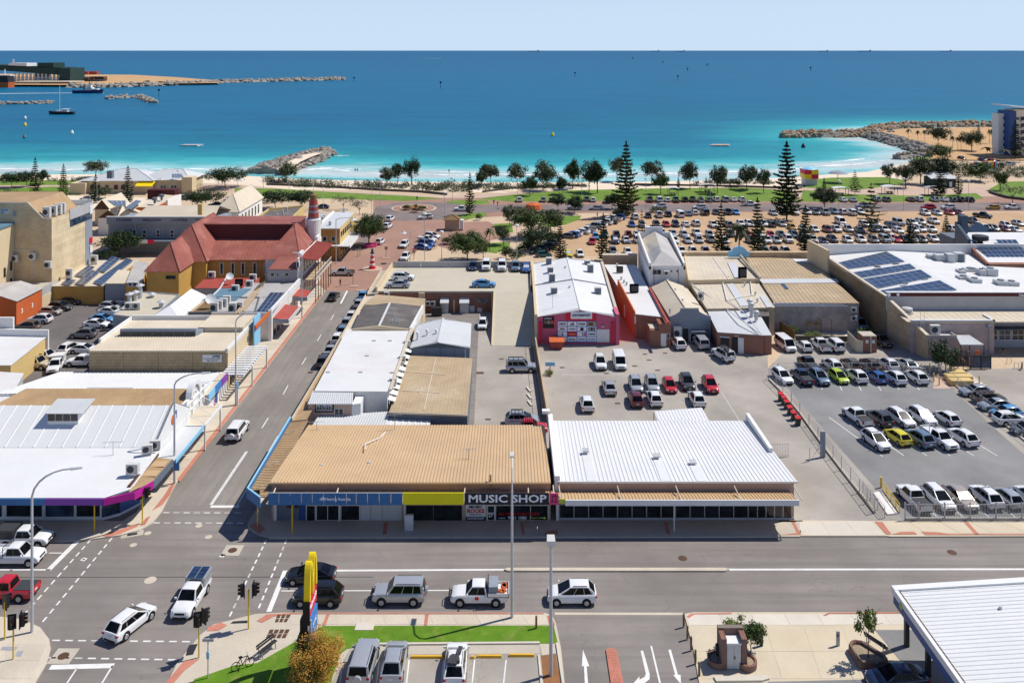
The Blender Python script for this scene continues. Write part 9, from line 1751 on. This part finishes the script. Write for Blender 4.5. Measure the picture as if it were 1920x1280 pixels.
def Ao(pose,shirt,legs,skin='skin',hair='hair'):
 """one continuous skinned figure, 1.72 m"""
 st=.16 if pose=='walk' else.06;s=.1
 V=[(0,0,.95),(0,.01,1.15),(0,0,1.36),(0,0,1.46),(0,.01,1.56),(0,.01,1.68),(.09,st*.2,.9),(.1,st,.5),(.1,st*.9,.08),(.1,st*.9+.12,.04),(-.09,-st*.2,.9),(-.1,-st,.5),(-.1,-st*1.6,.1),(-.1,-st*1.6+.12,.04),(.19,0,1.38),(.25,-st*.6,1.12),(.26,st*.3,.88),(.26,st*.6,.78),(-.19,0,1.38),(-.25,st*.6,1.12),(-.26,st*.3+.08,.88),(-.26,st*.9+.1,.79)]
 E=[(0,1),(1,2),(2,3),(3,4),(4,5),(0,6),(6,7),(7,8),(8,9),(0,10),(10,11),(11,12),(12,13),(2,14),(14,15),(15,16),(16,17),(2,18),(18,19),(19,20),(20,21)]
 Rr=[.155,.14,.16,.06,.095,.085,.1,.068,.048,.04,.1,.068,.048,.04,.07,.05,.036,.038,.07,.05,.036,.038]
 me=bpy.data.meshes.new('person_base');me.from_pydata(V,E,[]);o=bpy.data.objects.new('person_base',me);COL.objects.link(o);md=o.modifiers.new('s','SKIN');sv=me.skin_vertices[0].data
 for i,r in enumerate(Rr):sv[i].radius=(r,r*(.72 if i in(0,1,2)else 1));sv[i].use_root=i==0
 sb=o.modifiers.new('u','SUBSURF');sb.levels=sb.render_levels=1;dg=bpy.context.evaluated_depsgraph_get();m2=bpy.data.meshes.new_from_object(o.evaluated_get(dg));bpy.data.objects.remove(o);m2.name='person'
 m2.materials.clear()
 for n_ in(skin,shirt,legs,hair,'a6'):m2.materials.append(AG[n_])
 for f in m2.polygons:
  c=f.center;f.use_smooth=True
  f.material_index=3 if c.z>1.63 or(c.z>1.5 and c.y<-.03)else(0 if c.z>1.44 or(abs(c.x)>.215 and c.z<1.15)else(1 if c.z>.93 else(2 if c.z>.45 else(0 if c.z>.1 else 4))))
 return m2
M('skin',(.42,.24,.16),.6,.05,2,0);M('hair',(.05,.03,.02),.7,.1,3,0)
PM=[Ao('walk','a6','a6'),Ao('walk','a0','f5'),Ao('stand','a6','b9'),Ao('stand','c7','a8')]
for x,y,k,rz,l in((638,537,0,1.3,'person in dark shorts crossing the street below the hotel verandah'),(1881,668,2,3.1,'person in dark clothing standing by the pale doors at the right'),(816,467,1,2,'person in a white top beside the blue cars on the plaza'),(777,478,3,.3,'person in red near the lamp behind the deck parapet'),(933,387,0,.8,'person in black walking on the beach road path'),(926,384,2,.4,'person standing left of the walker on the beach road path'),(666,323,0,0,'bather in dark clothes on the wet sand, left of a pair'),(670,323,2,0,'bather in dark clothes on the wet sand, right of a pair'),(1120,408,1,1,'person in white at the edge of the gravel car park'),(842,325,2,0,'person on the wet sand before the tree lawn'),(782,377,0,0,'person on the lawn path above the roundabout'),(802,412,2,0,'person crossing beside the white car at the roundabout')):
 o=bpy.data.objects.new('person',PM[k]);COL.objects.link(o);o.location=G(x,y,-.3 if y<326 else.02);o.rotation_euler=(0,0,rz);o.scale=(.95,.95,.95);tag(o,l,'person','people about town')
b=MB();p=G(1000,392);b.L((p.x,p.y,0),[(2.6,0),(2.2,1.4),(.4,2)],9);b.B('planter_mound',W.c1,None,AE='orange mound among shrubs at the left of the beach road',cat='planter')
N=[(205,1209,68,'wagon','white','white wagon crossing the intersection, seen from behind',()),(336,1168,-92,'ute','white','white pickup with a silver canopy and roof solar panels in the intersection',('canopy',)),(578,1099,180,'sedan','black','black sedan waiting at the stop line behind the arches',()),(592,1140,180,'suv','black','black SUV in the kerb lane behind the pylon sign',()),(746,1138,180,'offroader','silver','silver four-wheel drive with a spare wheel queuing on the main road',('spare','bullbar')),(898,1139,180,'ute','white','white tray pickup with a red emblem queuing behind the four-wheel drive',('tray','bullbar')),(1073,1138,180,'suv','white','white SUV driving past the floodlight pole on the main road',()),(38,1030,0,'ute','white','white pickup with a black canopy at the left stop line',('canopy','bullbar')),(20,1064,0,'ute','white','white tray pickup at the left stop line, nearer the eye',('tray',)),(3,1131,180,'ute','red','red pickup with chrome bars leaving at the left edge',()),(670,1297,88,'offroader','silver','silver four-wheel drive with a spare wheel in the front bay beside the golden hedge',('spare',)),(732,1292,90,'suv','silver','silver SUV in the second front bay',()),(851,1296,90,'wagon','white','white wagon with a loaded roof rack in the front bay',('gear',)),(1690,1300,-175,'sedan','navy','dark blue car under the edge of the white canopy',()),(434,832,90,'offroader','white','white boxy four-wheel drive driving up the side street',('spare',)),(620,567,88,'sedan','black','black sedan on the side street near the hotel',()),(641,518,178,'ute','silver','silver pickup turning at the hotel corner',()),(754,467,-95,'suv','white','white SUV driving towards the eye on the brick street, farther',()),(756,491,-95,'suv','white','white SUV driving towards the eye on the brick street, nearer',()),(797,412,195,'wagon','white','white car entering the roundabout',()),(866,397,180,'ute','white','white pickup leaving the roundabout by the slim pine',()),(722,431,80,'suv','white','white car parked just past the clipped tree, nearer',()),(727,417,80,'suv','white','white car parked past the clipped tree, farther',()),(708,460,80,'hatch','white','white car half hidden by the clipped tree',()),(810,448,-28,'wagon','white','white wagon at the far end of the angled plaza bays',()),(801,455,-28,'ute','white','white tray pickup second in the angled plaza bays',('tray',)),(800,463,-28,'suv','blue','blue SUV third in the angled plaza bays',()),(793,469,-25,'sedan','blue','bright blue sedan with a sunshade nearest in the angled plaza bays',('shade',)),(904,620,-90,'hatch','white','white hatchback parked in the shade line below the ramp',()),(977,700,0,'offroader','silver','silver four-wheel drive parked across the ramp yard',('rack',)),(979,800,0,'wagon','silver','silver wagon with roof bars behind the tan shop roof',('rack',)),(990,817,0,'ute','red','red pickup behind the tan roof edge',('rack',)),(1128,697,-90,'suv','white','white SUV beside the white van in the open lot',('roofpanel',)),(1165,697,-90,'van','white','white van parked alone with the white SUV in the open lot',()),(1146,745,90,'sedan','silver','silver sedan standing apart at the left of the open lot',()),(1103,777,90,'suv','white','white SUV nearest the showroom at the left of the open lot',()),(1196,741,-90,'suv','silver','silver SUV in the middle row of the open lot, left of its twin',()),(1227,740,-90,'suv','silver','silver SUV next to the red hatchback in the open lot',()),(1260,740,-90,'hatch','red','red hatchback in the middle row of the open lot',()),(1294,736,-90,'suv','charcoal','charcoal SUV right of the red hatchback',('roofpanel',)),(1338,741,-90,'suv','red','dark red SUV at the right end of the open lot row',()),(1196,768,90,'suv','maroon','maroon SUV in the nearer row of the open lot',()),(1232,767,90,'suv','white','white SUV right of the maroon one',()),(1313,768,90,'suv','white','white SUV nosing behind the pale lean-to roof',()),(1279,659,95,'suv','white','white SUV in front of the blue-grey gable',()),(1322,659,93,'offroader','silver','silver four-wheel drive before the brick workshop',('norail',)),(1371,682,108,'offroader','white','white four-wheel drive with a loaded rack angled in the open lot',('rack','gear','spare')),(1486,663,-82,'van','white','white van below the back-yard vines',()),(1517,663,93,'hatch','white','white hatchback next to the white van by the garden wall',()),(1551,664,93,'ute','white','white pickup with a dark bed by the garden wall',()),(1577,664,93,'offroader','white','white four-wheel drive with a black rear by the panel fence',('spare',)),(1622,622,-80,'van','steelblue','grey-blue van in the shaded alley',()),(1668,655,-80,'ute','charcoal','dark tray vehicle in the shaded alley by the brick wall',('tray',)),(1480,724,-82,'wagon','white','white people mover at the left end of the top row',()),(1518,727,96,'ute','navy','navy pickup second in the top row',()),(1549,726,-84,'suv','steelblue','steel blue SUV with a dark roof in the top row',('roofpanel',)),(1585,723,-84,'hatch','lime','lime green hatchback in the top row',()),(1620,723,95,'suv','white','white SUV with a black roof panel in the top row',('roofpanel',)),(1657,723,95,'hatch','blue','royal blue hatchback in the top row',()),(1693,726,95,'suv','white','white SUV right of the royal blue hatchback',()),(1734,725,95,'suv','white','white SUV at the right end of the top row',()),(1529,701,95,'ute','charcoal','dark pickup behind the navy pickup in the rear row',()),(1573,701,95,'wagon','white','white wagon behind the lime hatchback',()),(1608,701,95,'suv','bronze','bronze SUV left of its twin in the rear row',()),(1645,701,95,'suv','bronze','bronze SUV right of its twin in the rear row',()),(1679,700,95,'suv','white','white SUV with a dark roof in the rear row',('roofpanel',)),(1716,700,95,'sedan','silver','silver sedan at the end of the rear row',()),(1629,805,101,'ute','white','white pickup with a dark bed at the left of the middle block',()),(1668,806,101,'suv','charcoal','charcoal SUV second in the middle block',()),(1710,806,-79,'wagon','white','white wagon facing the eye in the middle block',()),(1750,803,-79,'suv','white','white SUV facing the eye in the middle block',()),(1795,803,101,'hatch','white','white hatchback at the right of the middle block',()),(1663,850,-79,'suv','white','big white SUV with a black grille at the front of the middle block',('roofpanel',)),(1702,840,101,'hatch','yellow','bright yellow hatchback in the middle block',()),(1746,845,101,'suv','steelblue','grey-blue SUV with a yellow reflection beside the yellow hatchback',()),(1789,849,-79,'ute','white','white pickup with a tray behind it in the middle block',('tray',)),(1828,843,101,'suv','white','white SUV at the right front of the middle block',()),(1738,968,94,'ute','white','white pickup with a grey bed cover at the front fence',()),(1783,965,-86,'wagon','white','white wagon facing the fence',()),(1826,963,-86,'sedan','beige','beige sedan with a sunshade facing the fence',('shade',)),(1872,961,94,'suv','white','white SUV with a dark roof panel backed to the fence',('roofpanel',)),(1912,960,94,'hatch','silver','silver hatchback at the right end of the fence row',()),(1960,962,94,'suv','white','white car cut by the right edge at the fence',()),(1836,745,186,'sedan','silver','silver sedan nearest the stepped planters',()),(1862,759,6,'wagon','bronze','bronze wagon with roof bars next to the silver sedan',('rack',)),(1873,772,186,'sedan','silver','pale sedan third along the sloping fence',()),(1893,786,186,'hatch','skyblue','pale blue hatchback fourth along the sloping fence',()),(1902,800,6,'suv','white','white SUV fifth along the sloping fence',()),(1932,818,186,'hatch','grey','grey hatchback at the right edge of the sloping fence',()),(128,572,-6,'sedan','charcoal','charcoal sedan deepest in the shade of the mustard wall',()),(108,584,-6,'suv','charcoal','charcoal SUV next to the deepest sedan in the left yard',()),(91,592,-6,'hatch','beige','beige hatchback along the sunlit cream wall',()),(69,608,174,'suv','white','white SUV along the cream wall by the orange shed',()),(45,622,174,'suv','bronze','bronze SUV in front of the orange shed',()),(226,572,-6,'sedan','white','white sedan under the tan annex awning',()),(203,582,-6,'hatch','silver','silver hatchback on the right side of the left yard',()),(203,592,-6,'sedan','white','white sedan behind the pale blue one in the left yard',()),(188,606,-6,'sedan','skyblue','sky blue sedan in the left yard',()),(177,616,-6,'sedan','white','white sedan in front of the sky blue one',()),(151,636,176,'suv','grey','grey SUV at the front of the left yard',()),(113,668,80,'suv','white','white SUV behind the block wall store, seen from behind',()),(152,664,0,'sedan','white','white sedan half hidden by the block wall',()),(150,689,180,'ute','white','white pickup with a grey box canopy by the block wall',('canopy',)),(78,679,-10,'ute','white','white pickup beside the carport',()),(62,694,-8,'offroader','cream','cream four-wheel drive under the carport edge',('rack',)),(97,704,-75,'ute','white','white pickup facing out beside the white roof',('canopy',))]
for x,y,a,k,c,l,ex in N:car(x,y,a,k,c,l,'cars around town',ex,canopy='silver' if 'solar' in l or 'grey box' in l else('white' if 'facing out' in l else 'charcoal'))
r=[o for o in bpy.data.objects if o.get('label','').startswith('white pickup with a silver canopy')][0]
b=MB();[b.box((-1-.62*j,-.4+.8*i,1.95),(.55,.72,.04))for i in range(2)for j in range(3)];ORG[r.name]=Zv(0);b.B('roof_solar',W.solar_cell,r)
r=[o for o in bpy.data.objects if o.get('label','').startswith('white tray pickup with a red emblem')][0];ORG[r.name]=Zv(0);MB().box((.2,.945,.85),(.35,.02,.3)).B('emblem',W.d8,r);MB().bx(-1.75,-.9,-.85,.85,1,1.85).B('tool_box',W.a7,r)
b=MB();[b.box((rnd.uniform(-2.5,-1.9),rnd.uniform(-.7,.7),1.15),(.4,.3,.25),rnd.random())for _ in range(8)];b.B('load',W.c1,r,AH='stuff')
DK=[(755,527,0,'wagon','white','white wagon at the street side of the deck car park'),(745,541,180,'sedan','silver','silver sedan at the street side of the deck car park'),(907,540,0,'sedan','skyblue','sky blue sedan by the ramp on the deck car park'),(886,509,-90,'hatch','navy','navy hatchback against the deck rear parapet'),(911,510,-90,'offroader','white','white four-wheel drive against the deck rear parapet, left of two'),(941,511,-90,'offroader','white','white four-wheel drive against the deck rear parapet, right of two'),(967,511,-90,'suv','steelblue','steel blue SUV against the deck rear parapet'),(987,513,-90,'sedan','blue','blue sedan with a sunshade in the deck corner')]
for x,y,a,k,c,l in DK:car(x,y,a,k,c,l,'cars on the deck car park',('shade',)if 'sunshade' in l else(),z=3.61)
for i,(y,k,c)in enumerate(((562,'suv','skyblue'),(576,'hatch','silver'),(601,'sedan','white'),(614,'suv','silver'),(628,'hatch','steelblue'),(645,'wagon','white'),(668,'sedan','silver'),(690,'suv','charcoal'))):
 yy=y+4;car(960-28.1*(yy-94)/47,yy,90,k,c,f'{c} {CARWORD[k]}, {ORD[i]} from the hotel end of the awning kerb','cars under the side street awning',far=False)
def row(tx,ty,sc,items,where,ang=-90,spread=6):
 items=sorted(items,key=lambda q:q[0]);n=len(items)
 for i,q in enumerate(items):
  x,y,k,c=q[:4];a=q[4]if len(q)>4 else ang;a+=rnd.uniform(-spread,spread)*.5
  ex=q[5]if len(q)>5 else();word={'charcoal':'dark grey','steelblue':'grey-blue','skyblue':'light blue','bronze':'brown'}.get(c,c)
  car(tx+x/sc,ty+y/sc,a,k,c,f'{word} {CARWORD[k]}, {ordw(i)} from the garden end, {where}',where,ex,far=True)
S,O,U,H_,W,D,V='suv','offroader','ute','hatch','wagon','sedan','van'
T=lambda ox,L:[((q[0]+(ox-960)*8),*q[1:])for q in L]
row(960,360,8,[(115,162,S,'white'),(470,162,S,'silver'),(592,165,H_,'charcoal'),(1125,152,S,'grey'),(1220,160,H_,'white'),(1440,182,S,'black'),(1500,170,U,'charcoal')]+T(1200,[(170,168,U,'maroon'),(305,165,O,'white'),(425,160,H_,'white'),(560,170,U,'charcoal'),(690,162,S,'black'),(810,164,U,'charcoal'),(930,168,W,'silver',90,('gear',)),(1055,164,S,'grey'),(1170,158,S,'white'),(1300,162,O,'silver'),(1425,157,D,'white'),(1550,158,S,'white')])+T(1440,[(1165,160,D,'white'),(1305,162,D,'silver'),(1670,155,S,'silver'),(1815,158,S,'grey')])+T(1680,[(260,156,D,'maroon'),(395,156,S,'white'),(625,156,S,'silver'),(765,156,D,'white'),(890,160,H_,'charcoal'),(1010,160,S,'black'),(1150,162,S,'black')]),'kerb row below the park lawn',90)
row(960,360,8,[(940,274,O,'silver'),(1275,276,D,'silver'),(1665,272,S,'white')]+T(1200,[(310,252,S,'white'),(905,268,S,'white'),(1660,218,U,'white',0)])+T(1440,[(1440,243,S,'silver')])+T(1680,[(505,268,S,'red'),(810,268,S,'white'),(1480,268,H_,'gold'),(1780,268,U,'white')]),'line driving on the beach road',180,3)
row(960,360,8,[(540,856,H_,'navy',165),(410,892,D,'navy',172),(590,808,S,'silver',160),(610,738,S,'charcoal',160),(835,700,H_,'grey',155),(890,690,S,'blue',155),(950,668,H_,'white',155),(1050,636,D,'white',155),(1140,615,U,'white',155),(1235,560,O,'silver',155),(1320,535,S,'white',155),(1400,498,S,'white',155),(1470,482,U,'charcoal',155),(1530,440,U,'white',155),(1600,420,S,'blue',155),(480,985,H_,'teal',10)],'curved garden row',155,2)
row(960,360,8,[(1865,422,S,'white',90)]+T(1200,[(140,405,H_,'black'),(310,400,U,'white',90),(440,386,S,'navy',90),(630,395,V,'white',90),(750,372,D,'steelblue',90),(840,356,H_,'white',90),(1005,362,O,'black',90),(1160,352,H_,'charcoal'),(1350,356,U,'black'),(1465,352,D,'skyblue')])+T(1440,[(110,362,D,'silver'),(270,357,S,'silver'),(440,360,U,'white'),(620,350,S,'white'),(750,356,S,'grey'),(900,362,O,'silver'),(1030,346,S,'steelblue'),(1160,352,S,'white',90),(1305,366,O,'white',90,('spare',)),(1430,352,S,'white')])+T(1680,[(490,366,S,'white'),(665,360,D,'silver'),(850,356,H_,'red'),(995,356,D,'maroon'),(1440,402,U,'black',-50)]),'second gravel row below the beach road')
row(960,360,8,[(1815,540,H_,'blue')]+T(1200,[(50,548,S,'silver'),(270,542,S,'charcoal'),(420,537,H_,'red'),(555,537,S,'navy'),(710,537,D,'white',90),(870,527,S,'white',90),(1130,552,U,'white'),(1360,542,S,'grey',90),(1540,522,H_,'white'),(1670,532,S,'white'),(1885,532,S,'white')])+T(1440,[(90,542,S,'charcoal',90),(240,530,D,'silver'),(395,582,H_,'gold'),(1135,505,V,'white'),(1490,542,S,'white'),(1650,530,S,'white'),(1880,556,W,'charcoal')])+T(1680,[(100,522,O,'silver'),(295,520,S,'white'),(420,505,S,'silver'),(625,495,U,'white'),(1225,495,S,'navy'),(1895,522,D,'silver')]),'third gravel row')
row(960,360,8,[(1265,725,H_,'skyblue'),(1400,700,S,'teal'),(1575,695,S,'charcoal',90),(1755,695,S,'maroon',90),(1890,692,D,'white')]+T(1200,[(150,640,S,'white'),(350,678,S,'white'),(520,680,D,'silver'),(690,692,D,'silver'),(880,682,U,'white'),(1065,702,S,'silver'),(1400,690,S,'charcoal'),(1650,690,H_,'red'),(1810,690,S,'white')])+T(1440,[(75,698,H_,'red'),(235,694,D,'teal'),(430,702,S,'steelblue'),(575,600,D,'white'),(740,612,H_,'white'),(930,622,S,'maroon'),(1075,622,U,'white'),(1250,617,S,'silver'),(1425,627,D,'grey'),(1645,617,S,'navy'),(1800,627,U,'white')])+T(1680,[(10,562,D,'steelblue'),(90,632,D,'white'),(315,632,S,'white'),(430,617,S,'white'),(590,622,U,'white'),(930,622,S,'white'),(1115,627,U,'white'),(1260,612,U,'silver'),(1400,600,S,'white'),(1535,607,S,'grey'),(1690,607,D,'maroon'),(1865,622,D,'white')]),'fourth gravel row')
row(960,360,8,[(1205,802,H_,'red'),(1565,792,S,'navy',-90,('shade',)),(1735,782,D,'white')]+T(1200,[(-10,780,S,'white'),(535,792,S,'white'),(745,787,D,'silver'),(910,782,W,'silver'),(1095,778,S,'grey'),(1300,785,H_,'white'),(1700,790,S,'charcoal'),(1885,772,S,'white')])+T(1440,[(20,792,U,'white'),(165,787,S,'silver'),(345,782,O,'white'),(570,760,S,'charcoal'),(715,792,O,'white'),(870,792,H_,'navy'),(1020,772,S,'navy'),(1240,787,S,'white'),(1440,777,S,'white'),(1630,782,S,'grey'),(1815,782,O,'silver'),(1930,760,S,'white')])+T(1680,[(60,772,D,'red'),(185,780,S,'charcoal'),(300,775,S,'white'),(445,778,S,'charcoal'),(612,768,S,'white'),(760,770,S,'silver'),(870,755,H_,'red')]),'fifth gravel row')
row(960,360,8,[(860,992,H_,'yellow',-90,('shade',)),(1035,992,H_,'white'),(1530,960,S,'grey'),(1755,960,H_,'white')]+T(1200,[(655,962,U,'white'),(830,960,S,'white'),(1010,960,S,'silver'),(1340,950,D,'skyblue'),(1900,950,H_,'skyblue')])+T(1440,[(10,960,D,'white'),(140,960,S,'charcoal'),(310,960,S,'white')]),'nearest gravel row behind the rooftops')
for i,(x,y,k,c,a,l)in enumerate(((551,376,S,'maroon',180,'dark red SUV behind the leafless trees'),(602,392,D,'navy',180,'navy car beside the striped tower'),(430,378,S,'white',190,'white car at the head of the white hall'),(402,388,D,'navy',190,'navy car in shade above the white hall'),(345,375,S,'silver',170,'silver car left of the dark round tree'),(1810,301,S,'maroon',-80,'dark red car below the headland trees, left of several'),(1849,303,D,'charcoal',-80,'dark car below the apartment palms'),(1894,311,U,'silver',180,'silver pickup at the foot of the apartment block'),(1866,305,H_,'red',-80,'red car below the headland trees'),(1672,248,S,'white',0,'white car parked on the bare headland'),(160,377,W,'white',170,'white car in the gravel yard before the foreshore hall'),(108,385,S,'charcoal',170,'dark car in the gravel yard by the cream building'),(126,386,S,'silver',170,'silver car in the gravel yard by the cream building'),(1895,430,S,'white',-90,'white car at the gate of the gravel car park edge'))):car(x,y,a,k,c,l,'cars by the foreshore',(),far=True,z=.35 if y<250 else 0)
